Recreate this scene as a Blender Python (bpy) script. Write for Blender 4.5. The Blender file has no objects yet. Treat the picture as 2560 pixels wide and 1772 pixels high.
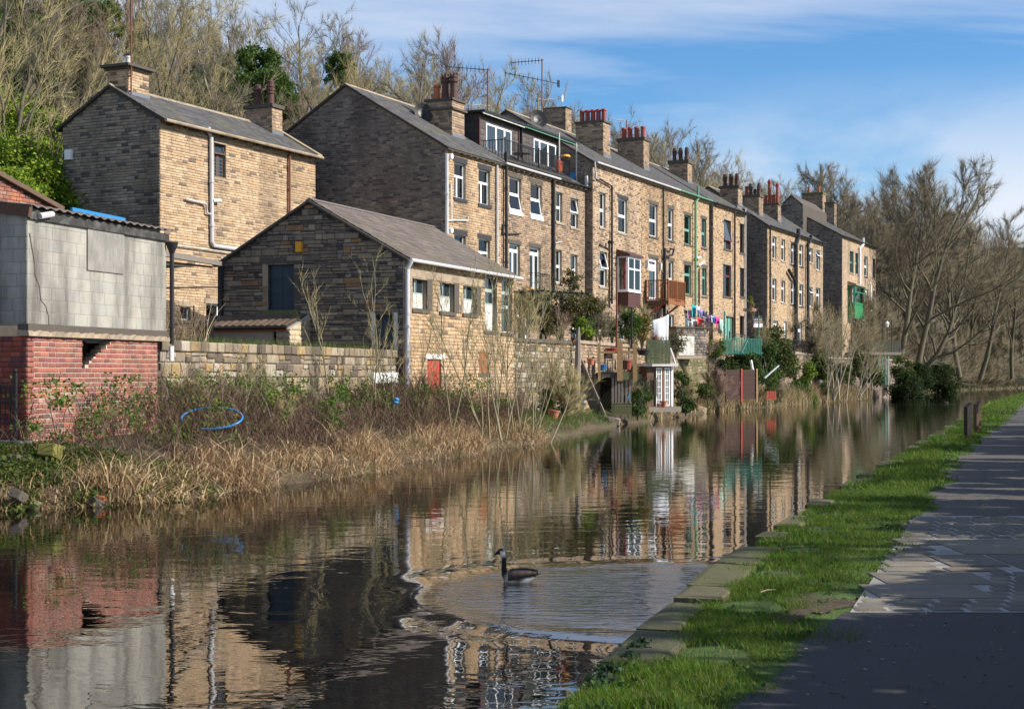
import bpy, math, random
import numpy as np
from mathutils import Vector, Matrix
R = math.radians
rng = np.random.default_rng(7)
random.seed(7)
SC = bpy.context.scene
COL = SC.collection
# ---------------------------------------------------------------- camera, sky, sun, exposure
FOC, HOR, CZ = 3700.0, 935.0, 2.2          # focal length and horizon row of a 2560 x 1772 picture, eye height above the water
cam = bpy.data.objects.new('camera', bpy.data.cameras.new('camera'))
COL.objects.link(cam); SC.camera = cam
cam.location = (0, 0, CZ); cam.rotation_euler = (R(90), 0, 0)
cam.data.sensor_width = 36; cam.data.lens = FOC * 36 / 2560
cam.data.shift_y = (HOR - 886) / 2560
cam.data.clip_start = 0.1; cam.data.clip_end = 4000
SUN_EL, SUN_AZ = R(34), R(103)             # azimuth clockwise from +Y
wld = bpy.data.worlds.new('World'); SC.world = wld; wld.use_nodes = True
nt = wld.node_tree; nt.nodes.clear()
def N(t, ty, **kw):
    n = t.nodes.new(ty)
    for k, v in kw.items():
        if k in n.inputs.keys() if isinstance(k, str) else False: n.inputs[k].default_value = v
        else: setattr(n, k, v)
    return n
def L(t, a, b): t.links.new(a, b)
def ramp(t, stops, interp='LINEAR'):
    n = t.nodes.new('ShaderNodeValToRGB'); cr = n.color_ramp; cr.interpolation = interp
    while len(cr.elements) < len(stops): cr.elements.new(0.5)
    for e, (p, c) in zip(cr.elements, stops):
        e.position = p; e.color = (*c, 1) if len(c) == 3 else c
    return n
def mth(t, op, a, b=None, clamp=False):
    n = t.nodes.new('ShaderNodeMath'); n.operation = op; n.use_clamp = clamp
    for i, v in ((0, a), (1, b)):
        if v is None: continue
        if isinstance(v, (int, float)): n.inputs[i].default_value = v
        else: t.links.new(v, n.inputs[i])
    return n.outputs[0]
def mixc(t, f, a, b, mode='MIX'):
    n = t.nodes.new('ShaderNodeMix'); n.data_type = 'RGBA'; n.blend_type = mode
    for i, v in ((0, f), (6, a), (7, b)):
        if isinstance(v, (int, float)): n.inputs[i].default_value = v
        elif isinstance(v, tuple): n.inputs[i].default_value = (*v, 1) if len(v) == 3 else v
        else: t.links.new(v, n.inputs[i])
    return n.outputs[2]
sky = N(nt, 'ShaderNodeTexSky', sky_type='NISHITA', sun_disc=False)
sky.sun_elevation = SUN_EL; sky.sun_rotation = SUN_AZ
sky.air_density = 1.15; sky.dust_density = 0.0; sky.ozone_density = 3.0
tc = N(nt, 'ShaderNodeTexCoord')
sp = N(nt, 'ShaderNodeSeparateXYZ'); L(nt, tc.outputs['Generated'], sp.inputs[0])
zz = mth(nt, 'ADD', sp.outputs[2], 0.16)
cx = mth(nt, 'DIVIDE', sp.outputs[0], zz); cy = mth(nt, 'DIVIDE', sp.outputs[1], zz)
cmb = N(nt, 'ShaderNodeCombineXYZ'); L(nt, cx, cmb.inputs[0]); L(nt, cy, cmb.inputs[1])
def cloudnoise(loc, rot, scl, scale, detail, rough, dist):
    mp = N(nt, 'ShaderNodeMapping'); mp.inputs['Location'].default_value = loc
    mp.inputs['Rotation'].default_value = rot; mp.inputs['Scale'].default_value = scl
    L(nt, cmb.outputs[0], mp.inputs[0])
    nz = N(nt, 'ShaderNodeTexNoise'); nz.inputs['Scale'].default_value = scale
    nz.inputs['Detail'].default_value = detail; nz.inputs['Roughness'].default_value = rough
    nz.inputs['Distortion'].default_value = dist
    L(nt, mp.outputs[0], nz.inputs[0]); return nz.outputs[0]
WISP_LOC, PUFF_LOC = (7.3, 2.2, 0), (2.1, 1.3, 0)
wisp = cloudnoise(WISP_LOC, (0, 0, R(-62)), (0.34, 1.0, 1), 1.25, 8, 0.58, 0.35)
veil = cloudnoise((1.2, 0.4, 0), (0, 0, R(-40)), (0.5, 0.8, 1), 0.55, 5, 0.5, 0.2)
puff = cloudnoise(PUFF_LOC, (0, 0, 0), (0.8, 0.5, 1), 1.15, 10, 0.55, 0.1)
wr = ramp(nt, [(0.43, (0, 0, 0)), (0.66, (1, 1, 1))]); L(nt, wisp, wr.inputs[0])
vr = ramp(nt, [(0.46, (0, 0, 0)), (0.66, (1, 1, 1))]); L(nt, veil, vr.inputs[0])
pr = ramp(nt, [(0.39, (0, 0, 0)), (0.54, (1, 1, 1))]); L(nt, puff, pr.inputs[0])
low = ramp(nt, [(0.11, (1, 1, 1)), (0.20, (0.0, 0.0, 0.0))]); L(nt, sp.outputs[2], low.inputs[0])
pf = mth(nt, 'MULTIPLY', mth(nt, 'MULTIPLY', pr.outputs[0], low.outputs[0]), 0.92)
wf = mth(nt, 'ADD', mth(nt, 'MULTIPLY', wr.outputs[0], 0.7), mth(nt, 'MULTIPLY', vr.outputs[0], 0.5), True)
cf = mth(nt, 'MAXIMUM', pf, wf)
deep = mixc(nt, 1.0, sky.outputs[0], (0.47, 0.74, 1.0), 'MULTIPLY')
skyc = mixc(nt, cf, deep, (5.7, 6.0, 6.6))
bg = N(nt, 'ShaderNodeBackground'); bg.inputs[1].default_value = 0.1
L(nt, skyc, bg.inputs[0])
wo = N(nt, 'ShaderNodeOutputWorld'); L(nt, bg.outputs[0], wo.inputs[0])
sun = bpy.data.objects.new('sun', bpy.data.lights.new('sun', 'SUN')); COL.objects.link(sun)
sun.data.energy = 5.0; sun.data.angle = R(0.53); sun.data.color = (1.0, 0.92, 0.80)
sdir = Vector((math.sin(SUN_AZ) * math.cos(SUN_EL), math.cos(SUN_AZ) * math.cos(SUN_EL), math.sin(SUN_EL)))
sun.rotation_euler = sdir.to_track_quat('Z', 'Y').to_euler()
sun.location = sdir * 100
SC.view_settings.view_transform = 'Standard'; SC.view_settings.look = 'None'
SC.view_settings.exposure = 0.58; SC.view_settings.gamma = 1.0; SC.view_settings.use_curve_mapping = False
SC.cycles.max_bounces = 6; SC.cycles.diffuse_bounces = 3; SC.cycles.glossy_bounces = 3
SC.cycles.transparent_max_bounces = 6; SC.cycles.use_adaptive_sampling = True; SC.cycles.adaptive_threshold = 0.02
SC.cycles.use_denoising = True; SC.cycles.sample_clamp_indirect = 4

# ---------------------------------------------------------------- materials
MATS = {}
def newmat(name):
    m = bpy.data.materials.new(name); m.use_nodes = True
    t = m.node_tree; t.nodes.clear()
    b = t.nodes.new('ShaderNodeBsdfPrincipled'); o = t.nodes.new('ShaderNodeOutputMaterial')
    t.links.new(b.outputs[0], o.inputs[0]); MATS[name] = m
    return m, t, b
def noise(t, scale, detail=4, rough=0.55, vec=None, dist=0.0):
    n = t.nodes.new('ShaderNodeTexNoise')
    n.inputs['Scale'].default_value = scale; n.inputs['Detail'].default_value = detail
    n.inputs['Roughness'].default_value = rough; n.inputs['Distortion'].default_value = dist
    if vec is None:
        g = t.nodes.new('ShaderNodeNewGeometry'); vec = g.outputs['Position']
    t.links.new(vec, n.inputs[0]); return n.outputs[0]
def mapped(t, scale, loc=(0, 0, 0)):
    g = t.nodes.new('ShaderNodeNewGeometry'); mp = t.nodes.new('ShaderNodeMapping')
    mp.inputs['Scale'].default_value = scale; mp.inputs['Location'].default_value = loc
    t.links.new(g.outputs['Position'], mp.inputs[0]); return mp.outputs[0]
def addbump(t, b, h, strength=0.4, dist=0.02):
    n = t.nodes.new('ShaderNodeBump'); n.inputs['Strength'].default_value = strength
    n.inputs['Distance'].default_value = dist
    t.links.new(h, n.inputs['Height']); t.links.new(n.outputs[0], b.inputs['Normal'])
def mat(name, rgb, rough=0.6, var=0.2, scale=5.0, bump=0.0, dirt=None, dirt_amt=0.5, dirt_scale=1.2, spec=0.4, metal=0.0):
    """plain colour broken by fine noise, with blotches of dirt where asked"""
    m, t, b = newmat(name)
    n1 = noise(t, scale, 6)
    c = mixc(t, n1, tuple(x * (1 - var) for x in rgb), tuple(min(x * (1 + var), 1) for x in rgb))
    if dirt is not None:
        r = ramp(t, [(0.45, (0, 0, 0)), (0.68, (1, 1, 1))]); t.links.new(noise(t, dirt_scale, 7, 0.6), r.inputs[0])
        c = mixc(t, mth(t, 'MULTIPLY', r.outputs[0], dirt_amt), c, dirt)
    t.links.new(c, b.inputs['Base Color'])
    b.inputs['Roughness'].default_value = rough; b.inputs['Specular IOR Level'].default_value = spec
    b.inputs['Metallic'].default_value = metal
    if bump: addbump(t, b, noise(t, scale * 4, 5), bump, 0.02)
    return m
def matcol(name, rough=0.9, gain=1.0, tint=(1, 1, 1), var=0.35, scale=9.0, bump=0.5, stain=None, stain_amt=0.6, stain_scale=0.5, spec=0.25, streak=False, trans=0.0):
    """takes each piece's own colour from the Col attribute and weathers it"""
    m, t, b = newmat(name)
    a = t.nodes.new('ShaderNodeAttribute'); a.attribute_name = 'Col'
    n1 = noise(t, scale, 6, 0.62)
    k = mth(t, 'ADD', mth(t, 'MULTIPLY', n1, 2 * var), 1 - var)
    c = mixc(t, 1.0, mixc(t, 1.0, a.outputs['Color'], tuple(gain * q for q in tint), 'MULTIPLY'), k, 'MULTIPLY')
    if stain is not None:
        v = mapped(t, (1, 1, 0.22)) if streak else None
        r = ramp(t, [(0.47, (0, 0, 0)), (0.70, (1, 1, 1))]); t.links.new(noise(t, stain_scale, 6, 0.6, v), r.inputs[0])
        c = mixc(t, mth(t, 'MULTIPLY', r.outputs[0], stain_amt), c, stain)
    t.links.new(c, b.inputs['Base Color'])
    b.inputs['Roughness'].default_value = rough; b.inputs['Specular IOR Level'].default_value = spec
    if trans:
        b.inputs['Transmission Weight'].default_value = 0
        tr = t.nodes.new('ShaderNodeBsdfTranslucent'); t.links.new(c, tr.inputs[0])
        mx = t.nodes.new('ShaderNodeMixShader'); mx.inputs[0].default_value = trans
        o = [n for n in t.nodes if n.type == 'OUTPUT_MATERIAL'][0]
        t.links.new(b.outputs[0], mx.inputs[1]); t.links.new(tr.outputs[0], mx.inputs[2]); t.links.new(mx.outputs[0], o.inputs[0])
    if bump: addbump(t, b, noise(t, scale * 3, 6, 0.65), bump, 0.025)
    return m
def matobj(name, stops, rough=0.9, var=0.3, scale=9.0, bump=0.5, stain=None, stain_amt=0.6, stain_scale=0.6, streak=True, interp='CONSTANT', spec=0.25, lo=0.48, hi=0.68):
    """a separate piece: its colour is picked by the object's own random number"""
    m, t, b = newmat(name)
    oi = t.nodes.new('ShaderNodeObjectInfo')
    rp = ramp(t, stops, interp); t.links.new(oi.outputs['Random'], rp.inputs[0])
    n1 = noise(t, scale, 6, 0.62)
    k = mth(t, 'ADD', mth(t, 'MULTIPLY', n1, 2 * var), 1 - var)
    c = mixc(t, 1.0, rp.outputs[0], k, 'MULTIPLY')
    if stain is not None:
        v = mapped(t, (1, 1, 0.2)) if streak else None
        r = ramp(t, [(lo, (0, 0, 0)), (hi, (1, 1, 1))]); t.links.new(noise(t, stain_scale, 6, 0.6, v), r.inputs[0])
        c = mixc(t, mth(t, 'MULTIPLY', r.outputs[0], stain_amt), c, stain)
    t.links.new(c, b.inputs['Base Color'])
    b.inputs['Roughness'].default_value = rough; b.inputs['Specular IOR Level'].default_value = spec
    if bump: addbump(t, b, noise(t, scale * 3, 6, 0.65), bump, 0.02)
    return m
def even(cols):
    n = len(cols); return [(i / n, c) for i, c in enumerate(cols)]

matcol('stone', gain=1.08, var=0.3, tint=(1.03, 0.985, 1.05), stain=(0.09, 0.072, 0.055), stain_amt=0.62, stain_scale=0.5, streak=True)
matcol('dark_stone', gain=1.32, var=0.32, tint=(0.96, 1.0, 1.12), stain=(0.03, 0.028, 0.027), stain_amt=0.6, stain_scale=0.45, streak=True)  # stone tinted bluer: part of the gables' shade is put into the colour
matcol('slate', rough=0.75, gain=0.72, var=0.5, scale=4, bump=0.25, stain=(0.11, 0.105, 0.05), stain_amt=0.5, stain_scale=0.7, spec=0.35)
matcol('plant', rough=0.7, var=0.25, scale=3, bump=0, trans=0.35)
matcol('dry', rough=0.8, var=0.2, scale=3, bump=0, trans=0.15)
matcol('paint', rough=0.6, var=0.12, scale=7, bump=0)
matcol('feather', rough=0.75, var=0.25, scale=40, bump=0.3)
mat('mortar', (0.31, 0.26, 0.20), 0.95, 0.35, 4, 0.5, dirt=(0.06, 0.05, 0.04), dirt_amt=0.5, dirt_scale=0.5)
mat('mortar_pale', (0.46, 0.42, 0.35), 0.95, 0.3, 6, 0.5, dirt=(0.12, 0.10, 0.08), dirt_amt=0.5, dirt_scale=0.9)
mat('mortar_dark', (0.06, 0.052, 0.045), 0.95, 0.4, 6, 0.5)
mat('dressed', (0.33, 0.265, 0.19), 0.85, 0.2, 6, 0.4, dirt=(0.07, 0.055, 0.045), dirt_amt=0.55, dirt_scale=1.6)
mat('dressed_dark', (0.085, 0.072, 0.06), 0.85, 0.25, 6, 0.4)
mat('painted_black_stone', (0.03, 0.032, 0.037), 0.6, 0.15, 6)
mat('white_paint', (0.78, 0.79, 0.80), 0.45, 0.05, 4, dirt=(0.45, 0.43, 0.38), dirt_amt=0.3, dirt_scale=3)
mat('upvc', (0.82, 0.83, 0.84), 0.35, 0.03, 4)
mat('old_white', (0.60, 0.60, 0.56), 0.6, 0.2, 8, dirt=(0.2, 0.19, 0.15), dirt_amt=0.6, dirt_scale=3)
mat('grey_pipe', (0.52, 0.52, 0.54), 0.5, 0.08, 4, dirt=(0.3, 0.29, 0.27), dirt_amt=0.4, dirt_scale=2)
mat('black_iron', (0.018, 0.018, 0.02), 0.45, 0.2, 8)
mat('rust_iron', (0.17, 0.06, 0.035), 0.7, 0.3, 8)
mat('green_paint', (0.10, 0.27, 0.15), 0.5, 0.12, 6)
mat('bright_green', (0.012, 0.23, 0.085), 0.45, 0.08, 5)
mat('sash_green', (0.13, 0.30, 0.24), 0.55, 0.1, 6)
mat('old_green', (0.33, 0.40, 0.36), 0.7, 0.2, 8, dirt=(0.15, 0.14, 0.11), dirt_amt=0.6, dirt_scale=4)
mat('teal_paint', (0.04, 0.20, 0.165), 0.5, 0.15, 6)
mat('red_paint', (0.42, 0.055, 0.035), 0.55, 0.15, 5, dirt=(0.25, 0.09, 0.06), dirt_amt=0.5, dirt_scale=3)
mat('maroon', (0.10, 0.022, 0.025), 0.5, 0.15, 6)
mat('timber_red', (0.24, 0.085, 0.03), 0.6, 0.3, 14, 0.2)
mat('timber_brown', (0.10, 0.055, 0.035), 0.7, 0.3, 12, 0.3)
mat('clad_brown', (0.085, 0.035, 0.032), 0.55, 0.25, 9)
mat('timber_tan', (0.33, 0.21, 0.10), 0.75, 0.3, 10, 0.3)
mat('timber_grey', (0.20, 0.175, 0.15), 0.85, 0.35, 12, 0.5)
mat('timber_dark', (0.06, 0.06, 0.05), 0.8, 0.35, 12, 0.4, dirt=(0.07, 0.085, 0.03), dirt_amt=0.5, dirt_scale=2)
mat('timber_moss', (0.13, 0.135, 0.06), 0.85, 0.4, 9, 0.5)
mat('char_board', (0.035, 0.033, 0.032), 0.7, 0.4, 12, 0.3, dirt=(0.16, 0.16, 0.16), dirt_amt=0.6, dirt_scale=4)
mat('fence_brown', (0.055, 0.026, 0.02), 0.75, 0.25, 10, 0.3)
mat('blue_board', (0.018, 0.042, 0.062), 0.45, 0.2, 6, spec=0.5)
mat('orange_pot', (0.42, 0.13, 0.06), 0.8, 0.2, 12)
mat('red_pot', (0.30, 0.065, 0.04), 0.75, 0.25, 12)
mat('soot_pot', (0.085, 0.042, 0.035), 0.75, 0.4, 12)
mat('terracotta', (0.38, 0.15, 0.09), 0.85, 0.2, 14)
mat('lead', (0.17, 0.19, 0.22), 0.5, 0.2, 8, metal=0.3)
mat('yellow_plastic', (0.72, 0.33, 0.02), 0.45, 0.05, 4)
mat('blue_plastic', (0.02, 0.20, 0.48), 0.4, 0.1, 5)
mat('orange_plastic', (0.75, 0.11, 0.03), 0.45, 0.1, 5)
mat('bark', (0.115, 0.098, 0.068), 0.95, 0.4, 7, 0.6, dirt=(0.085, 0.10, 0.04), dirt_amt=0.6, dirt_scale=1.0)
mat('bark_pale', (0.30, 0.26, 0.20), 0.9, 0.3, 8, 0.4)
mat('bark_birch', (0.19, 0.155, 0.125), 0.9, 0.35, 8, 0.3)
mat('bark_sapling', (0.22, 0.20, 0.12), 0.85, 0.3, 8, 0.2)
mat('twig_tan', (0.235, 0.20, 0.095), 0.9, 0.35, 0.5)
mat('twig_brown', (0.125, 0.104, 0.065), 0.9, 0.35, 0.5)
mat('twig_red', (0.14, 0.092, 0.07), 0.9, 0.3, 0.5)
mat('twig_grey', (0.125, 0.112, 0.078), 0.9, 0.3, 0.5)
mat('screen_green', (0.13, 0.165, 0.085), 0.8, 0.3, 14, 0.3)
mat('block_mortar', (0.36, 0.335, 0.285), 0.95, 0.3, 5, 0.4, dirt=(0.14, 0.13, 0.115), dirt_amt=0.7, dirt_scale=0.9)
mat('timber_slate', (0.125, 0.13, 0.115), 0.85, 0.35, 12, 0.4)
mat('char_post', (0.03, 0.028, 0.025), 0.85, 0.35, 12, 0.4)
mat('wet_mortar', (0.34, 0.325, 0.30), 0.9, 0.3, 9, 0.4, dirt=(0.09, 0.085, 0.08), dirt_amt=0.6, dirt_scale=3)
mat('bramble', (0.115, 0.062, 0.042), 0.85, 0.4, 3)
def m_glass():
    m, t, b = newmat('glass')
    b.inputs['Base Color'].default_value = (0.02, 0.03, 0.036, 1); b.inputs['Roughness'].default_value = 0.04
    b.inputs['Specular IOR Level'].default_value = 0.9; b.inputs['IOR'].default_value = 1.5
    addbump(t, b, noise(t, 1.5, 2), 0.12, 0.02)
    m, t, b = newmat('clear_glass')
    tr = t.nodes.new('ShaderNodeBsdfTransparent'); tr.inputs[0].default_value = (0.75, 0.82, 0.84, 1)
    gl = t.nodes.new('ShaderNodeBsdfGlossy'); gl.inputs['Roughness'].default_value = 0.03
    fr = t.nodes.new('ShaderNodeFresnel'); fr.inputs[0].default_value = 1.6
    mx = t.nodes.new('ShaderNodeMixShader'); t.links.new(fr.outputs[0], mx.inputs[0])
    t.links.new(tr.outputs[0], mx.inputs[1]); t.links.new(gl.outputs[0], mx.inputs[2])
    o = [n for n in t.nodes if n.type == 'OUTPUT_MATERIAL'][0]; t.links.new(mx.outputs[0], o.inputs[0])
m_glass()
mat('curtain', (0.55, 0.54, 0.50), 0.9, 0.2, 3)
mat('curtain_green', (0.20, 0.30, 0.27), 0.9, 0.2, 3)
mat('curtain_red', (0.45, 0.03, 0.05), 0.9, 0.2, 3)
def m_plywood():
    m, t, b = newmat('plywood')
    n1 = noise(t, 1.0, 6, .65, mapped(t, (14, 14, 2.2)), .8)
    c = mixc(t, n1, (0.08, 0.077, 0.07), (0.40, 0.39, 0.36)); r = ramp(t, [(0.45, (0, 0, 0)), (0.65, (1, 1, 1))]); t.links.new(noise(t, 2.5, 5), r.inputs[0])
    c = mixc(t, mth(t, 'MULTIPLY', r.outputs[0], .5), c, (0.15, 0.145, 0.135))
    t.links.new(c, b.inputs['Base Color']); b.inputs['Roughness'].default_value = 0.9
m_plywood()
matobj('brick_piece', even([(0.32, 0.115, 0.08), (0.36, 0.15, 0.10), (0.27, 0.10, 0.075), (0.40, 0.175, 0.115), (0.30, 0.13, 0.105), (0.22, 0.095, 0.085), (0.35, 0.125, 0.08), (0.38, 0.24, 0.20), (0.16, 0.095, 0.095), (0.39, 0.16, 0.09), (0.30, 0.14, 0.12)]),
       var=0.45, scale=9, stain=(0.12, 0.075, 0.065), stain_amt=0.75, stain_scale=1.3, lo=0.43, hi=0.66)
matobj('block_piece', even([(0.345, 0.335, 0.30), (0.33, 0.325, 0.295), (0.355, 0.34, 0.30), (0.315, 0.31, 0.29), (0.34, 0.33, 0.295), (0.35, 0.34, 0.305)]),
       var=0.3, scale=2.2, stain=(0.10, 0.094, 0.085), stain_amt=0.85, stain_scale=1.5, lo=0.40, hi=0.64)
matobj('wall_stone_piece', even([(0.27, 0.215, 0.145), (0.21, 0.17, 0.12), (0.33, 0.275, 0.20), (0.11, 0.09, 0.07), (0.32, 0.235, 0.12), (0.19, 0.155, 0.115), (0.38, 0.34, 0.28), (0.25, 0.195, 0.13), (0.13, 0.105, 0.08), (0.30, 0.25, 0.18), (0.23, 0.185, 0.135)]),
       var=0.4, scale=5, stain=(0.05, 0.042, 0.035), stain_amt=0.75, stain_scale=0.8)
matobj('gable_stone_piece', even([(0.27, 0.215, 0.145), (0.22, 0.18, 0.13), (0.30, 0.24, 0.17), (0.16, 0.13, 0.10), (0.25, 0.205, 0.145), (0.28, 0.17, 0.095), (0.20, 0.165, 0.125), (0.14, 0.118, 0.095), (0.32, 0.26, 0.19), (0.24, 0.195, 0.14)]),
       var=0.4, scale=6, stain=(0.045, 0.038, 0.032), stain_amt=0.7, stain_scale=0.6)
matobj('sett_piece', even([(0.17, 0.15, 0.125), (0.20, 0.175, 0.14), (0.15, 0.138, 0.12), (0.18, 0.15, 0.115), (0.22, 0.195, 0.155), (0.16, 0.15, 0.13)]),
       var=0.3, scale=10, bump=0.6, stain=(0.10, 0.095, 0.085), stain_amt=0.5, stain_scale=2.5, streak=False)
matobj('coping_piece', even([(0.11, 0.098, 0.06), (0.10, 0.098, 0.05), (0.16, 0.135, 0.09), (0.08, 0.08, 0.045)]),
       var=0.35, scale=7, bump=0.6, stain=(0.09, 0.095, 0.03), stain_amt=0.8, stain_scale=1.6, streak=False)
matobj('tile_piece', even([(0.13, 0.085, 0.065), (0.16, 0.105, 0.08), (0.11, 0.08, 0.06), (0.14, 0.10, 0.07)]), var=0.35, scale=10, stain=(0.09, 0.09, 0.03), stain_amt=0.5, stain_scale=3, streak=False)
matobj('plank_piece', even([(0.16, 0.135, 0.11), (0.20, 0.165, 0.12), (0.13, 0.12, 0.10), (0.18, 0.15, 0.10)]), var=0.35, scale=10, stain=(0.08, 0.09, 0.04), stain_amt=0.5, stain_scale=2)
def m_ground():
    m, t, b = newmat('soil')
    r = ramp(t, [(0.3, (0.045, 0.032, 0.02)), (0.5, (0.085, 0.062, 0.035)), (0.62, (0.06, 0.075, 0.022)), (0.8, (0.13, 0.10, 0.06))])
    t.links.new(noise(t, 0.9, 9, 0.65), r.inputs[0]); t.links.new(r.outputs[0], b.inputs['Base Color'])
    b.inputs['Roughness'].default_value = 1; addbump(t, b, noise(t, 9, 8, 0.7), 0.8, 0.08)
    m, t, b = newmat('hill_floor')
    r = ramp(t, [(0.3, (0.05, 0.038, 0.022)), (0.5, (0.11, 0.08, 0.045)), (0.62, (0.055, 0.08, 0.02)), (0.75, (0.14, 0.105, 0.06))])
    t.links.new(noise(t, 0.16, 9, 0.7), r.inputs[0]); t.links.new(r.outputs[0], b.inputs['Base Color'])
    b.inputs['Roughness'].default_value = 1; addbump(t, b, noise(t, 1.2, 8, 0.7), 1, 0.6)
    m, t, b = newmat('turf')
    r = ramp(t, [(0.35, (0.035, 0.06, 0.010)), (0.55, (0.06, 0.11, 0.014)), (0.72, (0.06, 0.055, 0.02)), (0.85, (0.10, 0.075, 0.045))])
    t.links.new(noise(t, 2.2, 8, 0.62), r.inputs[0]); t.links.new(r.outputs[0], b.inputs['Base Color'])
    b.inputs['Roughness'].default_value = 1; addbump(t, b, noise(t, 22, 6, 0.7), 0.7, 0.03)
    m, t, b = newmat('tarmac')
    n1 = noise(t, 1.1, 7, 0.6); n2 = noise(t, 140, 3, 0.7)
    c = mixc(t, n1, (0.020, 0.020, 0.023), (0.040, 0.038, 0.040))
    r = ramp(t, [(0.60, (0, 0, 0)), (0.75, (1, 1, 1))]); t.links.new(n2, r.inputs[0])
    c = mixc(t, mth(t, 'MULTIPLY', r.outputs[0], 0.35), c, (0.17, 0.16, 0.15))
    t.links.new(c, b.inputs['Base Color']); b.inputs['Roughness'].default_value = 0.85
    addbump(t, b, n2, 0.6, 0.006)
    m, t, b = newmat('gravel')
    n1 = noise(t, 0.8, 7, 0.6); n2 = noise(t, 45, 4, 0.75)
    c = mixc(t, n1, (0.05, 0.046, 0.042), (0.095, 0.085, 0.075))
    r = ramp(t, [(0.52, (0, 0, 0)), (0.72, (1, 1, 1))]); t.links.new(n2, r.inputs[0])
    c = mixc(t, mth(t, 'MULTIPLY', r.outputs[0], 0.6), c, (0.19, 0.175, 0.16))
    t.links.new(c, b.inputs['Base Color']); b.inputs['Roughness'].default_value = 0.9
    addbump(t, b, n2, 0.9, 0.012)
    m, t, b = newmat('asbestos')
    c = mixc(t, noise(t, 3, 7, 0.65), (0.10, 0.085, 0.08), (0.20, 0.165, 0.15))
    r = ramp(t, [(0.60, (0, 0, 0)), (0.66, (1, 1, 1))]); t.links.new(noise(t, 3.4, 5, 0.6), r.inputs[0])
    c = mixc(t, mth(t, 'MULTIPLY', r.outputs[0], 0.55), c, (0.045, 0.038, 0.032))
    t.links.new(c, b.inputs['Base Color']); b.inputs['Roughness'].default_value = 0.9; addbump(t, b, noise(t, 22, 5), 0.4, 0.02)
m_ground()
# ---------------------------------------------------------------- mesh helpers
def mesh_np(name, V, Fc, col=None):
    """V (n,3); Fc (m,k) faces of k corners; col (n,3) colours per vertex"""
    V = np.asarray(V, np.float32); Fc = np.asarray(Fc, np.int32)
    me = bpy.data.meshes.new(name)
    me.vertices.add(len(V)); me.vertices.foreach_set('co', V.ravel())
    k = Fc.shape[1]
    me.loops.add(Fc.size); me.loops.foreach_set('vertex_index', Fc.ravel())
    me.polygons.add(len(Fc)); me.polygons.foreach_set('loop_start', np.arange(0, Fc.size, k, dtype=np.int32))
    me.update(calc_edges=True)
    if col is not None:
        a = me.color_attributes.new('Col', 'FLOAT_COLOR', 'POINT')
        c4 = np.ones((len(V), 4), np.float32); c4[:, :3] = col
        a.data.foreach_set('color', c4.ravel())
    return me
def put(name, me, m=None, parent=None, loc=(0, 0, 0), rot=(0, 0, 0), scale=(1, 1, 1), smooth=False):
    o = bpy.data.objects.new(name, me); COL.objects.link(o)
    if m is not None and me is not None and len(me.materials) == 0: me.materials.append(MATS[m])
    o.parent = parent; o.location = loc; o.rotation_euler = rot; o.scale = scale
    if smooth and me is not None: me.polygons.foreach_set('use_smooth', np.ones(len(me.polygons), bool))
    return o
def tag(o, label=None, cat=None, group=None, kind=None):
    if label: o['label'] = label
    if cat: o['category'] = cat
    if group: o['group'] = group
    if kind: o['kind'] = kind
    return o
def thing(name, label, cat, loc=(0, 0, 0), rz=0.0, group=None):
    o = bpy.data.objects.new(name, None); COL.objects.link(o); o.location = loc; o.rotation_euler = (0, 0, rz)
    o.empty_display_size = 0.3
    return tag(o, label, cat, group)
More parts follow.
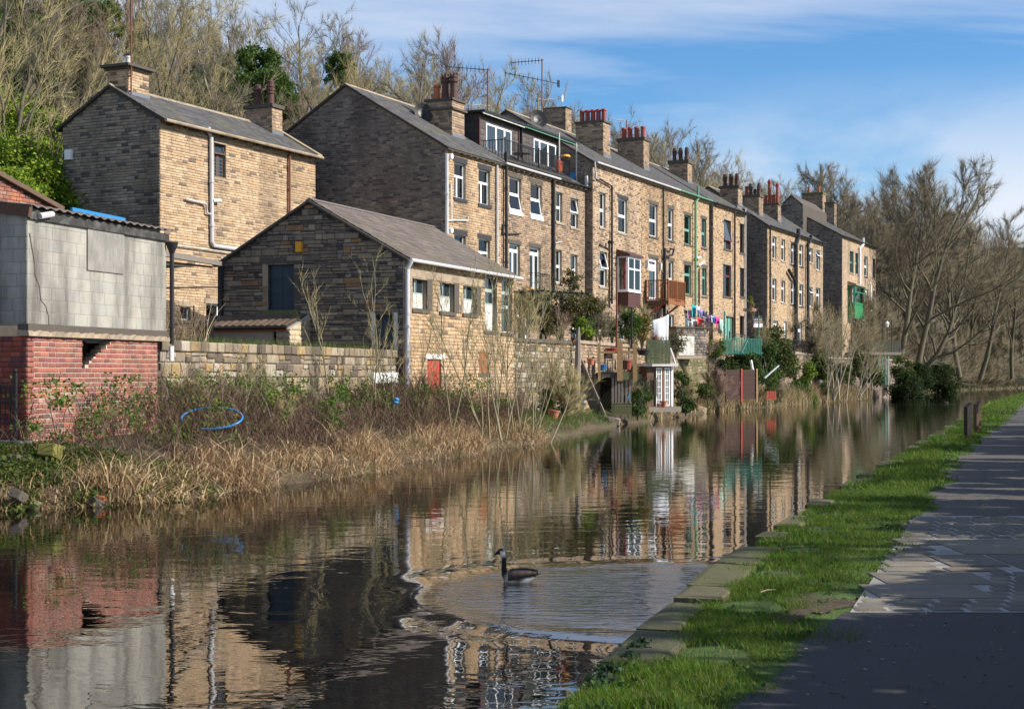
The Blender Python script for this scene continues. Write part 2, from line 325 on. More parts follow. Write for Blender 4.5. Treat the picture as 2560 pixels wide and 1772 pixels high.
class MB:
    def __init__(s): s.v = []; s.f = []; s.c = []
    def add(s, vs, fs, col=None):
        b = len(s.v); s.v += [tuple(p) for p in vs]; s.f += [tuple(i + b for i in f) for f in fs]
        s.c += [col or (0.5, 0.5, 0.5)] * len(vs); return s
    BF = [(0, 3, 2, 1), (4, 5, 6, 7), (0, 1, 5, 4), (1, 2, 6, 5), (2, 3, 7, 6), (3, 0, 4, 7)]
    def box(s, x0, x1, y0, y1, z0, z1, col=None):
        return s.add([(x0, y0, z0), (x1, y0, z0), (x1, y1, z0), (x0, y1, z0), (x0, y0, z1), (x1, y0, z1), (x1, y1, z1), (x0, y1, z1)], s.BF, col)
    def beam(s, p, q, w, h, up=(0, 0, 1), col=None):
        p = Vector(p); q = Vector(q); d = (q - p).normalized(); u = Vector(up)
        if abs(d.dot(u)) > 0.98: u = Vector((0, 1, 0))
        sd = d.cross(u).normalized() * w / 2; u = sd.cross(d).normalized() * h / 2
        a = [p - sd - u, p + sd - u, p + sd + u, p - sd + u]; b = [q - sd - u, q + sd - u, q + sd + u, q - sd + u]
        return s.add(a + b, [(0, 3, 2, 1), (4, 5, 6, 7), (0, 1, 5, 4), (1, 2, 6, 5), (2, 3, 7, 6), (3, 0, 4, 7)], col)
    def tube(s, pts, r, n=8, cap=True, col=None):
        pts = [Vector(p) for p in pts]; rs = r if isinstance(r, (list, tuple)) else [r] * len(pts)
        rings = []; prev = None
        for i, p in enumerate(pts):
            d = (pts[min(i + 1, len(pts) - 1)] - pts[max(i - 1, 0)]).normalized()
            if prev is None:
                u = d.orthogonal().normalized()
            else:
                u = prev - d * prev.dot(d)
                u = u.normalized() if u.length > 1e-5 else d.orthogonal().normalized()
            prev = u; w = d.cross(u)
            rings.append([p + (u * math.cos(2 * math.pi * k / n) + w * math.sin(2 * math.pi * k / n)) * rs[i] for k in range(n)])
        vs = [v for rg in rings for v in rg]; fs = []
        for i in range(len(pts) - 1):
            for k in range(n):
                a = i * n + k; b = i * n + (k + 1) % n
                fs.append((a, b, b + n, a + n))
        if cap: fs.append(tuple(range(n))[::-1]); fs.append(tuple(range(len(vs) - n, len(vs))))
        return s.add(vs, fs, col)
    def lathe(s, prof, c=(0, 0, 0), n=14, col=None):
        vs = []; fs = []
        for r, z in prof:
            for k in range(n):
                a = 2 * math.pi * k / n; vs.append((c[0] + r * math.cos(a), c[1] + r * math.sin(a), c[2] + z))
        for i in range(len(prof) - 1):
            for k in range(n):
                a = i * n + k; b = i * n + (k + 1) % n; fs.append((a, b, b + n, a + n))
        fs.append(tuple(range(n))[::-1]); fs.append(tuple(range(len(vs) - n, len(vs))))
        return s.add(vs, fs, col)
    def prism(s, poly, ext, col=None):
        n = len(poly); a = [Vector(p) for p in poly]; e = Vector(ext); b = [p + e for p in a]
        fs = [tuple(range(n))[::-1], tuple(range(n, 2 * n))] + [(i, (i + 1) % n, n + (i + 1) % n, n + i) for i in range(n)]
        return s.add(a + b, fs, col)
    def mesh(s, name='m', col=False):
        me = bpy.data.meshes.new(name); me.from_pydata(s.v, [], s.f)
        if col:
            at = me.color_attributes.new('Col', 'FLOAT_COLOR', 'POINT')
            at.data.foreach_set('color', np.array([(*c, 1) for c in s.c], np.float32).ravel())
        me.update(); return me
    def put(s, name, m, parent=None, smooth=False, col=False, **kw):
        return put(name, s.mesh(name, col), m, parent, smooth=smooth, **kw)

def at(px, py, Y):
    """the point at depth Y seen in column px, row py of the 2560-wide photograph"""
    return Vector(((px - 1280) / FOC * Y, Y, CZ + (HOR - py) / FOC * Y))
def on_water(px, py, z=0.0):
    Y = (CZ - z) * FOC / (py - HOR); return Vector(((px - 1280) / FOC * Y, Y, z))

class Frame:
    """a building's own axes: x along its canal front, y into the building, measured from its near corner"""
    def __init__(s, px, Y0, vp, off=0.0):
        s.t = (vp - 1280) / FOC; s.th = math.atan(s.t); s.c, s.s = math.cos(s.th), math.sin(s.th)
        X0 = (px - 1280) / FOC * Y0
        s.X0, s.Y0 = X0 - off * s.c, Y0 + off * s.s
        s.rz = math.pi / 2 - s.th
    def Yd(s, px, off=0.0):
        X0, Y0 = s.X0 - off * s.c, s.Y0 + off * s.s
        return (s.t * Y0 - X0) / (s.t - (px - 1280) / FOC)
    def x(s, px, off=0.0): return (s.Yd(px, off) - s.Y0 - off * s.s) / s.c
    def z(s, px, py, off=0.0): return CZ + (HOR - py) / FOC * s.Yd(px, off)
    def gy(s, px, x=0.0):                       # depth into the building of column px on the gable plane x
        k = (px - 1280) / FOC; X0, Y0 = s.X0 + x * s.s, s.Y0 + x * s.c
        return (X0 - k * Y0) / (s.c + k * s.s)
    def gz(s, px, py, x=0.0):
        w = s.gy(px, x); return CZ + (HOR - py) / FOC * (s.Y0 + x * s.c + w * s.s)
    def world(s, x, y, z): return Vector((s.X0 + x * s.s - y * s.c, s.Y0 + x * s.c + y * s.s, z))

# ---------------------------------------------------------------- stonework
BUFF = [(0.44, 0.335, 0.20), (0.40, 0.30, 0.175), (0.47, 0.37, 0.235), (0.36, 0.265, 0.155), (0.43, 0.32, 0.18), (0.30, 0.215, 0.125), (0.45, 0.29, 0.14), (0.09, 0.075, 0.06), (0.19, 0.145, 0.095), (0.41, 0.32, 0.21)]
BUFF_W = [4, 4, 3, 3, 4, 2, 1, .7, 1.2, 3]
SOOT = [(0.30, 0.225, 0.145), (0.34, 0.26, 0.165), (0.26, 0.195, 0.125), (0.12, 0.098, 0.078), (0.17, 0.135, 0.098), (0.09, 0.076, 0.064), (0.24, 0.185, 0.125), (0.31, 0.195, 0.115), (0.38, 0.295, 0.19)]
SOOT_W = [4, 4, 3, .9, 1.6, .7, 3, 0.6, 3]
GREY = [(0.19, 0.155, 0.115), (0.15, 0.125, 0.10), (0.23, 0.19, 0.14), (0.11, 0.095, 0.08), (0.07, 0.06, 0.055), (0.17, 0.14, 0.105), (0.26, 0.21, 0.155)]
GREY_W = [4, 4, 2, 3, 2, 4, 1]
SLATES = [(0.085, 0.088, 0.10), (0.10, 0.10, 0.11), (0.07, 0.072, 0.085), (0.12, 0.115, 0.12), (0.09, 0.085, 0.09)]
def pick(pal, w, n, r=rng, jit=0.1):
    w = np.array(w, float) if w is not None else np.ones(len(pal)); w = w / w.sum()
    c = np.array(pal)[r.choice(len(pal), n, p=w)]
    return c * (1 + jit * r.standard_normal((n, 1)))
def lay(a0, a1, z0, z1, h, l, openings=(), top=None, r=rng, hv=0.2, lv=0.45, split=0.0):
    """courses of stones: a list of (a0, a1, z0, z1) that keep clear of the openings and stay under the line top(a)"""
    out = []; z = z0
    while z < z1 - h * 0.3:
        hh = h * (1 + hv * (r.random() * 2 - 1)); zt = min(z + hh, z1)
        zm = (z + zt) / 2; segs = [(a0, a1)]
        for (o0, o1, p0, p1) in openings:
            if p0 < zm < p1:
                ns = []
                for (s0, s1) in segs:
                    if o1 <= s0 or o0 >= s1: ns.append((s0, s1)); continue
                    if o0 > s0: ns.append((s0, o0))
                    if o1 < s1: ns.append((o1, s1))
                segs = ns
        for (s0, s1) in segs:
            a = s0
            first = l * (0.3 + 0.7 * r.random())
            while a < s1 - 1e-4:
                ll = first if first else l * (1 + lv * (r.random() * 2 - 1)); first = None
                b = a + ll
                if s1 - b < l * 0.35: b = s1
                if top is None or (zt < top(a) + 0.02 and zt < top(b) + 0.02): out.append((a, b, z, zt))
                elif top is not None and zm < top((a + b) / 2): out.append((a, b, z, min(zt, top(a), top(b)) if min(top(a), top(b)) > z + 0.02 else z + 0.03))
                a = b
        z = zt
    if split:
        o2 = []
        for q in out:
            if r.random() < split and q[3] - q[2] > .1:
                zm = q[2] + (q[3] - q[2]) * (.35 + .3 * r.random()); am = q[0] + (q[1] - q[0]) * (.3 + .4 * r.random())
                o2 += [(q[0], q[1], q[2], zm), (q[0], am, zm, q[3]), (am, q[1], zm, q[3])] if r.random() < .5 and q[1] - q[0] > .3 else [(q[0], q[1], q[2], zm), (q[0], q[1], zm, q[3])]
            else: o2.append(q)
        out = o2
    return out
UB = np.array([[0, 0], [1, 0], [1, 1], [0, 1]], float)
def stone_mesh(name, rects, O, A, Nn, depth=0.03, gap=0.008, pal=BUFF, w=None, r=rng, jit=0.08, uneven=0.5, soft=0.14):
    """all stones of one wall in one mesh: chamfered blocks standing proud of the mortar; A runs along, Nn points outwards"""
    rc = np.array(rects, float); n = len(rc)
    O = np.array(O, float); A = np.array(A, float); Nn = np.array(Nn, float); Z = np.array([0, 0, 1.0])
    a = np.stack([rc[:, 0] + gap, rc[:, 1] - gap], 1); z = np.stack([rc[:, 2] + gap, rc[:, 3] - gap], 1)
    ia = UB[:, 0].astype(int); iz = UB[:, 1].astype(int)
    oa = a[:, ia]; oz = z[:, iz]
    ch = np.minimum(0.014, (rc[:, 3] - rc[:, 2]) * 0.15)[:, None]
    sa = np.where(ia == 0, 1, -1)[None, :]; sz = np.where(iz == 0, 1, -1)[None, :]
    jt = lambda: (r.random((n, 4)) - 0.5) * 0.012
    fa = oa + sa * ch + jt(); fz = oz + sz * ch + jt()
    d = depth * (1 - uneven + uneven * r.random((n, 1))) + (r.random((n, 4)) - 0.5) * depth * 0.3
    back = O + oa[..., None] * A + oz[..., None] * Z - 0.02 * Nn
    mid = O + oa[..., None] * A + oz[..., None] * Z + (d * 0.55)[..., None] * Nn
    front = O + fa[..., None] * A + fz[..., None] * Z + d[..., None] * Nn
    V = np.concatenate([back, mid, front], 1).reshape(-1, 3)
    base = (np.arange(n) * 12)[:, None]
    qs = [[8, 9, 10, 11]]
    for i in range(4):
        j = (i + 1) % 4; qs.append([i, j, 4 + j, 4 + i]); qs.append([4 + i, 4 + j, 8 + j, 8 + i])
    Fc = np.concatenate([base + np.array([q]) for q in qs], 0)
    c = pick(pal, w, n, r, jit); c = c * (1 - soft) + c.mean(0) * soft; c = np.repeat(c, 12, axis=0)
    return mesh_np(name, V, Fc, np.clip(c, 0.01, 1))
def piece_mesh(seed, rough=0.03):
    """one unit stone, 0..1 along x and z, outer face at y = -1"""
    r = np.random.default_rng(seed); ch = 0.05
    b = [(0, 0.4, 0), (1, 0.4, 0), (1, 0.4, 1), (0, 0.4, 1)]
    m_ = [(0, -0.6, 0), (1, -0.6, 0), (1, -0.6, 1), (0, -0.6, 1)]
    f = [(ch, -1, 2 * ch), (1 - ch, -1, 2 * ch), (1 - ch, -1, 1 - 2 * ch), (ch, -1, 1 - 2 * ch)]
    f = [(x + (r.random() - .5) * rough, y + (r.random() - .5) * 0.35, z + (r.random() - .5) * rough * 2) for x, y, z in f]
    cx = np.mean([p[0] for p in f]); cz = np.mean([p[2] for p in f])
    vs = b + m_ + f + [(cx, -1.08 + (r.random() - .5) * 0.2, cz)]
    fs = [(8, 9, 12), (9, 10, 12), (10, 11, 12), (11, 8, 12)]
    for i in range(4):
        j = (i + 1) % 4; fs += [(i, j, 4 + j, 4 + i), (4 + i, 4 + j, 8 + j, 8 + i)]
    return MB().add(vs, fs).mesh('piece')
PIECES = {}
def pieces(name, m, rects, parent, O, ang, depth=0.03, gap=0.008, limit=300, pal=None, vis=None, extra=0.0):
    """the stones of one wall as separate parts; beyond the limit the smaller ones are joined in one part"""
    key = m
    if key not in PIECES:
        PIECES[key] = [piece_mesh(100 + i) for i in range(6)]
        for me in PIECES[key]: me.materials.append(MATS[m])
    order = sorted(rects, key=lambda q: -(q[1] - q[0]) * (q[3] - q[2]) * (vis(q) if vis else 1))
    ca, sa = math.cos(ang), math.sin(ang)
    for q in order[:limit]:
        o = put(name, random.choice(PIECES[key]), None, parent,
                (O[0] + (q[0] + gap) * ca, O[1] + (q[0] + gap) * sa, O[2] + q[2] + gap), (0, 0, ang),
                (q[1] - q[0] - 2 * gap, depth * (0.7 + 0.6 * random.random()), q[3] - q[2] - 2 * gap))
    rest = order[limit:]
    if rest:
        me = stone_mesh('stonework', rest, O, (ca, sa, 0), (sa, -ca, 0), depth, gap, pal or GREY)
        tag(put('stonework', me, 'dark_stone' if pal is None else 'stone', parent), kind='stuff')
def holed(a0, a1, z0, z1, openings, P):
    """a flat wall skin with rectangular openings; P(a, z, d) gives the point"""
    xs = sorted({a0, a1, *[min(max(v, a0), a1) for o in openings for v in o[:2]]})
    zs = sorted({z0, z1, *[min(max(v, z0), z1) for o in openings for v in o[2:4]]})
    b = MB()
    for i in range(len(xs) - 1):
        for j in range(len(zs) - 1):
            mx, mz = (xs[i] + xs[i + 1]) / 2, (zs[j] + zs[j + 1]) / 2
            if any(o[0] < mx < o[1] and o[2] < mz < o[3] for o in openings): continue
            b.add([P(xs[i], zs[j], 0), P(xs[i + 1], zs[j], 0), P(xs[i + 1], zs[j + 1], 0), P(xs[i], zs[j + 1], 0)], [(0, 1, 2, 3)])
    for (o0, o1, p0, p1) in openings:
        q = [(o0, p0), (o1, p0), (o1, p1), (o0, p1)]
        for k in range(4):
            (u0, v0), (u1, v1) = q[k], q[(k + 1) % 4]
            b.add([P(u0, v0, 0.005), P(u1, v1, 0.005), P(u1, v1, -0.26), P(u0, v0, -0.26)], [(0, 1, 2, 3)])
    return b

# ---------------------------------------------------------------- windows, chimneys, pipes
def ring(b, x0, x1, z0, z1, w, y0, y1, M=None):
    """a rectangular frame of bar width w between y0 and y1"""
    for (p, q, r_, s_) in ((x0, x1, z0, z0 + w), (x0, x1, z1 - w, z1), (x0, x0 + w, z0 + w, z1 - w), (x1 - w, x1, z0 + w, z1 - w)):
        n0 = len(b.v); b.box(p, q, y0, y1, r_, s_)
        if M is not None: b.v[n0:] = [tuple(M @ Vector(v)) for v in b.v[n0:]]
SPLIT = [(0, 1, 0.62, 1), (0, 0.42, 0, 0.62), (0.42, 1, 0, 0.62)]
HALF = [(0, 1, 0.5, 1), (0, 1, 0, 0.5)]
THIRD = [(0, 1, 0.66, 1), (0, 1, 0, 0.66)]
ONE = [(0, 1, 0, 1)]
DOORL = [(0, 1, 0.8, 1), (0, 0.5, 0, 0.8), (0.5, 1, 0, 0.8)]
def window(parent, x0, x1, z0, z1, cells=HALF, frame='upvc', y=0.12, w=0.055, sill='dressed', lintel='dressed', curtain=None, open_cell=None, open_deg=12, sill_h=0.12, lint_h=0.2, glass='glass', label=None, M4=None, proud=0.05):
    """a window set back in its opening: frame, one pane per light, sill and lintel"""
    b = MB(); W, Hh = x1 - x0, z1 - z0; pan = []
    for i, (u0, u1, v0, v1) in enumerate(cells):
        a0, a1, c0, c1 = x0 + u0 * W, x0 + u1 * W, z0 + v0 * Hh, z0 + v1 * Hh
        M = None
        if open_cell == i:
            M = Matrix.Translation((0, y - 0.02, c1)) @ Matrix.Rotation(R(-open_deg), 4, 'X') @ Matrix.Translation((0, -y + 0.02, -c1))
        ring(b, a0, a1, c0, c1, w, y, y + 0.05, M)
        pm = MB().box(a0 + w * .9, a1 - w * .9, y + 0.018, y + 0.03, c0 + w * .9, c1 - w * .9)
        if M is not None: pm.v = [tuple(M @ Vector(v)) for v in pm.v]
        pan.append(pm)
    f = b.put('window', frame, parent)
    if label: f['label'] = label
    for pm in pan: pm.put('pane', 'clear_glass' if curtain else glass, f)
    if curtain:
        c = MB(); n = 14
        for k in range(n):
            xa, xb = x0 + W * k / n, x0 + W * (k + 1) / n
            ya, yb = y + 0.10 + 0.02 * (k % 2), y + 0.10 + 0.02 * ((k + 1) % 2)
            c.add([(xa, ya, z0), (xb, yb, z0), (xb, yb, z1), (xa, ya, z1)], [(0, 1, 2, 3)])
        c.put('curtain', curtain, f)
    if sill: MB().box(x0 - 0.09, x1 + 0.09, -proud - 0.02, y - 0.002, z0 - sill_h, z0 - 0.002).put('sill', sill, f)
    if lintel: MB().box(x0 - 0.14, x1 + 0.14, -proud + 0.012, y - 0.004, z1 + 0.002, z1 + lint_h).put('lintel', lintel, f)
    if M4 is not None:
        f.matrix_local = M4
    return f
def pipe(parent, pts, r=0.05, m='black_iron', name='downpipe', n=8, clips=True):
    b = MB().tube(pts, r, n)
    if clips:
        for p, q in zip(pts[:-1], pts[1:]):
            p, q = Vector(p), Vector(q); ln = (q - p).length
            if abs((q - p).normalized().z) > 0.9:
                for k in range(1, int(ln / 1.8) + 1):
                    c = p.lerp(q, k * 1.8 / ln); b.tube([c - Vector((0, 0, .05)), c + Vector((0, 0, .05))], r * 1.3, n)
    return b.put(name, m, parent, smooth=False)
def pot_plain(b, c, h, r): b.lathe([(r * 1.05, 0), (r * 0.95, h * .12), (r * .88, h * .8), (r * 1.05, h * .84), (r * 1.05, h * .93), (r * .95, h), (r * .75, h), (r * .7, h * .6)], c)
def pot_crown(b, c, h, r):
    b.lathe([(r * 1.0, 0), (r * .8, h * .5), (r * .82, h * .62), (r * 1.15, h * .68), (r * 1.15, h * .74), (r * .95, h * .78), (r * 1.1, h * .86), (r * .95, h * .92), (r * .7, h * .92), (r * .6, h * .5)], c, 10)
    for k in range(5):
        a = 2 * math.pi * k / 5; p = Vector(c) + Vector((math.cos(a) * r * .85, math.sin(a) * r * .85, h * .9))
        b.box(p.x - r * .16, p.x + r * .16, p.y - r * .16, p.y + r * .16, p.z, p.z + h * .1)
def pot_ring(b, c, h, r):
    b.lathe([(r * .95, 0), (r * .8, h * .45), (r, h * .47), (r, h * .52), (r * .82, h * .55), (r, h * .6), (r, h * .66), (r * .82, h * .69), (r, h * .74), (r, h * .79), (r * .8, h * .82), (r * .85, h * .95), (r * .6, h), (r * .5, h * .8)], c, 12)
def pot_hood(b, c, h, r):
    b.lathe([(r * .8, 0), (r * .72, h * .9), (r, h * .9), (r, h), (r * .3, h * 1.08), (r * .1, h * 1.09)], c, 12)
def chimney(parent, fr, roofz, pl, pc, pr, ptop, pbase, pots=(), cap=0.12, pal=SOOT, w=SOOT_W, capm='dressed_dark', band=None, rooth=0.6):
    """stack whose near corner is column pc, left face reaches back to column pl, front face runs on to column pr"""
    y = 0.3
    for _ in range(60):                       # slide back up the roof until the foot of the corner meets it
        z = fr.z(pc, pbase, y)
        y += (z - roofz(y)) * 0.5
        y = min(max(y, 0.1), 12)
    x0 = fr.x(pc, y); y1 = fr.gy(pl, x0); x1 = fr.x(pr, y)
    zt = fr.z(pc, ptop, y); z0 = roofz(y) - rooth
    c = MB().box(x0, x1, y, y1, z0, zt).put('chimney', 'mortar', parent)
    for (O, A, Nn, ln) in (((x0, y, 0), (1, 0, 0), (0, -1, 0), x1 - x0), ((x0, y, 0), (0, 1, 0), (-1, 0, 0), y1 - y), ((x1, y, 0), (0, 1, 0), (1, 0, 0), y1 - y)):
        me = stone_mesh('stonework', lay(-0.02, ln + 0.02, z0, zt, 0.125, 0.34), O, A, Nn, 0.02, 0.006, pal, w)
        tag(put('stonework', me, 'stone', c), kind='stuff')
    k = MB().box(x0 - .09, x1 + .09, y - .09, y1 + .09, zt + 0.001, zt + cap)
    if band: k.box(x0 - .13, x1 + .13, y - .13, y1 + .13, zt - band - .1, zt - band)
    k.put('cap', capm, c)
    MB().box(x0 - .04, x1 + .05, y - .045, y - .022, roofz(y) - .05, roofz(y) + .16).put('flashing', 'lead', c)
    n = len(pots)
    for i, (fn, h, r_, m) in enumerate(pots):
        yy = y + (y1 - y) * (i + 0.5) / n; b = MB(); fn(b, ((x0 + x1) / 2, yy, zt + cap), h, r_)
        b.put('chimney_pot', m, c, smooth=False)
    return c, (x0, x1, y, y1, z0, zt)

def slates(parent, x0, x1, ye, ze, yr, zr, rows=None, name='slates', pal=SLATES, m='slate', sw=0.32, sh=0.26, th=0.012, skip=None):
    """overlapping slates from the eaves (ye, ze) up to the ridge (yr, zr)"""
    ln = math.hypot(yr - ye, zr - ze); n = max(1, int(ln / sh)); sh = ln / n
    dy, dz = (yr - ye) / ln, (zr - ze) / ln; ny, nz = -dz, dy
    if nz < 0: ny, nz = -ny, -nz
    V = []; Fc = []; cs = []
    for i in range(n):
        a = x0 - (0.5 * sw if i % 2 else 0)
        while a < x1 - 0.01:
            u0, u1 = max(a, x0), min(a + sw, x1); a += sw
            if u1 - u0 < 0.02: continue
            u0 += 0.004; u1 -= 0.004
            s0, s1 = i * sh - 0.03, i * sh + sh * 1.15
            if skip and skip((u0 + u1) / 2, ye + dy * (i + .5) * sh): continue
            l0 = th * (1.6 + 0.9 * random.random()); l1 = 0.004
            b = len(V)
            for (u, s_, l_) in ((u0, s0, l0), (u1, s0, l0), (u1, s1, l1), (u0, s1, l1), (u0, s0, 0), (u1, s0, 0)):
                V.append((u, ye + dy * s_ + ny * l_, ze + dz * s_ + nz * l_))
            Fc += [(b, b + 1, b + 2, b + 3), (b + 4, b + 5, b + 1, b)]
            c = np.array(random.choice(pal)) * (0.8 + 0.4 * random.random()); cs += [c] * 6
    return tag(put(name, mesh_np(name, V, Fc, np.array(cs)), m, parent), kind='stuff')
def roof(parent, x0, x1, W, yr, ze, zr, oh=0.22, verge0=0.0, verge1=0.0, th=0.09, ridge=True, skip=None, pal=SLATES, back=True):
    """a pitched roof from the front eaves to the back; slates, ridge tiles"""
    p = (zr - ze) / yr; ye = -oh; zf = ze - p * oh
    pb = (zr - ze) / (W - yr); yb = W + oh; zb = ze - pb * oh
    b = MB(); e = (x1 + verge1 - x0 + verge0, 0, 0); xs = x0 - verge0
    b.prism([(xs, ye, zf), (xs, yr, zr), (xs, yr, zr - th), (xs, ye, zf - th)], e)
    b.prism([(xs, yb, zb), (xs, yr + .001, zr), (xs, yr + .001, zr - th), (xs, yb, zb - th)], e)
    r = b.put('roof', 'mortar_dark', parent)
    slates(r, xs, x1 + verge1, ye, zf + .012, yr, zr + .012, skip=skip, pal=pal)
    if back: slates(r, xs, x1 + verge1, yb, zb + .012, yr, zr + .012, pal=pal)
    if ridge:
        a = xs
        while a < x1 + verge1 - .05:
            a2 = min(a + 0.46, x1 + verge1)
            MB().prism([(a + .006, yr - .17, zr - .06), (a + .006, yr, zr + .075), (a + .006, yr + .17, zr - .06)], (a2 - a - .012, 0, 0)).put('ridge_tile', 'dressed', r)
            a = a2
    return r, (lambda y: ze + p * y)
def gutter(parent, x0, x1, z, y=-0.28, m='black_iron', r=0.06):
    return MB().tube([(x0, y, z), (x1, y, z)], r, 8).put('gutter', m, parent)
def corbels(parent, x0, x1, z, step=0.7, m='dressed', proj=0.2):
    me = MB().box(-.06, .06, -proj, -.002, -.17, 0).mesh('corbel'); me.materials.append(MATS[m])
    n = max(1, int((x1 - x0) / step))
    for i in range(n):
        put('corbel', me, None, parent, (x0 + (i + .5) * (x1 - x0) / n, 0, z))
# ---------------------------------------------------------------- houses
def gable_wall(parent, x, W, yr, z0, ze, zr, pal, w, m='stone', course=0.095, ln=0.30, side=-1, openings=(), name='gable_wall', mort='mortar'):
    """end wall in the plane x, rising to the roof line"""
    top = lambda a: (ze + (zr - ze) * a / yr if a < yr else ze + (zr - ze) * (W - a) / (W - yr)) - 0.1
    P = lambda a, z, d: (x + side * d, a, z)
    b = holed(0.0, W, z0, ze - 0.1, openings, P)
    b.add([P(0, ze - 0.1, 0), P(W, ze - 0.1, 0), P(yr, zr - 0.1, 0)], [(0, 1, 2)])
    g = b.put(name, mort, parent)
    rc = lay(0.0, W, z0, zr, course, ln, openings, top)
    tag(put('stonework', stone_mesh('stonework', rc, (x, 0, 0), (0, 1, 0), (side, 0, 0), 0.028, 0.007, pal, w), m, g), kind='stuff')
    return g
def front_wall(parent, x0, x1, z0, z1, openings, pal, w, m='stone', course=0.10, ln=0.28, mort='mortar', depth=0.026):
    P = lambda a, z, d: (a, -d, z)
    b = holed(x0, x1, z0, z1, openings, P)
    g = b.put('wall', mort, parent)
    rc = lay(x0, x1, z0, z1, course, ln, openings)
    tag(put('stonework', stone_mesh('stonework', rc, (0, 0, 0), (1, 0, 0), (0, -1, 0), depth, 0.007, pal, w), m, g), kind='stuff')
    return g
def opening(fr, w, inset=0.12):
    pl, pr, pt, pb = w[:4]
    return (fr.x(pl), fr.x(pr, inset), fr.z(pl, pb), fr.z(pl, pt))
VP = 3060
class House:
    def __init__(s, name, label, px0, px1, Y0, eave, ridge, wins, base=3.6, W=10.6, yr=5.3, pal=SOOT, pw=SOOT_W, gable=False, gable_far=False, pitch=None, off=0.0, corb=True, course=0.10, verge=0.0, gut='black_iron', cat='house', group=None, zr=None, ze=None, skip=None, vp=VP, corb_step=0.62, verge1=0.0, gpal=None):
        fr = s.fr = Frame(px0, Y0, vp, off); s.L = fr.x(px1)
        s.o = thing(name, label, cat, (fr.X0, fr.Y0, 0), fr.rz, group)
        s.ze = ze or fr.z(px0, eave); s.zr = zr or s.ze + 3.2; s.W = W; s.yr = yr
        ops = [opening(fr, w) for w in wins]
        front_wall(s.o, 0, s.L, base, s.ze - 0.05, ops, pal, pw, course=course)
        for w, o in zip(wins, ops):
            kw = dict(w[4]) if len(w) > 4 else {}
            if 'curtain' not in kw and 'glass' not in kw and random.random() < .4: kw['curtain'] = random.choice(['curtain', 'curtain', 'curtain_green'])
            window(s.o, *o, **kw)
        if gable: gable_wall(s.o, 0.0, W, yr, base, s.ze, s.zr, gpal or GREY, GREY_W if gpal is None else None, 'dark_stone')
        if gable_far: gable_wall(s.o, s.L, W, yr, base, s.ze, s.zr, GREY, GREY_W, 'dark_stone', side=1)
        s.roof, s.rz = roof(s.o, 0, s.L, W, yr, s.ze, s.zr, verge0=verge, verge1=verge1, skip=skip)
        if corb: corbels(s.o, 0.05, s.L - .05, s.ze - .08, corb_step)
        if gut: gutter(s.o, 0, s.L, s.ze - .1, m=gut)
    def chim(s, *a, **k): return chimney(s.o, s.fr, s.rz, *a, **k)
    def down(s, px, py0, py1, m='black_iron', r=0.055, y=-0.1, name='downpipe'):
        x = s.fr.x(px, y); return pipe(s.o, [(x, y, s.fr.z(px, py0, y)), (x, y, s.fr.z(px, py1, y))], r, m, name)
    def path(s, pts, m='black_iron', r=0.04, y=-0.09, name='waste_pipe'):
        return pipe(s.o, [(s.fr.x(a, y), y, s.fr.z(a, b, y)) for a, b in pts], r, m, name, clips=False)
PLANE = Frame(1113, 67.3, VP)
YB = lambda px, off=0.0: PLANE.Yd(px, off)
CP = (pot_plain, 0.75, 0.16, 'red_pot'); CO = (pot_plain, 0.7, 0.15, 'orange_pot'); CR = (pot_ring, 0.95, 0.17, 'soot_pot'); CC = (pot_crown, 1.3, 0.2, 'soot_pot')
BK = dict(sill='painted_black_stone', lintel='painted_black_stone', sill_h=0.17, lint_h=0.24)
# the terrace, from its near gable end along the canal
h = House('terrace_house', 'end terrace house with tall dark gable and black painted sills and lintels', 1113, 1252, YB(1113), 363, 0, [
    (1135, 1158, 404, 493, dict(cells=SPLIT, **BK)), (1196, 1219, 421, 508, dict(cells=SPLIT, **BK)),
    (1135, 1158, 585, 672, dict(cells=SPLIT, **BK)), (1196, 1219, 596, 682, dict(cells=SPLIT, curtain='curtain', **BK))],
    gable=True, gut=None, verge=0.12, pal=[(0.42, 0.31, 0.18), (0.46, 0.35, 0.21), (0.38, 0.27, 0.155), (0.36, 0.27, 0.17), (0.44, 0.30, 0.16), (0.2, 0.155, 0.105)], pw=[4, 4, 3, 3, 2, 1], course=0.115)
h.chim(1066, 1130, 1160, 250, 341, (CC, CC, (pot_plain, 0.8, 0.17, 'orange_pot')), band=0.35)
h.down(1117, 385, 700, 'grey_pipe', 0.085); h.down(1243, 402, 660, 'grey_pipe', 0.06)
h.path([(1128, 460), (1129, 551), (1170, 551), (1170, 541)], 'white_paint', 0.035); h.path([(1119, 551), (1129, 551)], 'white_paint', 0.035)
for px, py in ((1126, 391), (1126, 576)):
    x = h.fr.x(px, -.1); z = h.fr.z(px, py, -.1); MB().tube([(x, 0, z), (x, -.2, z)], 0.13, 10).put('floodlight', 'white_paint', h.o)
TH1 = h
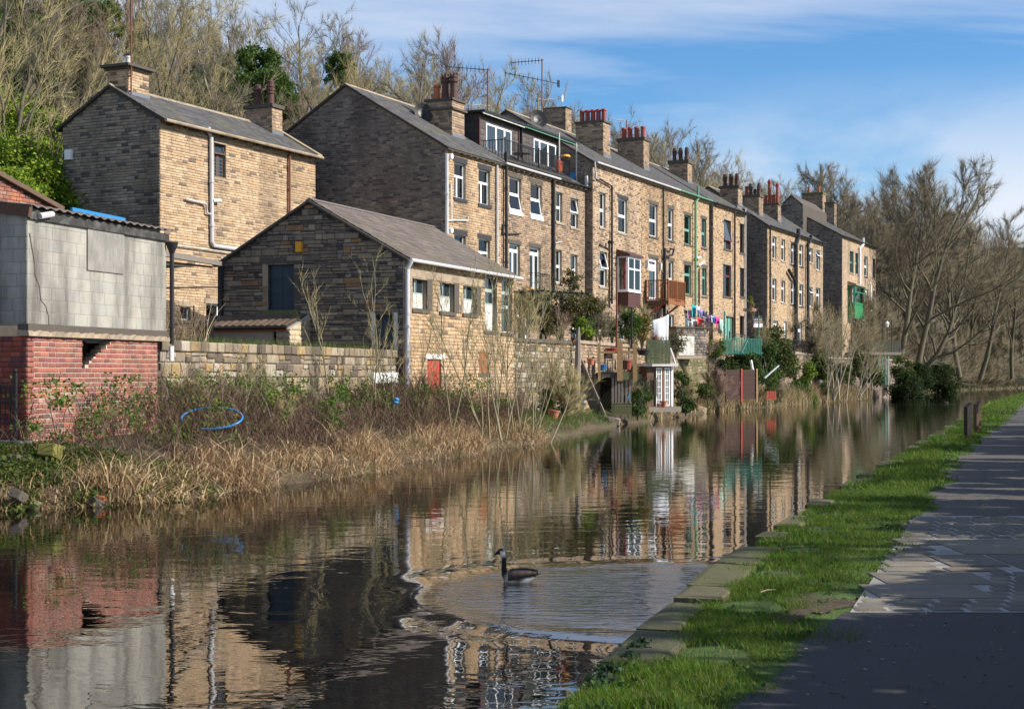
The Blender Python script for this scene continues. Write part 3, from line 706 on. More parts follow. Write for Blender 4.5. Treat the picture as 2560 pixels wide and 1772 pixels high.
h = House('terrace_house', 'terrace house with slate hung dormer, white sills and open lower sashes', 1252.3, 1389, YB(1252.3), 401, 0, [
    (1273, 1297, 441, 524, dict(cells=HALF, sill='white_paint', sill_h=0.22, lintel='dressed_dark', open_cell=1, open_deg=11, w=0.07)),
    (1326, 1349, 456, 536, dict(cells=HALF, sill='white_paint', sill_h=0.22, lintel='dressed_dark', open_cell=1, open_deg=9, w=0.07, curtain='curtain')),
    (1273, 1294, 608, 690, dict(cells=DOORL, sill=None, w=0.08, lintel='dressed_dark')),
    (1324, 1346, 616, 741, dict(cells=[(0, 1, .87, 1), (0, .55, 0, .87), (.55, 1, 0, .87)], sill='white_paint', sill_h=.06, w=0.09, lintel='dressed_dark', curtain='curtain_red')),
    (1294, 1316, 777, 856, dict(cells=[(0, 1, .8, 1), (0, 1, 0, .8)], sill=None, w=0.14, lintel='dressed_dark', curtain='curtain_red')),
    ], ze=TH1.ze, gut='grey_pipe')
h.down(1266, 380, 672, 'black_iron', 0.08, y=-.16); h.path([(1268, 586), (1302, 584)], r=.035); h.path([(1259, 560), (1256, 585), (1266, 583)], r=0.05)
TH2 = h
h = House('terrace_house', 'narrow terrace house with two slim windows a floor, dormer above', 1389.3, 1464, YB(1389.3), 441, 0, [
    (1388.5 + 1, 1400, 479, 554, dict(cells=HALF, w=.07)), (1426, 1440, 494, 567, dict(cells=HALF, w=.07, open_cell=0, open_deg=10)),
    (1389.5, 1399, 623, 706, dict(cells=HALF, w=.07, curtain='curtain_green')), (1426, 1438, 635, 712, dict(cells=HALF, w=.07)),
    (1426, 1440, 790, 850, dict(cells=HALF, w=.07))], ze=TH1.ze, gut='black_iron')
h.down(1384.5, 441, 745, 'black_iron', 0.09, y=-.13); h.down(1466, 440, 475, 'grey_pipe', .1)
h.path([(1389, 608), (1404, 604)], 'grey_pipe', .03)
TH3 = h
TH2.chim(1358, 1414, 1428, 269, 352, (), cap=0.06)
# the taller part of the terrace, half a metre further forward
OC = -0.45
Z4 = None
h = House('terrace_house', 'tall terrace house with white and brown box bay window', 1482, 1602, YB(1482, OC), 402, 0, [
    (1499, 1508.5, 480, 567, dict(cells=HALF, w=.08, curtain='curtain_green')), (1545, 1563, 494, 580, dict(cells=HALF, w=.08, lintel='painted_black_stone', curtain='curtain')),
    (1499, 1512, 628, 715, dict(cells=HALF, w=.07, open_cell=0, open_deg=14)), (1546, 1560, 780, 850, dict(cells=HALF, w=.08))],
    gable=True, zr=None, verge=0.1, pal=[(0.42, 0.315, 0.2), (0.46, 0.36, 0.235), (0.37, 0.275, 0.17), (0.2, 0.155, 0.105), (0.10, 0.085, 0.066)], pw=[4, 4, 3, 2, 1.5], gut='grey_pipe', corb_step=.42)
h.chim(1440, 1508, 1525, 305, 392, (CP, CP, CP, CP, CP), band=0.0)
h.path([(1494, 445), (1530, 466), (1530, 760)], r=.06, y=-.13); h.path([(1524, 600), (1524, 770)], r=.05); h.path([(1499, 611), (1524, 624)], r=.035); h.path([(1497, 751), (1524, 764)], r=.035)
h.path([(1487, 405), (1490, 446), (1496, 447)], 'grey_pipe', .05, -.2); TC1 = h
for px, py in ((1527, 606), (1526, 748)):
    x = h.fr.x(px, -.3); z = h.fr.z(px, py, -.3); MB().box(x - .12, x + .12, -.45, -.15, z - .07, z + .07).put('floodlight', 'black_iron', h.o)
h = House('terrace_house', 'soot stained terrace house behind the red timber balcony', 1602.3, 1690, YB(1602.3, OC), 441, 0, [
    (1623, 1639, 508, 589, dict(cells=HALF, w=.08, curtain='curtain', lintel='dressed_dark', sill='dressed_dark')), (1670, 1679, 521, 599, dict(cells=HALF, w=.08, lintel='dressed_dark', sill='dressed_dark', curtain='curtain_green')),
    (1622, 1640, 643, 750, dict(cells=[(0, 1, .78, 1), (0, 1, 0, .78)], w=.2, sill=None, lintel='dressed_dark')), (1671, 1679, 652, 742, dict(cells=HALF, w=.08, lintel='dressed_dark')),
    (1622, 1641, 780, 815, dict(cells=ONE, w=.09)), (1671, 1680, 786, 830, dict(cells=ONE, w=.09))], ze=TC1.ze, gut='grey_pipe',
    pal=[(0.38, 0.28, 0.16), (0.33, 0.235, 0.135), (0.22, 0.165, 0.105), (0.42, 0.30, 0.165), (0.10, 0.085, 0.066), (0.28, 0.18, 0.10)], pw=[4, 4, 3, 3, 1.2, 1], corb_step=.42)
h.chim(1545, 1609, 1622, 350, 424, (CP, CP, CP, CP), cap=.2)
h.down(1659, 466, 790, r=.05); h.path([(1662, 620), (1662, 800)], r=.09, y=-.2); h.path([(1664, 642), (1682, 637), (1684, 624), (1676, 622)], r=.07, y=-.25)
for px, py in ((1618, 660), (1651, 666), (1621, 782), (1651, 782)):
    x = h.fr.x(px, -.08); z = h.fr.z(px, py, -.08); MB().box(x - .09, x + .09, -.16, -.03, z - .22, z + .22).put('wall_light', 'old_white', h.o)
TC2 = h
GS = dict(frame='sash_green', w=.08, lintel='dressed_dark', sill='dressed_dark')
h = House('terrace_house', 'terrace house with green sash windows and green downpipe', 1690.3, 1772, YB(1690.3, OC), 470, 0, [
    (1710, 1723, 536, 609, dict(cells=HALF, **GS)), (1753, 1761, 546, 618, dict(cells=HALF, **GS)),
    (1710, 1724, 659, 735, dict(cells=THIRD, curtain='curtain', **GS)), (1754, 1762, 668, 740, dict(cells=THIRD, **GS)),
    (1712, 1724, 790, 840, dict(cells=ONE, **GS))], ze=TC1.ze, gut='green_paint', corb_step=.42, pal=BUFF, pw=BUFF_W)
h.chim(1673, 1719, 1730, 408, 458, (CR, CR, CR), cap=.25)
h.path([(1745, 467), (1745, 498), (1739, 506), (1739, 770)], 'green_paint', .085, -.2, 'downpipe'); h.path([(1748, 672), (1748, 780)], 'black_iron', .05)
h.path([(1741, 645), (1752, 643)], 'grey_pipe', .08, -.2); h.path([(1747, 664), (1760, 655)], 'white_paint', .07, -.3); TC3 = h
RW = dict(frame='maroon', w=.07, sill='dressed_dark')
h = House('terrace_house', 'end terrace house with dark red window frames and thin pale downpipe', 1783, 1865, YB(1783, OC - .22), 504, 0, [
    (1809, 1823, 548, 621, dict(cells=[(0, 1, .28, 1), (0, 1, 0, .28)], open_cell=0, open_deg=8, **RW)), (1849, 1856, 558, 631, dict(cells=ONE, **RW)),
    (1807, 1824, 660, 740, dict(cells=THIRD, curtain='curtain', **RW)), (1849, 1856, 669, 741, dict(cells=ONE, **RW)),
    (1814, 1830, 789, 850, dict(cells=[(0, .45, 0, 1), (.45, 1, 0, 1)], glass='sash_green', frame='maroon', w=.06, sill=None)), (1849, 1856, 789, 838, dict(cells=ONE, **RW))],
    ze=TC1.ze - .1, gable=True, gable_far=True, verge1=.1, pal=BUFF, pw=BUFF_W)
h.chim(1800, 1845, 1855, 470, 513, (CR, CR, CR), cap=.2)
h.path([(1843, 513), (1837, 532), (1837, 850)], r=.07, y=-.15); h.path([(1864, 520), (1864, 850)], 'grey_pipe', .05, -.12); h.path([(1840, 538), (1862, 540)], r=.05); TC4 = h
# the next two blocks
def wl(cols, rows): return cols
T9 = dict(cells=THIRD, w=.09); T9b = dict(cells=THIRD, w=.09, sill='painted_black_stone'); T9o = dict(cells=THIRD, w=.09, open_cell=0, open_deg=28); T12 = dict(cells=THIRD, w=.12)
h = House('terrace_house', 'near house of the middle stone row, beside its dark gable', 1918.5, 1967, YB(1918.5), 561, 0, [
    (1930.5, 1937, 590, 646, T9), (1953, 1959, 597, 651, T9), (1930.5, 1937, 696, 751, T9), (1953, 1959, 701, 756, T9), (1932.5, 1941, 801, 830, dict(cells=THIRD, w=.1)), (1958.5, 1963, 803, 862, dict(cells=ONE, w=.3))],
    gable=True, pal=BUFF, pw=BUFF_W, verge=.1, W=9.5, yr=4.75); TD = h
h.chim(1857, 1897.5, 1907, 492, 539, (CR, (pot_ring, .5, .15, 'soot_pot'), CR, CP), cap=.2); h.down(1926, 570, 850, r=.06)
h = House('terrace_house', 'centre house of the middle stone row, with thick branching black downpipe', 1967.2, 2012, YB(1967.2), 576, 0, [
    (1976.5, 1983, 604, 660, T9b), (1998, 2004, 610, 665, T9b), (1976.5, 1983, 705, 760, T9b), (1998, 2004, 710, 765, T9b), (1994.5, 2001, 807, 861, T12)],
    pal=BUFF, pw=BUFF_W, W=9.5, yr=4.75, ze=TD.ze)
h.chim(1905, 1944.6, 1952, 512, 555, ((pot_hood, 1.6, .16, 'red_pot'), CP, (pot_hood, 1.9, .17, 'red_pot'), CP), cap=.15)
h.path([(1996, 572), (1996, 595), (1990, 612), (1990, 860)], r=.17, y=-.25, name='downpipe'); h.path([(1972, 675), (1988, 702)], r=.13, y=-.25)
h = House('terrace_house', 'far house of the middle stone row, top lights of two windows open', 2012.2, 2057, YB(2012.2), 590, 0, [
    (2022, 2028, 619, 655, T9), (2040, 2047, 624, 674, T9o), (2022, 2028, 716.5, 766, T9o), (2040, 2047, 719, 770, T9), (2024.5, 2032, 810, 861, T12)],
    pal=BUFF, pw=BUFF_W, W=9.5, yr=4.75, ze=TD.ze, gable_far=True, verge1=.1)
h.path([(2027, 588), (2027, 600), (2020, 612), (2020, 860)], r=.13, y=-.22, name='downpipe')
h = House('terrace_house', 'farthest stone house of the row, with green box bay and white downpipes', 2105.5, 2189, YB(2105.5), 588, 0, [
    (2124, 2130.5, 627, 681, dict(cells=HALF, frame='teal_paint', w=.09)), (2138, 2142.5, 632, 684, dict(cells=HALF, frame='teal_paint', w=.09)), (2160, 2166, 640, 690, dict(cells=HALF, w=.1, sill='painted_black_stone')), (2181, 2185, 645, 695, dict(cells=HALF, frame='maroon', w=.07)),
    (2163, 2167, 723, 793, dict(cells=ONE, w=.25)), (2181, 2185, 726, 776, dict(cells=HALF, w=.07)), (2126, 2131, 806, 850, dict(cells=ONE, frame='teal_paint', w=.1)), (2161, 2168, 805, 850, dict(cells=HALF, w=.12)), (2181, 2185, 808, 845, dict(cells=ONE, w=.12))],
    gable=True, pal=[(0.44, 0.34, 0.225), (0.40, 0.31, 0.2), (0.46, 0.365, 0.25), (0.33, 0.25, 0.16)], pw=None, verge=.1, W=11.5, yr=5.75)
h.chim(2006, 2056, 2064, 485, 546, (CO, CO), cap=.2, capm='timber_moss'); h.chim(2062, 2085.6, 2091, 508, 562, (), cap=.1)
h.path([(2158, 595), (2158, 612), (2150, 620), (2150, 850)], 'white_paint', .12, -.2, 'downpipe'); h.path([(2174, 706), (2177, 712), (2177, 850)], 'white_paint', .09, -.2, 'downpipe'); TE = h
# rear wing of that house: a second, lower gable behind
fr = TE.fr; wing = MB(); xw = -1.5
y0, y1 = fr.gy(2008, xw), fr.gy(1948, xw); ya = (y0 + y1) / 2; zw = fr.gz(2005, 512, xw); za = fr.gz(1968, 487, xw)
wing.prism([(xw, y0, 3.5), (xw, y1, 3.5), (xw, y1, zw), (xw, ya, za), (xw, y0, zw)], (9, 0, 0)); wing.put('rear_wing', 'dressed_dark', TE.o)
gw = lay(y0, y1, 8, za, .14, .36, (), lambda a: zw + (za - zw) * (1 - abs(a - ya) / (ya - y0)) - .05)
tag(put('stonework', stone_mesh('stonework', gw, (xw, 0, 0), (0, 1, 0), (-1, 0, 0), .03, .007, GREY, GREY_W), 'dark_stone', TE.o), kind='stuff')

# box bays
def box_bay(H, px_l, px_c, px_r, pt_, pb_, pp_, frame, panel, roofm, label):
    """bay standing out from the wall: left cheek px_l..px_c, front px_c..px_r"""
    fr = H.fr; proj = 0.1
    for _ in range(40):
        proj = min(max(proj + fr.gy(px_l, fr.x(px_c, -proj)) * .5, .2), 2.5)
    x0 = fr.x(px_c, -proj); x1 = fr.x(px_r, -proj); zt = fr.z(px_c, pt_, -proj); zb = fr.z(px_c, pb_, -proj); zp = fr.z(px_c, pp_, -proj)
    b = MB().box(x0 + .03, x1 - .03, -proj + .03, -.03, zp, zb - .02)
    bay = b.put('bay_window', panel, H.o); bay['label'] = label
    n = max(3, int((zb - zp) / .14))
    for k in range(n):
        za, zc = zp + (zb - zp) * k / n, zp + (zb - zp) * (k + 1) / n - .012
        MB().box(x0 + .005, x1 - .005, -proj, -proj + .028, za, zc).put('board', panel, bay)
    c = MB(); ring(c, x0, x1, zb, zt, .11, -proj, -proj + .07)
    c.box(x0 + .11, x1 - .11, -proj, -proj + .07, zb + (zt - zb) * .62, zb + (zt - zb) * .62 + .09)
    xm = (x0 + x1) / 2; c.box(xm - .05, xm + .05, -proj + .001, -proj + .07, zb + .11, zt - .11)
    c.box(x0, x0 + .07, -proj + .07, -proj + .14, zb, zt); c.box(x0, x0 + .07, -.12, -.02, zb, zt); c.box(x0, x0 + .07, -proj + .14, -.12, zb, zb + .09); c.box(x0, x0 + .07, -proj + .14, -.12, zt - .08, zt)
    c.box(x0 - .05, x1 + .05, -proj - .06, -.02, zb - .06, zb - .002); c.box(x1 - .07, x1, -proj + .07, -.02, zb, zt)
    c.put('frame', frame, bay)
    MB().box(x0 + .08, x1 - .08, -proj + .03, -proj + .04, zb + .05, zt - .05).put('pane', 'clear_glass', bay)
    MB().box(x0 + .02, x0 + .03, -proj + .1, -.1, zb + .05, zt - .05).put('pane', 'clear_glass', bay)
    MB().box(x0 + .2, x0 + (x1 - x0) * .35, -proj + .3, -proj + .34, zb, zt).put('curtain', 'curtain_red' if panel == 'clad_brown' else 'curtain', bay)
    MB().box(x0 + .03, x1 - .03, -.06, -.04, zb, zt).put('back_board', 'timber_brown', bay)
    r_ = MB().prism([(x0 - .12, -proj - .14, zt), (x0 - .12, -.01, zt), (x0 - .12, -.01, zt + .42), (x0 - .12, -proj - .14, zt + .12)], (x1 - x0 + .24, 0, 0)); r_.put('bay_roof', roofm, bay)
    return bay
box_bay(TC1, 1542, 1570.5, 1602, 640, 727, 766, 'upvc', 'clad_brown', 'clad_brown', 'white framed box bay with brown boarded base')
box_bay(TE, 2119, 2137, 2162, 713, 758, 795, 'bright_green', 'bright_green', 'dressed', 'bright green boarded box bay')

# red timber balcony on the terrace
def balcony(H):
    fr = H.fr; proj = 1.5
    x0 = fr.x(1670, -proj); 
    for _ in range(30):
        x0 = fr.x(1670, -proj); bk = fr.gy(1612, x0); proj = min(max(proj + bk * .5, .4), 3)
    x0 = fr.x(1670, -proj); x1 = fr.x(1711, -proj); zd = fr.z(1670, 752, -proj); zt = fr.z(1670, 700, -proj)
    b = thing('balcony', 'red brown timber balcony bracketed from the terrace wall', 'balcony', fr.world(x0, 0, 0), fr.rz)
    w = x1 - x0
    n = max(4, int(w / .15))
    for k in range(n): MB().box(w * k / n + .005, w * (k + 1) / n - .005, -proj, -.03, zd, zd + .04).put('deck_board', 'timber_red', b)
    MB().box(0, w, -proj - .04, -proj - .002, zd - .2, zd + .02).put('fascia', 'timber_red', b); MB().box(-.045, -.002, -proj, -.03, zd - .2, zd + .02).put('fascia', 'timber_brown', b)
    posts = [(0, -proj), (w, -proj), (w / 2, -proj), (0, -.08), (w, -.08)]
    for (x, y) in posts: MB().box(x - .045, x + .045, y - .05, y + .04, zd - .3, zt + .05).put('post', 'timber_red', b)
    for (p, q) in (((0, -proj), (w, -proj)), ((0, -proj), (0, -.08)), ((w, -proj), (w, -.08))):
        MB().beam((*p, zt), (*q, zt), .08, .06).put('rail', 'timber_red', b); MB().beam((*p, zd + .12), (*q, zd + .12), .05, .06).put('rail', 'timber_red', b)
        ln = math.dist(p, q); k = int(ln / .14)
        for i in range(1, k):
            u = i / k; x, y = p[0] + (q[0] - p[0]) * u, p[1] + (q[1] - p[1]) * u
            MB().box(x - .018, x + .018, y - .018, y + .018, zd + .12, zt).put('baluster', 'timber_red', b)
    for x in (.15, w - .15): MB().beam((x, -.03, zd - .95), (x, -proj + .25, zd - .1), .08, .1).put('bracket', 'red_paint', b)
balcony(TC2)

# dormers with their roof terrace
def dormer(H, px0, px1, off, pt0, name, label, win, trim, left_side=True):
    fr = H.fr; x0, x1 = fr.x(px0, off), fr.x(px1, off); zt = fr.z(px0, pt0, off); zb = H.rz(off) - .9
    back = (zt - H.ze) / ((H.zr - H.ze) / H.yr)
    d = MB().box(x0, x1, off, min(back, H.yr) + .6, zb, zt).put('dormer', 'mortar_dark', H.o); d['label'] = label
    rc = [q for q in lay(x0, x1, zb, zt - .1, .3, .28, [(fr.x(win[0], off), fr.x(win[1], off), zb, zt - .35)], hv=.05, lv=.1)]
    pal = [(.10, .085, .095), (.13, .11, .115), (.085, .075, .085), (.15, .125, .125)]
    tag(put('slate_hanging', stone_mesh('s', rc, (0, off, 0), (1, 0, 0), (0, -1, 0), .02, .006, pal, None), 'slate', d), kind='stuff')
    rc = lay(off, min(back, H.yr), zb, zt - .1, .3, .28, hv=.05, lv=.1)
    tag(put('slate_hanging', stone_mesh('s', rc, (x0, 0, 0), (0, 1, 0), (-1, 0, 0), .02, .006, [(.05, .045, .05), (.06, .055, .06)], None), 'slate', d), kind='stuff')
    MB().box(x0 - .15, x1 + .1, off - .4, min(back, H.yr) + .5, zt + .022, zt + .14).put('dormer_roof', 'black_iron', d)
    MB().box(x0 - .16, x1 + .11, off - .34, off - .302, zt - .06, zt + .02).put('fascia', trim, d)
    MB().box(x0 - .05, x0 + .06, off - .06, off - .025, zb, zt - .1).put('trim_board', 'maroon' if trim == 'old_white' else 'black_iron', d)
    MB().box(x1 - .08, x1 + .02, off - .06, off - .025, zb, zt - .1).put('trim_board', 'maroon' if trim == 'old_white' else trim, d)
    wx0, wx1 = fr.x(win[0], off), fr.x(win[1], off)
    return d, (wx0, wx1, zb + .1, zt - .38), off
for (H, a, b_, off, pt0, lab, win, trim, cells, cur) in (
        (TH2, 1197, 1296, 1.75, 283, 'slate hung dormer with white french window and red corner trim', (1213, 1276), 'old_white', [(0, .38, 0, 1), (.38, .72, 0, 1), (.72, 1, 0, 1)], 'curtain_red'),
        (TH2, 1303, 1430, 1.75, 318, 'slate hung dormer with wide white doors and green fascia', (1332, 1402), 'green_paint', [(0, .2, 0, 1), (.2, .5, 0, 1), (.5, .78, 0, 1), (.78, 1, 0, 1)], 'curtain')):
    d, o, off = dormer(H, a, b_, off, pt0, 'dormer', lab, win, trim)
    cells_ = cells; b = MB(); W_, H_ = o[1] - o[0], o[3] - o[2]
    for (u0, u1, v0, v1) in cells_: ring(b, o[0] + u0 * W_, o[0] + u1 * W_, o[2], o[3], .09, off - .06, off - .012)
    f = b.put('window', 'upvc', H.o)
    for (u0, u1, v0, v1) in cells_: MB().box(o[0] + u0 * W_ + .08, o[0] + u1 * W_ - .08, off - .035, off - .028, o[2] + .08, o[3] - .08).put('pane', 'glass', f)
    MB().box(o[0] + .1, o[0] + W_ * .12, off - .027, off - .022, o[2] + .1, o[3] - .1).put('curtain', cur, f)
# railings of the roof terrace
fr = TH2.fr
rail = thing('roof_terrace_railing', 'thin black iron railing round the roof terrace before the dormers', 'railing', fr.world(0, 0, 0), fr.rz)
zr0 = TH2.rz(0.35) + .05; xa, xb = fr.x(1262, .3), fr.x(1425, .3)
MB().box(xa, xb, .15, 1.7, zr0 - .1, zr0).put('deck', 'mortar_dark', rail)
zt = zr0 + 1.0
for zz_ in (zt, zr0 + .12): MB().tube([(xa, .3, zz_), (xb, .3, zz_)], .022, 6).put('rail', 'black_iron', rail)
MB().tube([(xa, .3, zt), (xa, 1.6, zt)], .022, 6).put('rail', 'black_iron', rail)
k = int((xb - xa) / .16); bme = MB().box(-.012, .012, -.012, .012, 0, zt - zr0).mesh('baluster'); bme.materials.append(MATS['black_iron'])
for i in range(k + 1): put('baluster', bme, None, rail, (xa + (xb - xa) * i / k, .3, zr0))
for i in range(8): put('baluster', bme, None, rail, (xa, .3 + i * .17, zr0))
for xx in (xa, (xa + xb) / 2, xb): MB().box(xx - .03, xx + .03, .27, .33, zr0, zt + .12).put('post', 'black_iron', rail)
def onroof(px, py, off, ): return fr.x(px, off), off, fr.z(px, py, off)
# things on the roof terrace
x, y, z = onroof(1303, 420, .9)
t = thing('garden_table', 'small round wooden table behind the roof terrace railing', 'table', fr.world(x, .9, zr0), fr.rz)
MB().lathe([(.45, .72), (.45, .76)], n=16).put('table_top', 'timber_brown', t)
for a in range(3): MB().tube([(.3 * math.cos(a * 2.1), .3 * math.sin(a * 2.1), 0), (.1 * math.cos(a * 2.1), .1 * math.sin(a * 2.1), .72)], .025, 6).put('leg', 'timber_brown', t)
for (px, nm, lab, prof, m_, zz_) in ((1397, 'gas_bottle', 'orange gas bottle on the roof terrace', [(.17, 0), (.19, .05), (.19, .55), (.12, .7), (.06, .72), (.06, .8)], 'orange_plastic', .35), (1402, 'flower_pot', 'small terracotta pot at the end of the roof terrace', [(.09, 0), (.13, .22), (.15, .22), (.15, .26)], 'terracotta', 0), (1372, 'bucket', 'blue bucket on the roof terrace by the railing', [(.12, 0), (.16, .3), (.17, .31)], 'blue_plastic', 0), (1430, 'laundry_basket', 'pale blue laundry basket at the end of the roof terrace', [(.2, 0), (.28, .5), (.3, .52)], 'blue_plastic', 0)):
    o = MB().lathe(prof, n=14).put(nm, m_, None); o.location = fr.world(fr.x(px, .8), .8, zr0 + zz_); tag(o, lab, nm.replace('_', ' '))
b = thing('hanging_basket', 'hanging basket with yellow flowers on the roof terrace pole', 'basket', fr.world(fr.x(1414, .5), .5, zr0 + 1.15), fr.rz)
MB().lathe([(.05, -.22), (.2, -.12), (.3, 0), (.3, .03)]).put('bowl', 'timber_brown', b); MB().lathe([(.28, .03), (.22, .14), (.05, .18)]).put('flowers', 'yellow_plastic', b)
for px, top in ((1398, 333), (1441, 358)):
    x = fr.x(px, .5); o = MB().tube([(0, 0, 0), (0, 0, fr.z(px, top, .5) - zr0)], .04, 6).put('washing_line_pole', 'old_white', None)
    o.location = fr.world(x, .5, zr0); tag(o, 'slim white pole at the %s of the roof terrace' % ('middle' if px < 1420 else 'far end'), 'pole')

# aerials and satellite dishes
def aerial(name, label, H, px, py0, py1, off, arms):
    fr = H.fr; x = fr.x(px, off); z0 = fr.z(px, py0, off); z1 = fr.z(px, py1, off)
    o = thing(name, label, 'aerial', fr.world(x, off, z0), fr.rz)
    MB().tube([(0, 0, -.6), (0, 0, z1 - z0)], .035, 6).put('mast', 'rust_iron', o)
    for (zf, ln, tilt, back, n, el, m_) in arms:
        z = (z1 - z0) * zf; d = Vector((-math.cos(R(tilt)) * .55, math.cos(R(tilt)) * .83, math.sin(R(tilt)))); p = Vector((0, 0, z))
        b = MB().tube([p - d * back, p + d * ln], .02, 5); s_ = Vector((.83, .55, 0))
        for i in range(n):
            q = p + d * (ln * (i + 1) / n); b.tube([q - Vector((0, 0, el)), q + Vector((0, 0, el))], .014, 4); b.tube([q - s_ * el, q + s_ * el], .012, 4)
        if back > .3: q = p - d * back; b.box(q.x - .12, q.x + .12, q.y - .03, q.y + .03, q.z - .2, q.z + .2)
        b.put('antenna', m_, o)
    return o
aerial('television_aerial', 'television aerial on rusty mast behind the first dormer', TH2, 1219, 285, 172, 4.2, [(.97, 2.3, 3, .1, 10, .18, 'black_iron'), (.18, 1.6, 2, .1, 8, .2, 'old_white')])
aerial('television_aerial', 'tallest television aerial, three antennas on one mast beside the plain chimney', TH2, 1355, 290, 147, 4.0, [(.97, 1.8, -6, .1, 9, .2, 'black_iron'), (.62, 2.2, 10, 1.0, 8, .14, 'black_iron'), (.28, .2, -5, 1.2, 6, .12, 'old_white')])
aerial('television_aerial', 'slim television aerial behind the chimney with four red pots', TC1, 1566, 330, 300, 5.6, [(.9, 1.2, 6, .3, 6, .15, 'old_white')])
def dish(label, fr, px, py, off, r, m_='black_iron'):
    o = thing('satellite_dish', label, 'satellite dish', fr.world(fr.x(px, off), off, fr.z(px, py, off)), fr.rz)
    b = MB().lathe([(.02, 0), (r * .5, .04), (r * .85, .11), (r, .16), (r * .98, .18), (r * .5, .07), (.02, .03)], n=18); o2 = b.put('reflector', m_, o); o2.rotation_euler = (R(75), 0, R(-40))
    MB().tube([(0, 0, 0), (0, .3, -.5)], .03, 6).put('bracket', 'black_iron', o); MB().tube([(0, 0, -.2), (-.25, -.4, .05)], .02, 5).put('feed_arm', 'black_iron', o)
dish('dark satellite dish on the roof beside the crowned chimney pots', TH1.fr, 1056, 285, 3.4, .5); dish('dark satellite dish beside the plain chimney without pots', TH2.fr, 1344, 300, 3.9, .55)
# ---------------------------------------------------------------- detached stone house at the left
FA = Frame(400, 58.0, 3040); fr = FA
hA = thing('stone_house', 'tall detached stone house with white downpipe and a chimney at each end', 'house', (fr.X0, fr.Y0, 0), fr.rz)
LA = fr.x(788); WA = fr.gy(157); yrA = fr.gy(275); zeA = fr.z(400, 290); zrA = fr.gz(275, 213)
wA = [(535, 558, 357, 440), (450, 470, 765, 800), (515, 545, 758, 802)]
opsA = [opening(fr, w) for w in wA]
GA = [(0.42, 0.325, 0.20), (0.46, 0.36, 0.225), (0.39, 0.29, 0.17), (0.43, 0.33, 0.20), (0.35, 0.255, 0.15), (0.44, 0.29, 0.145), (0.13, 0.105, 0.08), (0.24, 0.18, 0.12)]
front_wall(hA, 0, LA, 2.8, zeA - .05, opsA, GA, [5, 5, 4, 5, 3, 1.2, 1.1, 1.6], course=.105, ln=.38)
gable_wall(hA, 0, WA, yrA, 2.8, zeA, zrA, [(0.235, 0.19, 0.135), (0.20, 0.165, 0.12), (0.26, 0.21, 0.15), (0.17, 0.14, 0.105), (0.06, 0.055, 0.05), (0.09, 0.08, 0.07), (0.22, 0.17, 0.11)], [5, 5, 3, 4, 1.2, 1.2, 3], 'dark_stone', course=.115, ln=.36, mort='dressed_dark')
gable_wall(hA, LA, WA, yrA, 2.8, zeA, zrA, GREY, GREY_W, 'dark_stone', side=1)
rA, rzA = roof(hA, 0, LA, WA, yrA, zeA, zrA, oh=.28, verge0=.1, verge1=.08)
MB().prism([(LA - .2, -.3, zeA - .2), (LA - .2, yrA, zrA + .02), (LA - .2, yrA, zrA + .14), (LA - .2, -.3, zeA - .06)], (.34, 0, 0)).put('coping', 'dressed', hA)
gutter(hA, -.1, LA + .1, zeA - .2, y=-.36, m='dressed', r=.07)
corbels(hA, .3, LA - .1, zeA - .1, .8, 'dressed_dark', .26)
window(hA, *opsA[0], cells=[(0, 1, .68, 1), (0, .5, 0, .68), (.5, 1, 0, .68)], frame='timber_brown', w=.06, sill=None, open_cell=0, open_deg=14)
b = MB(); o = opsA[0]
for k in range(1, 5): b.box(o[0] + (o[1] - o[0]) * k / 5 - .008, o[0] + (o[1] - o[0]) * k / 5 + .008, .11, .135, o[2], o[2] + (o[3] - o[2]) * .66)
for k in range(1, 6): b.box(o[0], o[1], .112, .134, o[2] + (o[3] - o[2]) * .66 * k / 6 - .008, o[2] + (o[3] - o[2]) * .66 * k / 6 + .008)
b.put('leading', 'lead', hA)
for o in opsA[1:]: window(hA, *o, cells=ONE, curtain='curtain', w=.07)
def pathA(pts, m, r, name='waste_pipe', y=-.12): return pipe(hA, [(fr.x(a, y), y, fr.z(a, b_, y)) for a, b_ in pts], r, m, name, n=10, clips=(name == 'downpipe'))
pathA([(521, 318), (522, 330), (528, 344), (530, 606), (533, 614), (600, 624)], 'grey_pipe', .085, 'downpipe')
pathA([(464, 497), (515, 510), (518, 533), (530, 537)], 'grey_pipe', .04); pathA([(531, 502), (551, 502)], 'grey_pipe', .085, y=-.16)
pathA([(724, 372), (724, 540)], 'rust_iron', .055, 'downpipe')
pathA([(432, 612), (580, 632)], 'old_white', .025)
yb, zb = fr.gy(175), fr.gz(175, 388)
MB().box(-.14, -.01, yb - .17, yb + .17, zb - .2, zb + .2).put('alarm_box', 'upvc', hA)
c1, d1 = chimney(hA, fr, rzA, 269, 319, 371, 172, 236, ((pot_plain, .5, .11, 'old_white'),), cap=.16, pal=GA + [(0.07, .06, .05)], w=[4, 4, 3, 4, 3, 1, 2, 2, 3], band=.0)
MB().box(d1[0] - .22, d1[1] + .22, d1[2] - .22, d1[3] + .22, d1[5] + .1, d1[5] + .2).put('cap', 'dressed_dark', c1)
xm = fr.x(328, d1[2] - .15); MB().tube([(xm, d1[2] - .15, d1[5] - 1.1), (xm, d1[2] - .15, d1[5] + 6)], .035, 6).put('mast', 'rust_iron', hA)
for dz in (-.9, -.3): MB().beam((xm, d1[2] - .15, d1[5] + dz), (xm, d1[2], d1[5] + dz), .05, .05).put('mast_bracket', 'rust_iron', hA)
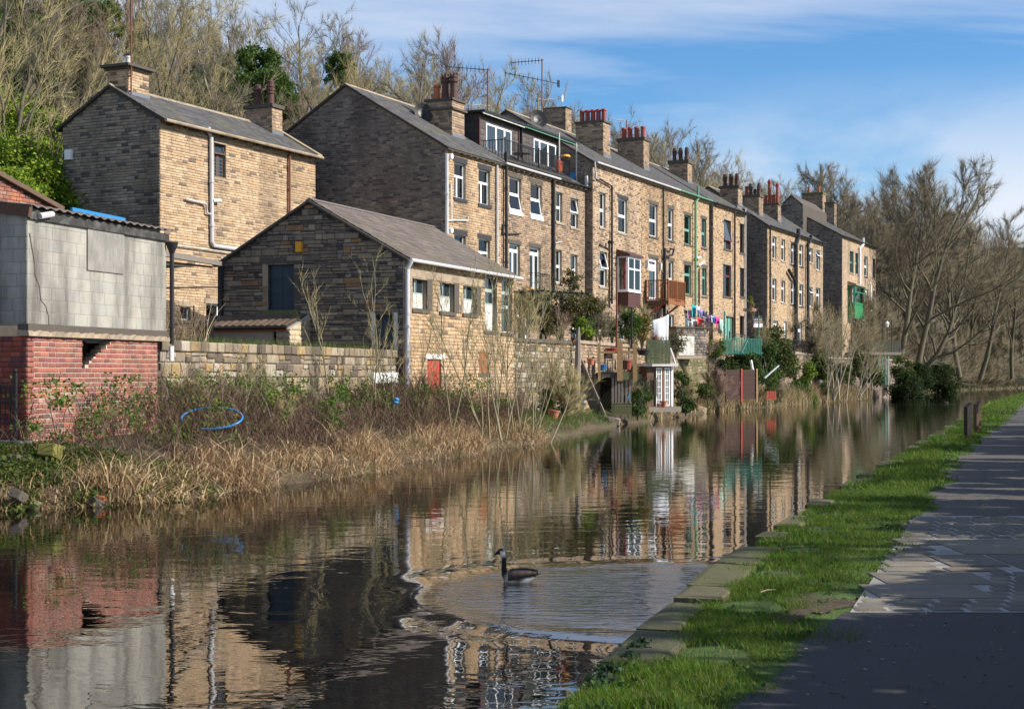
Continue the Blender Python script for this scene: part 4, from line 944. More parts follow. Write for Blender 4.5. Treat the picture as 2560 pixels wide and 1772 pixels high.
chimney(hA, fr, rzA, 615, 680, 705, 268, 335, ((pot_ring, 1.15, .2, 'soot_pot'), (pot_ring, 1.0, .2, 'soot_pot')), cap=.16, pal=SOOT, w=SOOT_W)
# crow on the chimney
p = fr.world((d1[0] + d1[1]) / 2, (d1[2] + d1[3]) / 2, d1[5] + .2 + .42)
crow = MB().tube([(-.17, 0, .05), (-.08, 0, .09), (.02, 0, .14), (.09, 0, .20), (.12, 0, .25), (.16, 0, .25), (.20, 0, .235)], [.012, .04, .06, .05, .035, .03, .006], 8)
crow.tube([(0, .02, .1), (0, .02, 0)], .008, 5); crow.tube([(0, -.02, .1), (0, -.02, 0)], .008, 5)
o = crow.put('crow', 'black_iron', None, smooth=True); o.location = p; o.rotation_euler = (0, 0, .6); tag(o, 'black crow perched on the near chimney of the detached house', 'bird')

# ---------------------------------------------------------------- gabled warehouse
FW = Frame(1010, 47.0, 2720); fr = FW
wh = thing('stone_warehouse', 'low gabled stone warehouse with brown sheeted roof and blue loading door', 'warehouse', (fr.X0, fr.Y0, 0), fr.rz)
LW = fr.x(1283); WW = fr.gy(552); yrW = fr.gy(775); zeW = fr.z(1010, 638); zrW = fr.gz(775, 499); ZB = 0.7
gop = [(fr.gy(736), fr.gy(671), fr.gz(700, 775), fr.gz(700, 659)), (fr.gy(990), fr.gy(938), 2.7, fr.gz(960, 790))]
fop_px = [(1030, 1058, 693, 771), (1099, 1126, 703, 778), (1157, 1182, 712, 783), (1212, 1234, 688, 826), (1253, 1273, 695, 831), (1197, 1214, 880, 932), (1068, 1094, 897, 995)]
fop = [opening(fr, w) for w in fop_px]
P = lambda a, z, d: (-d, a, z)
gb = holed(0.0, WW, ZB, zeW - .02, gop, P); gb.add([P(0, zeW - .02, 0), P(WW, zeW - .02, 0), P(yrW, zrW - .04, 0)], [(0, 1, 2)]); gb.put('gable_wall', 'mortar_dark', wh)
topW = lambda a: (zeW + (zrW - zeW) * a / yrW if a < yrW else zeW + (zrW - zeW) * (WW - a) / (WW - yrW)) - .02
gl = lay(0, WW, 2.6, zrW, .16, .42, gop, topW, hv=.4, lv=.6, split=.35)
# gable stones run along +y and face -x: angle 90 degrees with the face on the far side, so mirror the run
gl2 = [(-b_, -a_, z0, z1) for a_, b_, z0, z1 in gl]
pieces('stone', 'gable_stone_piece', gl2, wh, (0, 0, 0), -math.pi / 2, .045, .007, 300, pal=None)
for o_, ang in (('far', 0),):
    b = MB().add([(LW, 0, ZB), (LW, WW, ZB), (LW, WW, zeW), (LW, yrW, zrW), (LW, 0, zeW)], [(0, 1, 2, 3, 4)]); b.put('gable_wall', 'mortar_dark', wh)
front_wall(wh, 0, LW, ZB, zeW - .06, fop, [(0.42, 0.31, 0.175), (0.38, 0.27, 0.15), (0.45, 0.345, 0.21), (0.33, 0.235, 0.13), (0.43, 0.27, 0.13), (0.22, 0.165, 0.11), (0.12, 0.095, 0.07)], [4, 4, 4, 3, 1, 1, .7], course=.13, ln=.36, mort='mortar')
# quoins at the corner
z = ZB; k = 0
while z < zeW - .3:
    ln = .5 if k % 2 else .3; MB().box(-.035, ln, -.038, .02, z + .006, z + .29).put('quoin', 'dressed', wh); z += .3; k += 1
# lintel band, jambs, windows
for i, o in enumerate(fop):
    if i < 3:
        MB().box(o[1] - .002, o[1] + .42, -.034, .02, o[2] - .02, o[3]).put('jamb', 'dressed_dark', wh); MB().box(o[0] - .2, o[0] - .002, -.034, .02, o[2] - .02, o[3] - .3).put('jamb', 'dressed', wh)
        window(wh, *o, cells=[(0, .45, 0, .5), (.45, 1, 0, .5), (0, .45, .5, 1), (.45, 1, .5, 1)], frame='old_green', w=.04, y=.14, sill='dressed_dark', lintel=None, label='weathered green window with white boarded lower lights')
        MB().box(o[0] + .05, o[1] - .05, .125, .138, o[2] + .04, o[2] + (o[3] - o[2]) * .47).put('board', 'old_white', wh)
    elif i < 5:
        window(wh, *o, cells=[(0, 1, 0, .48), (0, 1, .48, .74), (0, 1, .74, 1)], frame='old_green', w=.06, y=.14, sill='dressed_dark', lintel=None, label='tall narrow window in flaking green paint')
        if i == 3: MB().box(o[0] + .06, o[1] - .06, .125, .138, o[2] + .06, o[2] + (o[3] - o[2]) * .47).put('board', 'old_white', wh)
    elif i == 5:
        s_ = MB().box(o[0], o[1], .03, .07, o[2], o[3]); s_.put('shutter', 'timber_red', wh); MB().box(o[0] - .1, o[1] + .1, -.04, .03, o[2] - .14, o[2] - .002).put('sill', 'dressed_dark', wh)
    else:
        d_ = MB().box(o[0], o[1], .05, .1, o[2], o[3]).put('door', 'red_paint', wh)
        for kk in range(1, 5): MB().box(o[0] + (o[1] - o[0]) * kk / 5 - .006, o[0] + (o[1] - o[0]) * kk / 5 + .006, .043, .06, o[2], o[3]).put('batten', 'red_paint', d_)
        MB().box(o[0] - .2, o[1] + .25, -.04, .06, o[3] + .002, o[3] + .16).put('lintel', 'white_paint', wh)
zl = fop[0][3]; MB().box(.3, fop[3][0] - .15, -.036, .02, zl + .01, zl + .26).put('lintel', 'dressed', wh)
b = gop[0]
ld = MB().box(.12, .17, b[0], b[1], b[2], b[3]).put('loading_door', 'blue_board', wh)
ym, zm = (b[0] + b[1]) / 2, b[2] + (b[3] - b[2]) * .66
k = 0
for (ya, yb_) in ((b[0], ym), (ym, b[1])):
    for (za, zb_) in ((b[2], b[2] + (b[3] - b[2]) * .33), (b[2] + (b[3] - b[2]) * .33, zm), (zm, b[3])):
        MB().box(.105, .119, ya + .02, yb_ - .02, za + .015, zb_ - .015).put('panel', 'blue_board', ld)
MB().box(-.05, .1, b[0] - .25, b[1] + .3, b[3] + .002, b[3] + .2).put('lintel', 'dressed_dark', wh); MB().box(-.09, .1, b[0] - .2, b[1] + .25, b[2] - .17, b[2] - .002).put('sill', 'timber_moss', wh)
MB().box(-.045, .1, b[0] - .26, b[0] - .002, b[2], b[3]).put('jamb', 'dressed_dark', wh); MB().box(-.042, .1, b[1] + .002, b[1] + .2, b[2], b[3]).put('jamb', 'dressed', wh)
b = gop[1]; MB().box(.1, .14, b[0], b[1], b[2], b[3]).put('door', 'blue_board', wh)
for yy in (b[0] - .03, b[1] + .03): MB().box(-.1, -.02, yy - .06, yy + .06, b[2], b[3] + .1).put('door_post', 'old_white', wh)
yb, zb = fr.gy(752), fr.gz(752, 618); MB().box(-.2, -.05, yb - .11, yb + .09, zb - .17, zb + .17).put('alarm_box', 'yellow_plastic', wh)
# roof: near slope in courses of brown sheet tiles, corner bridged by raised verges
b = MB(); oh = .2; p_ = (zrW - zeW) / yrW
b.prism([(-.06, -oh, zeW - p_ * oh), (-.06, yrW, zrW), (-.06, yrW, zrW - .06), (-.06, -oh, zeW - p_ * oh - .06)], (LW + .2, 0, 0)); pb = (zrW - zeW) / (WW - yrW)
b.prism([(-.06, WW + oh, zeW - pb * oh), (-.06, yrW + .001, zrW), (-.06, yrW + .001, zrW - .06), (-.06, WW + oh, zeW - pb * oh - .06)], (LW + .2, 0, 0))
rW = b.put('roof', 'asbestos', wh)
slates(rW, -.06, LW + .14, -oh, zeW - p_ * oh + .012, yrW, zrW + .012, sw=.42, sh=.3, pal=[(.155, .125, .115), (.17, .14, .125), (.145, .12, .11), (.165, .13, .12)], name='roof_tiles', th=.014)
MB().prism([(-.07, yrW - .15, zrW - .03), (-.07, yrW, zrW + .06), (-.07, yrW + .15, zrW - .03)], (LW + .22, 0, 0)).put('ridge', 'asbestos', rW)
for (ya, za, yb_, zb_) in ((-oh, zeW - p_ * oh, yrW, zrW), (WW + oh, zeW - pb * oh, yrW, zrW)):
    MB().beam((-.09, ya, za - .06), (-.09, yb_, zb_ - .06), .07, .14, up=(1, 0, 0)).put('verge', 'dressed_dark', wh)
gutter(wh, -.05, LW + .25, zeW - .16, y=-.27, m='grey_pipe', r=.06)
x = fr.x(1019, -.14); pipe(wh, [(x, -.27, zeW - .2), (x, -.14, zeW - .45), (x, -.14, fr.z(1019, 968, -.14))], .07, 'grey_pipe', n=10)
yl = WW + .05; pipe(wh, [(-.1, WW - .06, zeW - .2), (-.1, WW - .06, 2.9)], .1, 'black_iron')
# ---------------------------------------------------------------- tiled lean-to under the loading door
y0, y1 = fr.gy(768), fr.gy(545); zt = fr.gz(650, 789); dpt = 1.35; zlow = zt - .42
lt = thing('lean_to', 'tiled lean-to roof with stone pier against the warehouse gable', 'lean-to', fr.world(0, 0, 0), fr.rz)
tile = MB()
for k in range(6):
    a0, a1 = k / 6, (k + 1) / 6; zc = lambda a: .028 * math.sin(math.pi * min(max(a, 0), 1))
    tile.add([(0, a0, zc(a0)), (0, a1, zc(a1)), (1, a1, zc(a1) + .012), (1, a0, zc(a0) + .012), (0, a0, zc(a0) - .03), (0, a1, zc(a1) - .03)], [(0, 1, 2, 3), (4, 5, 1, 0)])
tme = tile.mesh('tile'); tme.materials.append(MATS['tile_piece'])
nr, ncol = 6, int((y1 - y0) / .26); sl = math.hypot(dpt, .42); ang = math.atan2(.42, dpt)
for i in range(nr):
    for j in range(ncol):
        u = (i / nr); o = put('tile', tme, None, lt, (-dpt + dpt * u, y0 + (y1 - y0) * j / ncol, zlow + .42 * u + .03), (0, -ang, 0), (sl / nr * 1.12, (y1 - y0) / ncol * .99, 1))
MB().prism([(-dpt, y0, zlow), (-.04, y0, zt), (-.04, y0, zt - .06), (-dpt, y0, zlow - .06)], (0, y1 - y0, 0)).put('roof_deck', 'timber_dark', lt)
MB().tube([(-dpt - .06, y0 - .05, zlow - .03), (-dpt - .06, y1, zlow - .03)], .05, 8).put('gutter', 'black_iron', lt)
MB().box(-dpt + .02, -dpt + .1, y0 + .5, y1, zlow - .55, zlow - .16).put('fascia', 'mortar', lt); MB().box(-dpt, -dpt + .06, y0, y1, zlow - .16, zlow - .06).put('eaves_board', 'timber_red', lt)
MB().box(-.12, -.06, y0 + .4, y1, 2.8, zlow - .5).put('shade_panel', 'mortar_dark', lt)  # dark panel before the gable, standing in for the shade under the roof
ypr = y0 - .12
pr_ = MB().prism([(-dpt + .02, ypr, 2.7), (-.04, ypr, 2.7), (-.04, ypr, zt - .02), (-dpt + .02, ypr, zlow - .08)], (0, .5, 0)).put('pier', 'mortar_pale', lt)
rc = lay(-dpt, 0, 2.7, zt, .17, .36, (), lambda a: zt + (.42 / dpt) * a - .05)
put('stone', stone_mesh('s', rc, (0, ypr, 0), (1, 0, 0), (0, -1, 0), .025, .012, [(.42, .35, .21), (.38, .31, .18), (.45, .38, .25)], None), 'stone', pr_)['kind'] = 'stuff'
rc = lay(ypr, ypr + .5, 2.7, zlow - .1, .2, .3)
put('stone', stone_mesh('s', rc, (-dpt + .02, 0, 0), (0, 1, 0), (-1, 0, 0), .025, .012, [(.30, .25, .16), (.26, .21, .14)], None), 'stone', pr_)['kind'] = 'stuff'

# ---------------------------------------------------------------- workshop of concrete blocks over brick
FB = Frame(68, 28.0, 2430); fr = FB
ws = thing('workshop', 'derelict workshop of grey concrete blocks over a broken red brick wall', 'workshop', (fr.X0, fr.Y0, 0), fr.rz)
LB = fr.x(415); LBr = fr.x(393); zs0 = fr.z(68, 840); zs1 = fr.z(68, 812); ztB = fr.z(68, 540); zb0 = .55
xh0, xh1 = fr.x(205), fr.x(289); zh0, zh1 = fr.z(205, 921), fr.z(205, 841)
# brick courses: the hole is stepped, its right side broken down course by course
hb = (zs0 - zb0) / 24
bl = []
for i in range(24):
    z0 = zb0 + i * hb; a = 0.0 - (.11 if i % 2 else 0)
    while a < LBr:
        q0, q1 = max(a, 0), min(a + .225, LBr); a += .225
        if q1 - q0 < .03: continue
        zc = z0 + hb / 2; lim = xh0 + (zc - zh0) / (zh1 - zh0) * (xh1 - xh0) * .98
        if zc > zh0 and q1 > xh0 + .02 and q0 < lim:
            if q0 < xh0: q1 = xh0
            elif q1 > lim and lim - q0 < .12: q0 = lim
            else: continue
        bl.append((q0, q1, z0, z0 + hb))
P = lambda a, z, d: (a, -d, z); steps = []
n = 8
for k in range(n):
    za, zb_ = zh0 + (zh1 - zh0) * k / n, zh0 + (zh1 - zh0) * (k + 1) / n + (.02 if k == n - 1 else 0)
    steps.append((xh0, xh0 + (xh1 - xh0) * (k + .6) / n, za, zb_))
br = holed(0, LBr, zb0, zs0, steps, P).put('brick_wall', 'mortar_pale', ws)
pieces('brick', 'brick_piece', bl, br, (0, 0, 0), 0.0, .014, .008, 300, pal=[(.26, .095, .065), (.30, .12, .08), (.22, .08, .06), (.19, .08, .07)])
# dark inside of the hole: back wall, mesh panel
MB().box(.3, LBr - .3, 1.6, 1.7, zb0, zs0).put('inner_wall', 'mortar_dark', ws)
b = MB()
for k in range(14): b.box(xh0 + .05 + k * .05, xh0 + .058 + k * .05, .35, .358, zh0, zh0 + .55)
for k in range(10): b.box(xh0 + .04, xh0 + .72, .352, .36, zh0 + .05 + k * .05, zh0 + .055 + k * .05)
b.put('wire_guard', 'rust_iron', ws)
# side wall in the shade, left of the corner
sd = 4.0
sb = MB().box(-.001, .2, .0, sd, zb0, zs0).put('side_brick_wall', 'mortar_dark', ws)
rc = [(a, b_, z0, z1) for (a, b_, z0, z1) in lay(0, sd, zb0, zs0, hb, .225, hv=.02, lv=.05)]
tag(put('brick', stone_mesh('brick', rc, (0, 0, 0), (0, 1, 0), (-1, 0, 0), .012, .006, [(.26, .07, .045), (.22, .06, .04), (.30, .09, .06), (.12, .05, .05)], None), 'stone', sb), kind='stuff')
# concrete ledge
ld_ = MB(); nL = 60
for k in range(nL):
    xa, xb = -.05 + (LB + .1) * k / nL, -.05 + (LB + .1) * (k + 1) / nL; j = lambda q: .012 * math.sin(q * 2.1) + .010 * math.sin(q * 5.3)
    ld_.add([(xa, -.08 + j(k), zs0 + .003), (xb, -.08 + j(k + 1), zs0 + .003), (xb, .2, zs0 + .003), (xa, .2, zs0 + .003), (xa, -.08 + j(k + 4), zs0 + .10 + j(k)), (xb, -.08 + j(k + 5), zs0 + .10 + j(k + 1)), (xb, .2, zs0 + .12), (xa, .2, zs0 + .12)], MB.BF)
ld_.put('ledge', 'dressed', ws); MB().box(-.02, LB + .02, -.04, .2, zs0 + .06, zs1 + .02).put('ledge', 'dressed_dark', ws)
# block wall
pw = (fr.x(216), fr.x(307), fr.z(216, 675), fr.z(216, 578) + .12)
zt2 = ztB - .02
bw = MB().box(0, LB, 0.001, .2, zs1, zt2).put('block_wall', 'block_mortar', ws)
rc = lay(0, LB, zs1 + .022, zt2, .235, .46, [pw], hv=0, lv=0.02)
pieces('block', 'block_piece', rc, bw, (0, 0, 0), 0.0, .006, .0032, 300)
sw_ = MB().box(0.002, .2, 0.2, sd, zs1, zt2 + .1).put('side_block_wall', 'block_mortar', ws)
rc = lay(0, sd, zs1 + .022, zt2 + .08, .235, .46, hv=0, lv=.1)
pieces('block', 'block_piece', [(-b_, -a_, z0, z1) for a_, b_, z0, z1 in rc], sw_, (0, 0, 0), -math.pi / 2, .008, .006, 120)
MB().box(pw[0], pw[1], -.035, .0, pw[2], pw[3]).put('plywood_board', 'plywood', ws)
crack = [(fr.x(a), fr.z(a, b_)) for a, b_ in ((73, 583), (77, 610), (84, 650), (87, 690), (97, 715), (101, 750), (113, 765), (120, 790), (121, 818))]
b = MB()
for (a0, z0), (a1, z1) in zip(crack[:-1], crack[1:]): b.add([(a0 - .012, -.0135, z0), (a0 + .012, -.0135, z0), (a1 + .012, -.0135, z1), (a1 - .012, -.0135, z1), (a0 - .012, -.006, z0), (a0 + .012, -.006, z0), (a1 + .012, -.006, z1), (a1 - .012, -.006, z1)], [(0, 1, 2, 3), (0, 4, 7, 3), (1, 2, 6, 5)])
b.put('crack', 'mortar_dark', ws)
# fascia beams and corrugated roof
for k, (a, b_) in enumerate(((0, .36), (.362, .66), (.662, 1.0))):
    MB().box(LB * a + .01, LB * b_ + .02, -.06 - .004 * k, .05, zt2 - .03, zt2 + .17 - .02 * k).put('wall_plate', 'char_board', ws)
MB().beam((-.04, -.1, zt2 + .1), (-.04, sd, zt2 + .75), .1, .22).put('barge_board', 'timber_brown', ws)
b = MB(); nn = int((LB + .1) / .045); rise = .11
prof = [(-.1 + (LB + .3) * k / nn, .022 * math.sin(k * 2 * math.pi / 6)) for k in range(nn + 1)]
for (xa, za), (xb_, zb_) in zip(prof[:-1], prof[1:]):
    y0_, y1_ = -.16, sd; zz0, zz1 = zt2 + .22, zt2 + .22 + (sd + .16) * rise
    b.add([(xa, y0_, zz0 + za), (xb_, y0_, zz0 + zb_), (xb_, y1_, zz1 + zb_), (xa, y1_, zz1 + za), (xa, y0_, zz0 + za - .02), (xb_, y0_, zz0 + zb_ - .02)], [(0, 1, 2, 3), (4, 5, 1, 0)])
b.put('corrugated_roof', 'asbestos', ws)
MB().beam((fr.x(232), .5, zt2 + .40), (fr.x(362), .5, zt2 + .38), .05, .07).put('blue_edging', 'blue_plastic', ws)
pipe(ws, [(LB + .08, -.1, zt2 - .1), (LB + .08, -.1, zs0 - .05)], .05, 'black_iron'); MB().lathe([(.05, -.2), (.13, 0), (.14, .06)], (LB + .08, -.1, zt2 - .1)).put('hopper', 'black_iron', ws)
MB().tube([(LB + .06, -.1, zs0 - .1), (LB + .06, -.1, zs0 - .42)], .055, 10).put('pipe_end', 'upvc', ws)
MB().tube([(fr.x(88), -.1, fr.z(88, 541)), (fr.x(118), -.12, fr.z(118, 536))], .06, 8).put('pipe_end', 'grey_pipe', ws)
# yard gateway: beams and mesh gate between workshop and warehouse
g0 = fr.world(LB + .15, .25, 0); g1 = FW.world(-.15, WW - .1, 0)
gd = Vector((g1.x - g0.x, g1.y - g0.y, 0)); gl_ = gd.length; ga = math.atan2(gd.y, gd.x)
gt = thing('yard_gateway', 'dark beams over a green wire mesh gate between workshop and warehouse', 'gate', (g0.x, g0.y, 0), ga)
def gz_(px, py): 
    u = (px - 423) / (552 - 423); Y = g0.y + u * gd.y; return CZ + (HOR - py) / FOC * Y
MB().beam((0, 0, gz_(423, 632)), (gl_, 0, gz_(552, 660)), .14, .14).put('beam', 'timber_grey', gt); MB().beam((0, .3, gz_(423, 650)), (gl_, .3, gz_(552, 668)), .06, .06).put('beam', 'timber_red', gt); MB().beam((0, .5, gz_(423, 668)), (gl_ * .7, .5, gz_(510, 660)), .1, .12).put('beam', 'timber_dark', gt)
zr_ = gz_(423, 720); MB().beam((0, .1, zr_), (gl_, .1, gz_(552, 718)), .04, .04).put('rail', 'black_iron', gt)
for u in (.02, .52, .97): MB().beam((gl_ * u, .1, 2.9), (gl_ * u, .1, zr_), .04, .04).put('post', 'black_iron', gt)
b = MB(); zm = zr_ - .15
for k in range(int(gl_ / .11)): b.box(k * .11, k * .11 + .008, .12, .128, 2.9, zm)
for k in range(int((zm - 2.9) / .11)): b.box(0, gl_, .121, .129, 2.9 + k * .11, 2.908 + k * .11)
b.put('wire_mesh', 'black_iron', gt)
# red brick outhouse behind the workshop
p0 = at(-30, 540, 38.0); p1 = at(147, 540, 40.5)
d = (p1 - p0); d.z = 0; ang = math.atan2(d.y, d.x); ln = d.length
oh_ = thing('brick_outhouse', 'old red brick outhouse with sloping parapet behind the workshop', 'outhouse', (p0.x, p0.y, 0), ang)
z1_ = at(147, 528, 40.5).z; z0_ = at(0, 447, 38.3).z + .15
MB().prism([(0, 0, 3), (ln, 0, 3), (ln, 0, z1_), (0, 0, z0_)], (0, 3, 0)).put('wall', 'mortar_dark', oh_)
tp = lambda a: z0_ + (z1_ - z0_) * a / ln
rc = lay(0, ln, z1_ - .6, z0_, .1, .24, (), tp, hv=.05, lv=.1)
pieces('brick', 'brick_piece', rc, oh_, (0, 0, 0), 0, .016, .006, 200)
MB().beam((0, 0, z0_ + .06), (ln + .05, 0, z1_ + .06), .3, .12).put('coping', 'tile_piece', oh_)
# iron gate at the picture's left edge
p = fr.world(-.15, .75, 0)
ig = thing('iron_gate', 'black iron garden gate with scrolls beside the brick corner', 'gate', fr.world(-.2, .12, 0), fr.rz + math.pi / 2)
zg0, zg1 = .95, 1.98
MB().box(-.03, .03, -.03, .03, zg0 - .2, zg1 + .25).put('post', 'black_iron', ig); MB().lathe([(.03, 0), (.05, .03), (.02, .07)], (0, 0, zg1 + .25)).put('finial', 'black_iron', ig)
for zz_ in (zg0 + .05, zg1, zg1 - .28): MB().box(.03, 1.1, -.012, .012, zz_ - .012, zz_ + .012).put('rail', 'black_iron', ig)
for k in range(1, 10): MB().box(k * .11 - .008, k * .11 + .008, -.008, .008, zg0, zg1 + .03 * (k % 2)).put('bar', 'black_iron', ig)
for k in range(4):
    c_ = Vector((.17 + k * .22, 0, zg1 - .14)); MB().tube([c_ + Vector((.07 * math.cos(a) * (1 - a / 9), 0, .07 * math.sin(a) * (1 - a / 9))) for a in np.linspace(0, 7, 16)], .008, 5).put('scroll', 'black_iron', ig)
pt = thing('planter', 'yellow glazed planter with leafy plant behind the iron gate', 'planter', fr.world(-.05, .95, .95))
MB().lathe([(.16, 0), (.2, .3), (.22, .31), (.22, .36)]).put('tub', 'yellow_plastic', pt)
# low stone garden wall under the gate
gw_ = thing('garden_wall', 'low rough stone wall below the iron gate at the water edge', 'wall', fr.world(0, 0, 0), fr.rz)
MB().box(-.35, -.02, -.1, 3.5, -.3, .86).put('core', 'mortar_dark', gw_); MB().box(-.43, -.03, -.16, 3.5, .863, .95).put('coping', 'lead', gw_)
pieces('stone', 'wall_stone_piece', [(-b_, -a_, z0, z1) for a_, b_, z0, z1 in lay(-.1, 3.5, .0, .86, .2, .5, hv=.4, lv=.5)], gw_, (-.35, 0, 0), -math.pi / 2, .06, .01, 60)
pieces('stone', 'wall_stone_piece', lay(-.38, .5, -.1, .62, .2, .4, hv=.4, lv=.5), gw_, (0, -.1, 0), 0, .06, .01, 60)

# ---------------------------------------------------------------- retaining wall from the workshop to the warehouse
q0 = fr.world(LBr + .02, .25, 0); q1 = FW.world(-.02, .25, 0); d = q1 - q0; d.z = 0
rw = thing('retaining_wall', 'weathered yellow stone retaining wall with coping under the yard', 'wall', (q0.x, q0.y, 0), math.atan2(d.y, d.x))
LR = d.length; ztop = 2.95
cul = (LR - 2.2, LR - .35, .4, 1.95)
P = lambda a, z, d_: (a, -d_, z)
b = holed(0, LR, .3, ztop, [cul], P); b.box(0, LR, .3, .5, .3, ztop); b.put('core', 'mortar_pale', rw)
rc = lay(0, LR, .6, ztop - .24, .30, .46, [cul], hv=.5, lv=.65, split=.4)
pieces('stone', 'wall_stone_piece', rc, rw, (0, 0, 0), 0, .05, .012, 290, pal=[(.3, .225, .13), (.24, .18, .115), (.36, .29, .19)])
a = 0.0
cop = [piece_mesh(300 + k, .05) for k in range(4)]
for me in cop: me.materials.append(MATS['wall_stone_piece'])
while a < LR - .2:
    w_ = .32 + .2 * random.random(); put('coping_stone', random.choice(cop), None, rw, (a + .006, -.02, ztop - .235), (0, 0, 0), (w_ - .012, .07, .23 + .02 * random.random())); a += w_
MB().box(cul[0] - .15, cul[1] + .2, -.12, .2, cul[3] - .02, cul[3] + .3).put('lintel', 'white_paint', rw); MB().box(cul[0] - .15, cul[0], -.1, .2, 1.1, cul[3] - .022).put('jamb', 'white_paint', rw)
MB().box(cul[0], cul[1], .9, 1.0, .3, 2.2).put('back', 'mortar_dark', rw)
# ---------------------------------------------------------------- canal, banks, hill
WL = [(-30, -10.0), (-14.0, 12.0), (-9.6, 20.5), (-8.2, 23.6), (-6.96, 24.7), (-5.65, 26.7), (-5.26, 27.6), (-3.97, 30), (-2.4, 37), (.515, 46.5), (3.55, 59.9), (9.4, 79), (21.5, 116), (31.1, 139), (58, 194), (76, 226), (120, 300)]
WR = [(-3.0, -6.0), (.2, 8.18), (.857, 10.3), (2.02, 14.4), (4.95, 23), (12.7, 44.7), (31.6, 98), (51.5, 149), (71, 196), (95, 250), (150, 330)]
PT = [(-1.9, -6.0), (1.34, 8.18), (3.1, 12.65), (5.1, 18.8), (11.3, 36.8), (18.9, 57), (36.5, 105), (57, 155), (80, 205), (105, 258), (160, 335)]
def interp(line, Y): return float(np.interp(Y, [p[1] for p in line], [p[0] for p in line]))
def strip(name, rows, m, kind='structure', smooth=False):
    """rows: equal-length lists of points, skinned"""
    n = len(rows[0]); V = [p for r_ in rows for p in r_]
    Fc = [(i * n + j, i * n + j + 1, (i + 1) * n + j + 1, (i + 1) * n + j) for i in range(len(rows) - 1) for j in range(n - 1)]
    o = put(name, mesh_np(name, V, Fc), m, None, smooth=smooth); tag(o, kind=kind); return o
def m_water():
    m, t, b = newmat('water')
    b.inputs['Base Color'].default_value = (0.004, 0.0038, 0.0025, 1); b.inputs['Roughness'].default_value = 0.012
    b.inputs['IOR'].default_value = 3.0; b.inputs['Specular IOR Level'].default_value = 0.5
    g = t.nodes.new('ShaderNodeNewGeometry'); sx = t.nodes.new('ShaderNodeSeparateXYZ'); t.links.new(g.outputs['Position'], sx.inputs[0])
    n1 = noise(t, 1.0, 3, .5, mapped(t, (1.25, 1.9, 1)), .5)
    n2 = noise(t, 1.0, 2, .5, mapped(t, (4, 6, 1)), .2)
    h = mth(t, 'ADD', mth(t, 'MULTIPLY', n1, .0048), mth(t, 'MULTIPLY', n2, .0007))
    # wake: rings spreading from behind the swimming goose, roughened water inside them
    gx, gy_ = GOOSE.x + 1.55, GOOSE.y - .9
    dx = mth(t, 'SUBTRACT', sx.outputs[0], gx); dy = mth(t, 'MULTIPLY', mth(t, 'SUBTRACT', sx.outputs[1], gy_), 1.0)
    d = mth(t, 'SQRT', mth(t, 'ADD', mth(t, 'MULTIPLY', dx, dx), mth(t, 'MULTIPLY', dy, dy)))
    wob = mth(t, 'MULTIPLY', noise(t, .8, 2, .5), .5); dd = mth(t, 'ADD', d, wob)
    rings = mth(t, 'SINE', mth(t, 'MULTIPLY', dd, 7.5))
    env = ramp(t, [(0.0, (0, 0, 0)), (.30, (.25,) * 3), (.5, (1, 1, 1)), (.58, (.6,) * 3), (.78, (0, 0, 0))]); t.links.new(mth(t, 'DIVIDE', d, 4.6), env.inputs[0])
    h = mth(t, 'ADD', h, mth(t, 'MULTIPLY', mth(t, 'MULTIPLY', rings, env.outputs[0]), .0075))
    inn = ramp(t, [(0.0, (1, 1, 1)), (.4, (.9, .9, .9)), (1.0, (0, 0, 0))]); t.links.new(mth(t, 'DIVIDE', d, 2.6), inn.inputs[0])
    h = mth(t, 'ADD', h, mth(t, 'MULTIPLY', mth(t, 'MULTIPLY', noise(t, 1.0, 3, .55, mapped(t, (2.6, 8, 1))), inn.outputs[0]), .075))
    # long low wake trailing behind the far duck
    q = mth(t, 'DIVIDE', mth(t, 'SUBTRACT', sx.outputs[1], 108.0), .5); wk = mth(t, 'POWER', 2.718, mth(t, 'MULTIPLY', mth(t, 'MULTIPLY', q, q), -1.0))
    q = mth(t, 'DIVIDE', mth(t, 'SUBTRACT', sx.outputs[0], 30.8), 3.2); wk = mth(t, 'MULTIPLY', wk, mth(t, 'POWER', 2.718, mth(t, 'MULTIPLY', mth(t, 'MULTIPLY', q, q), -1.0)))
    h = mth(t, 'ADD', h, mth(t, 'MULTIPLY', wk, .06))
    bp = t.nodes.new('ShaderNodeBump'); bp.inputs['Strength'].default_value = 1.0; bp.inputs['Distance'].default_value = 1.0
    t.links.new(h, bp.inputs['Height']); t.links.new(bp.outputs[0], b.inputs['Normal'])
GOOSE = on_water(1292, 1454)
m_water()
w = strip('canal_water', [[(x - 8, y, 0) for x, y in WL], [(max(interp(WR, y), x) + 6, y, 0) for x, y in WL]], 'water')
strip('canal_bed', [[(-400, -60, -1.2), (-400, 700, -1.2)], [(500, -60, -1.2), (500, 700, -1.2)]], 'soil')
# far bank from the water up to the foot of the walls
ys = np.concatenate([np.arange(-10, 60, 0.6), np.arange(60, 240, 2.5)])
offs = [(-.4, -.5), (0, -.03), (.12, .12), (.45, .3), (1.0, .45), (1.8, .62), (2.8, .8), (4.2, .92), (6.5, 1.0), (11, 1.02), (20, 1.02)]
rows = []
for j, (o, z) in enumerate(offs):
    row = []
    for y in ys:
        x = interp(WL, y); jit = (.10 * math.sin(y * 1.7 + j) + .08 * math.sin(y * 4.1 + 2 * j)) * (1 if 0 < j < 9 else .2)
        row.append((x - o + jit * .7 - .25 * math.sin(y * .9) * (j > 0), y + o * .25, z + jit * .35 * (j > 1)))
    rows.append(row)
strip('canal_bank', rows, 'soil', smooth=True)
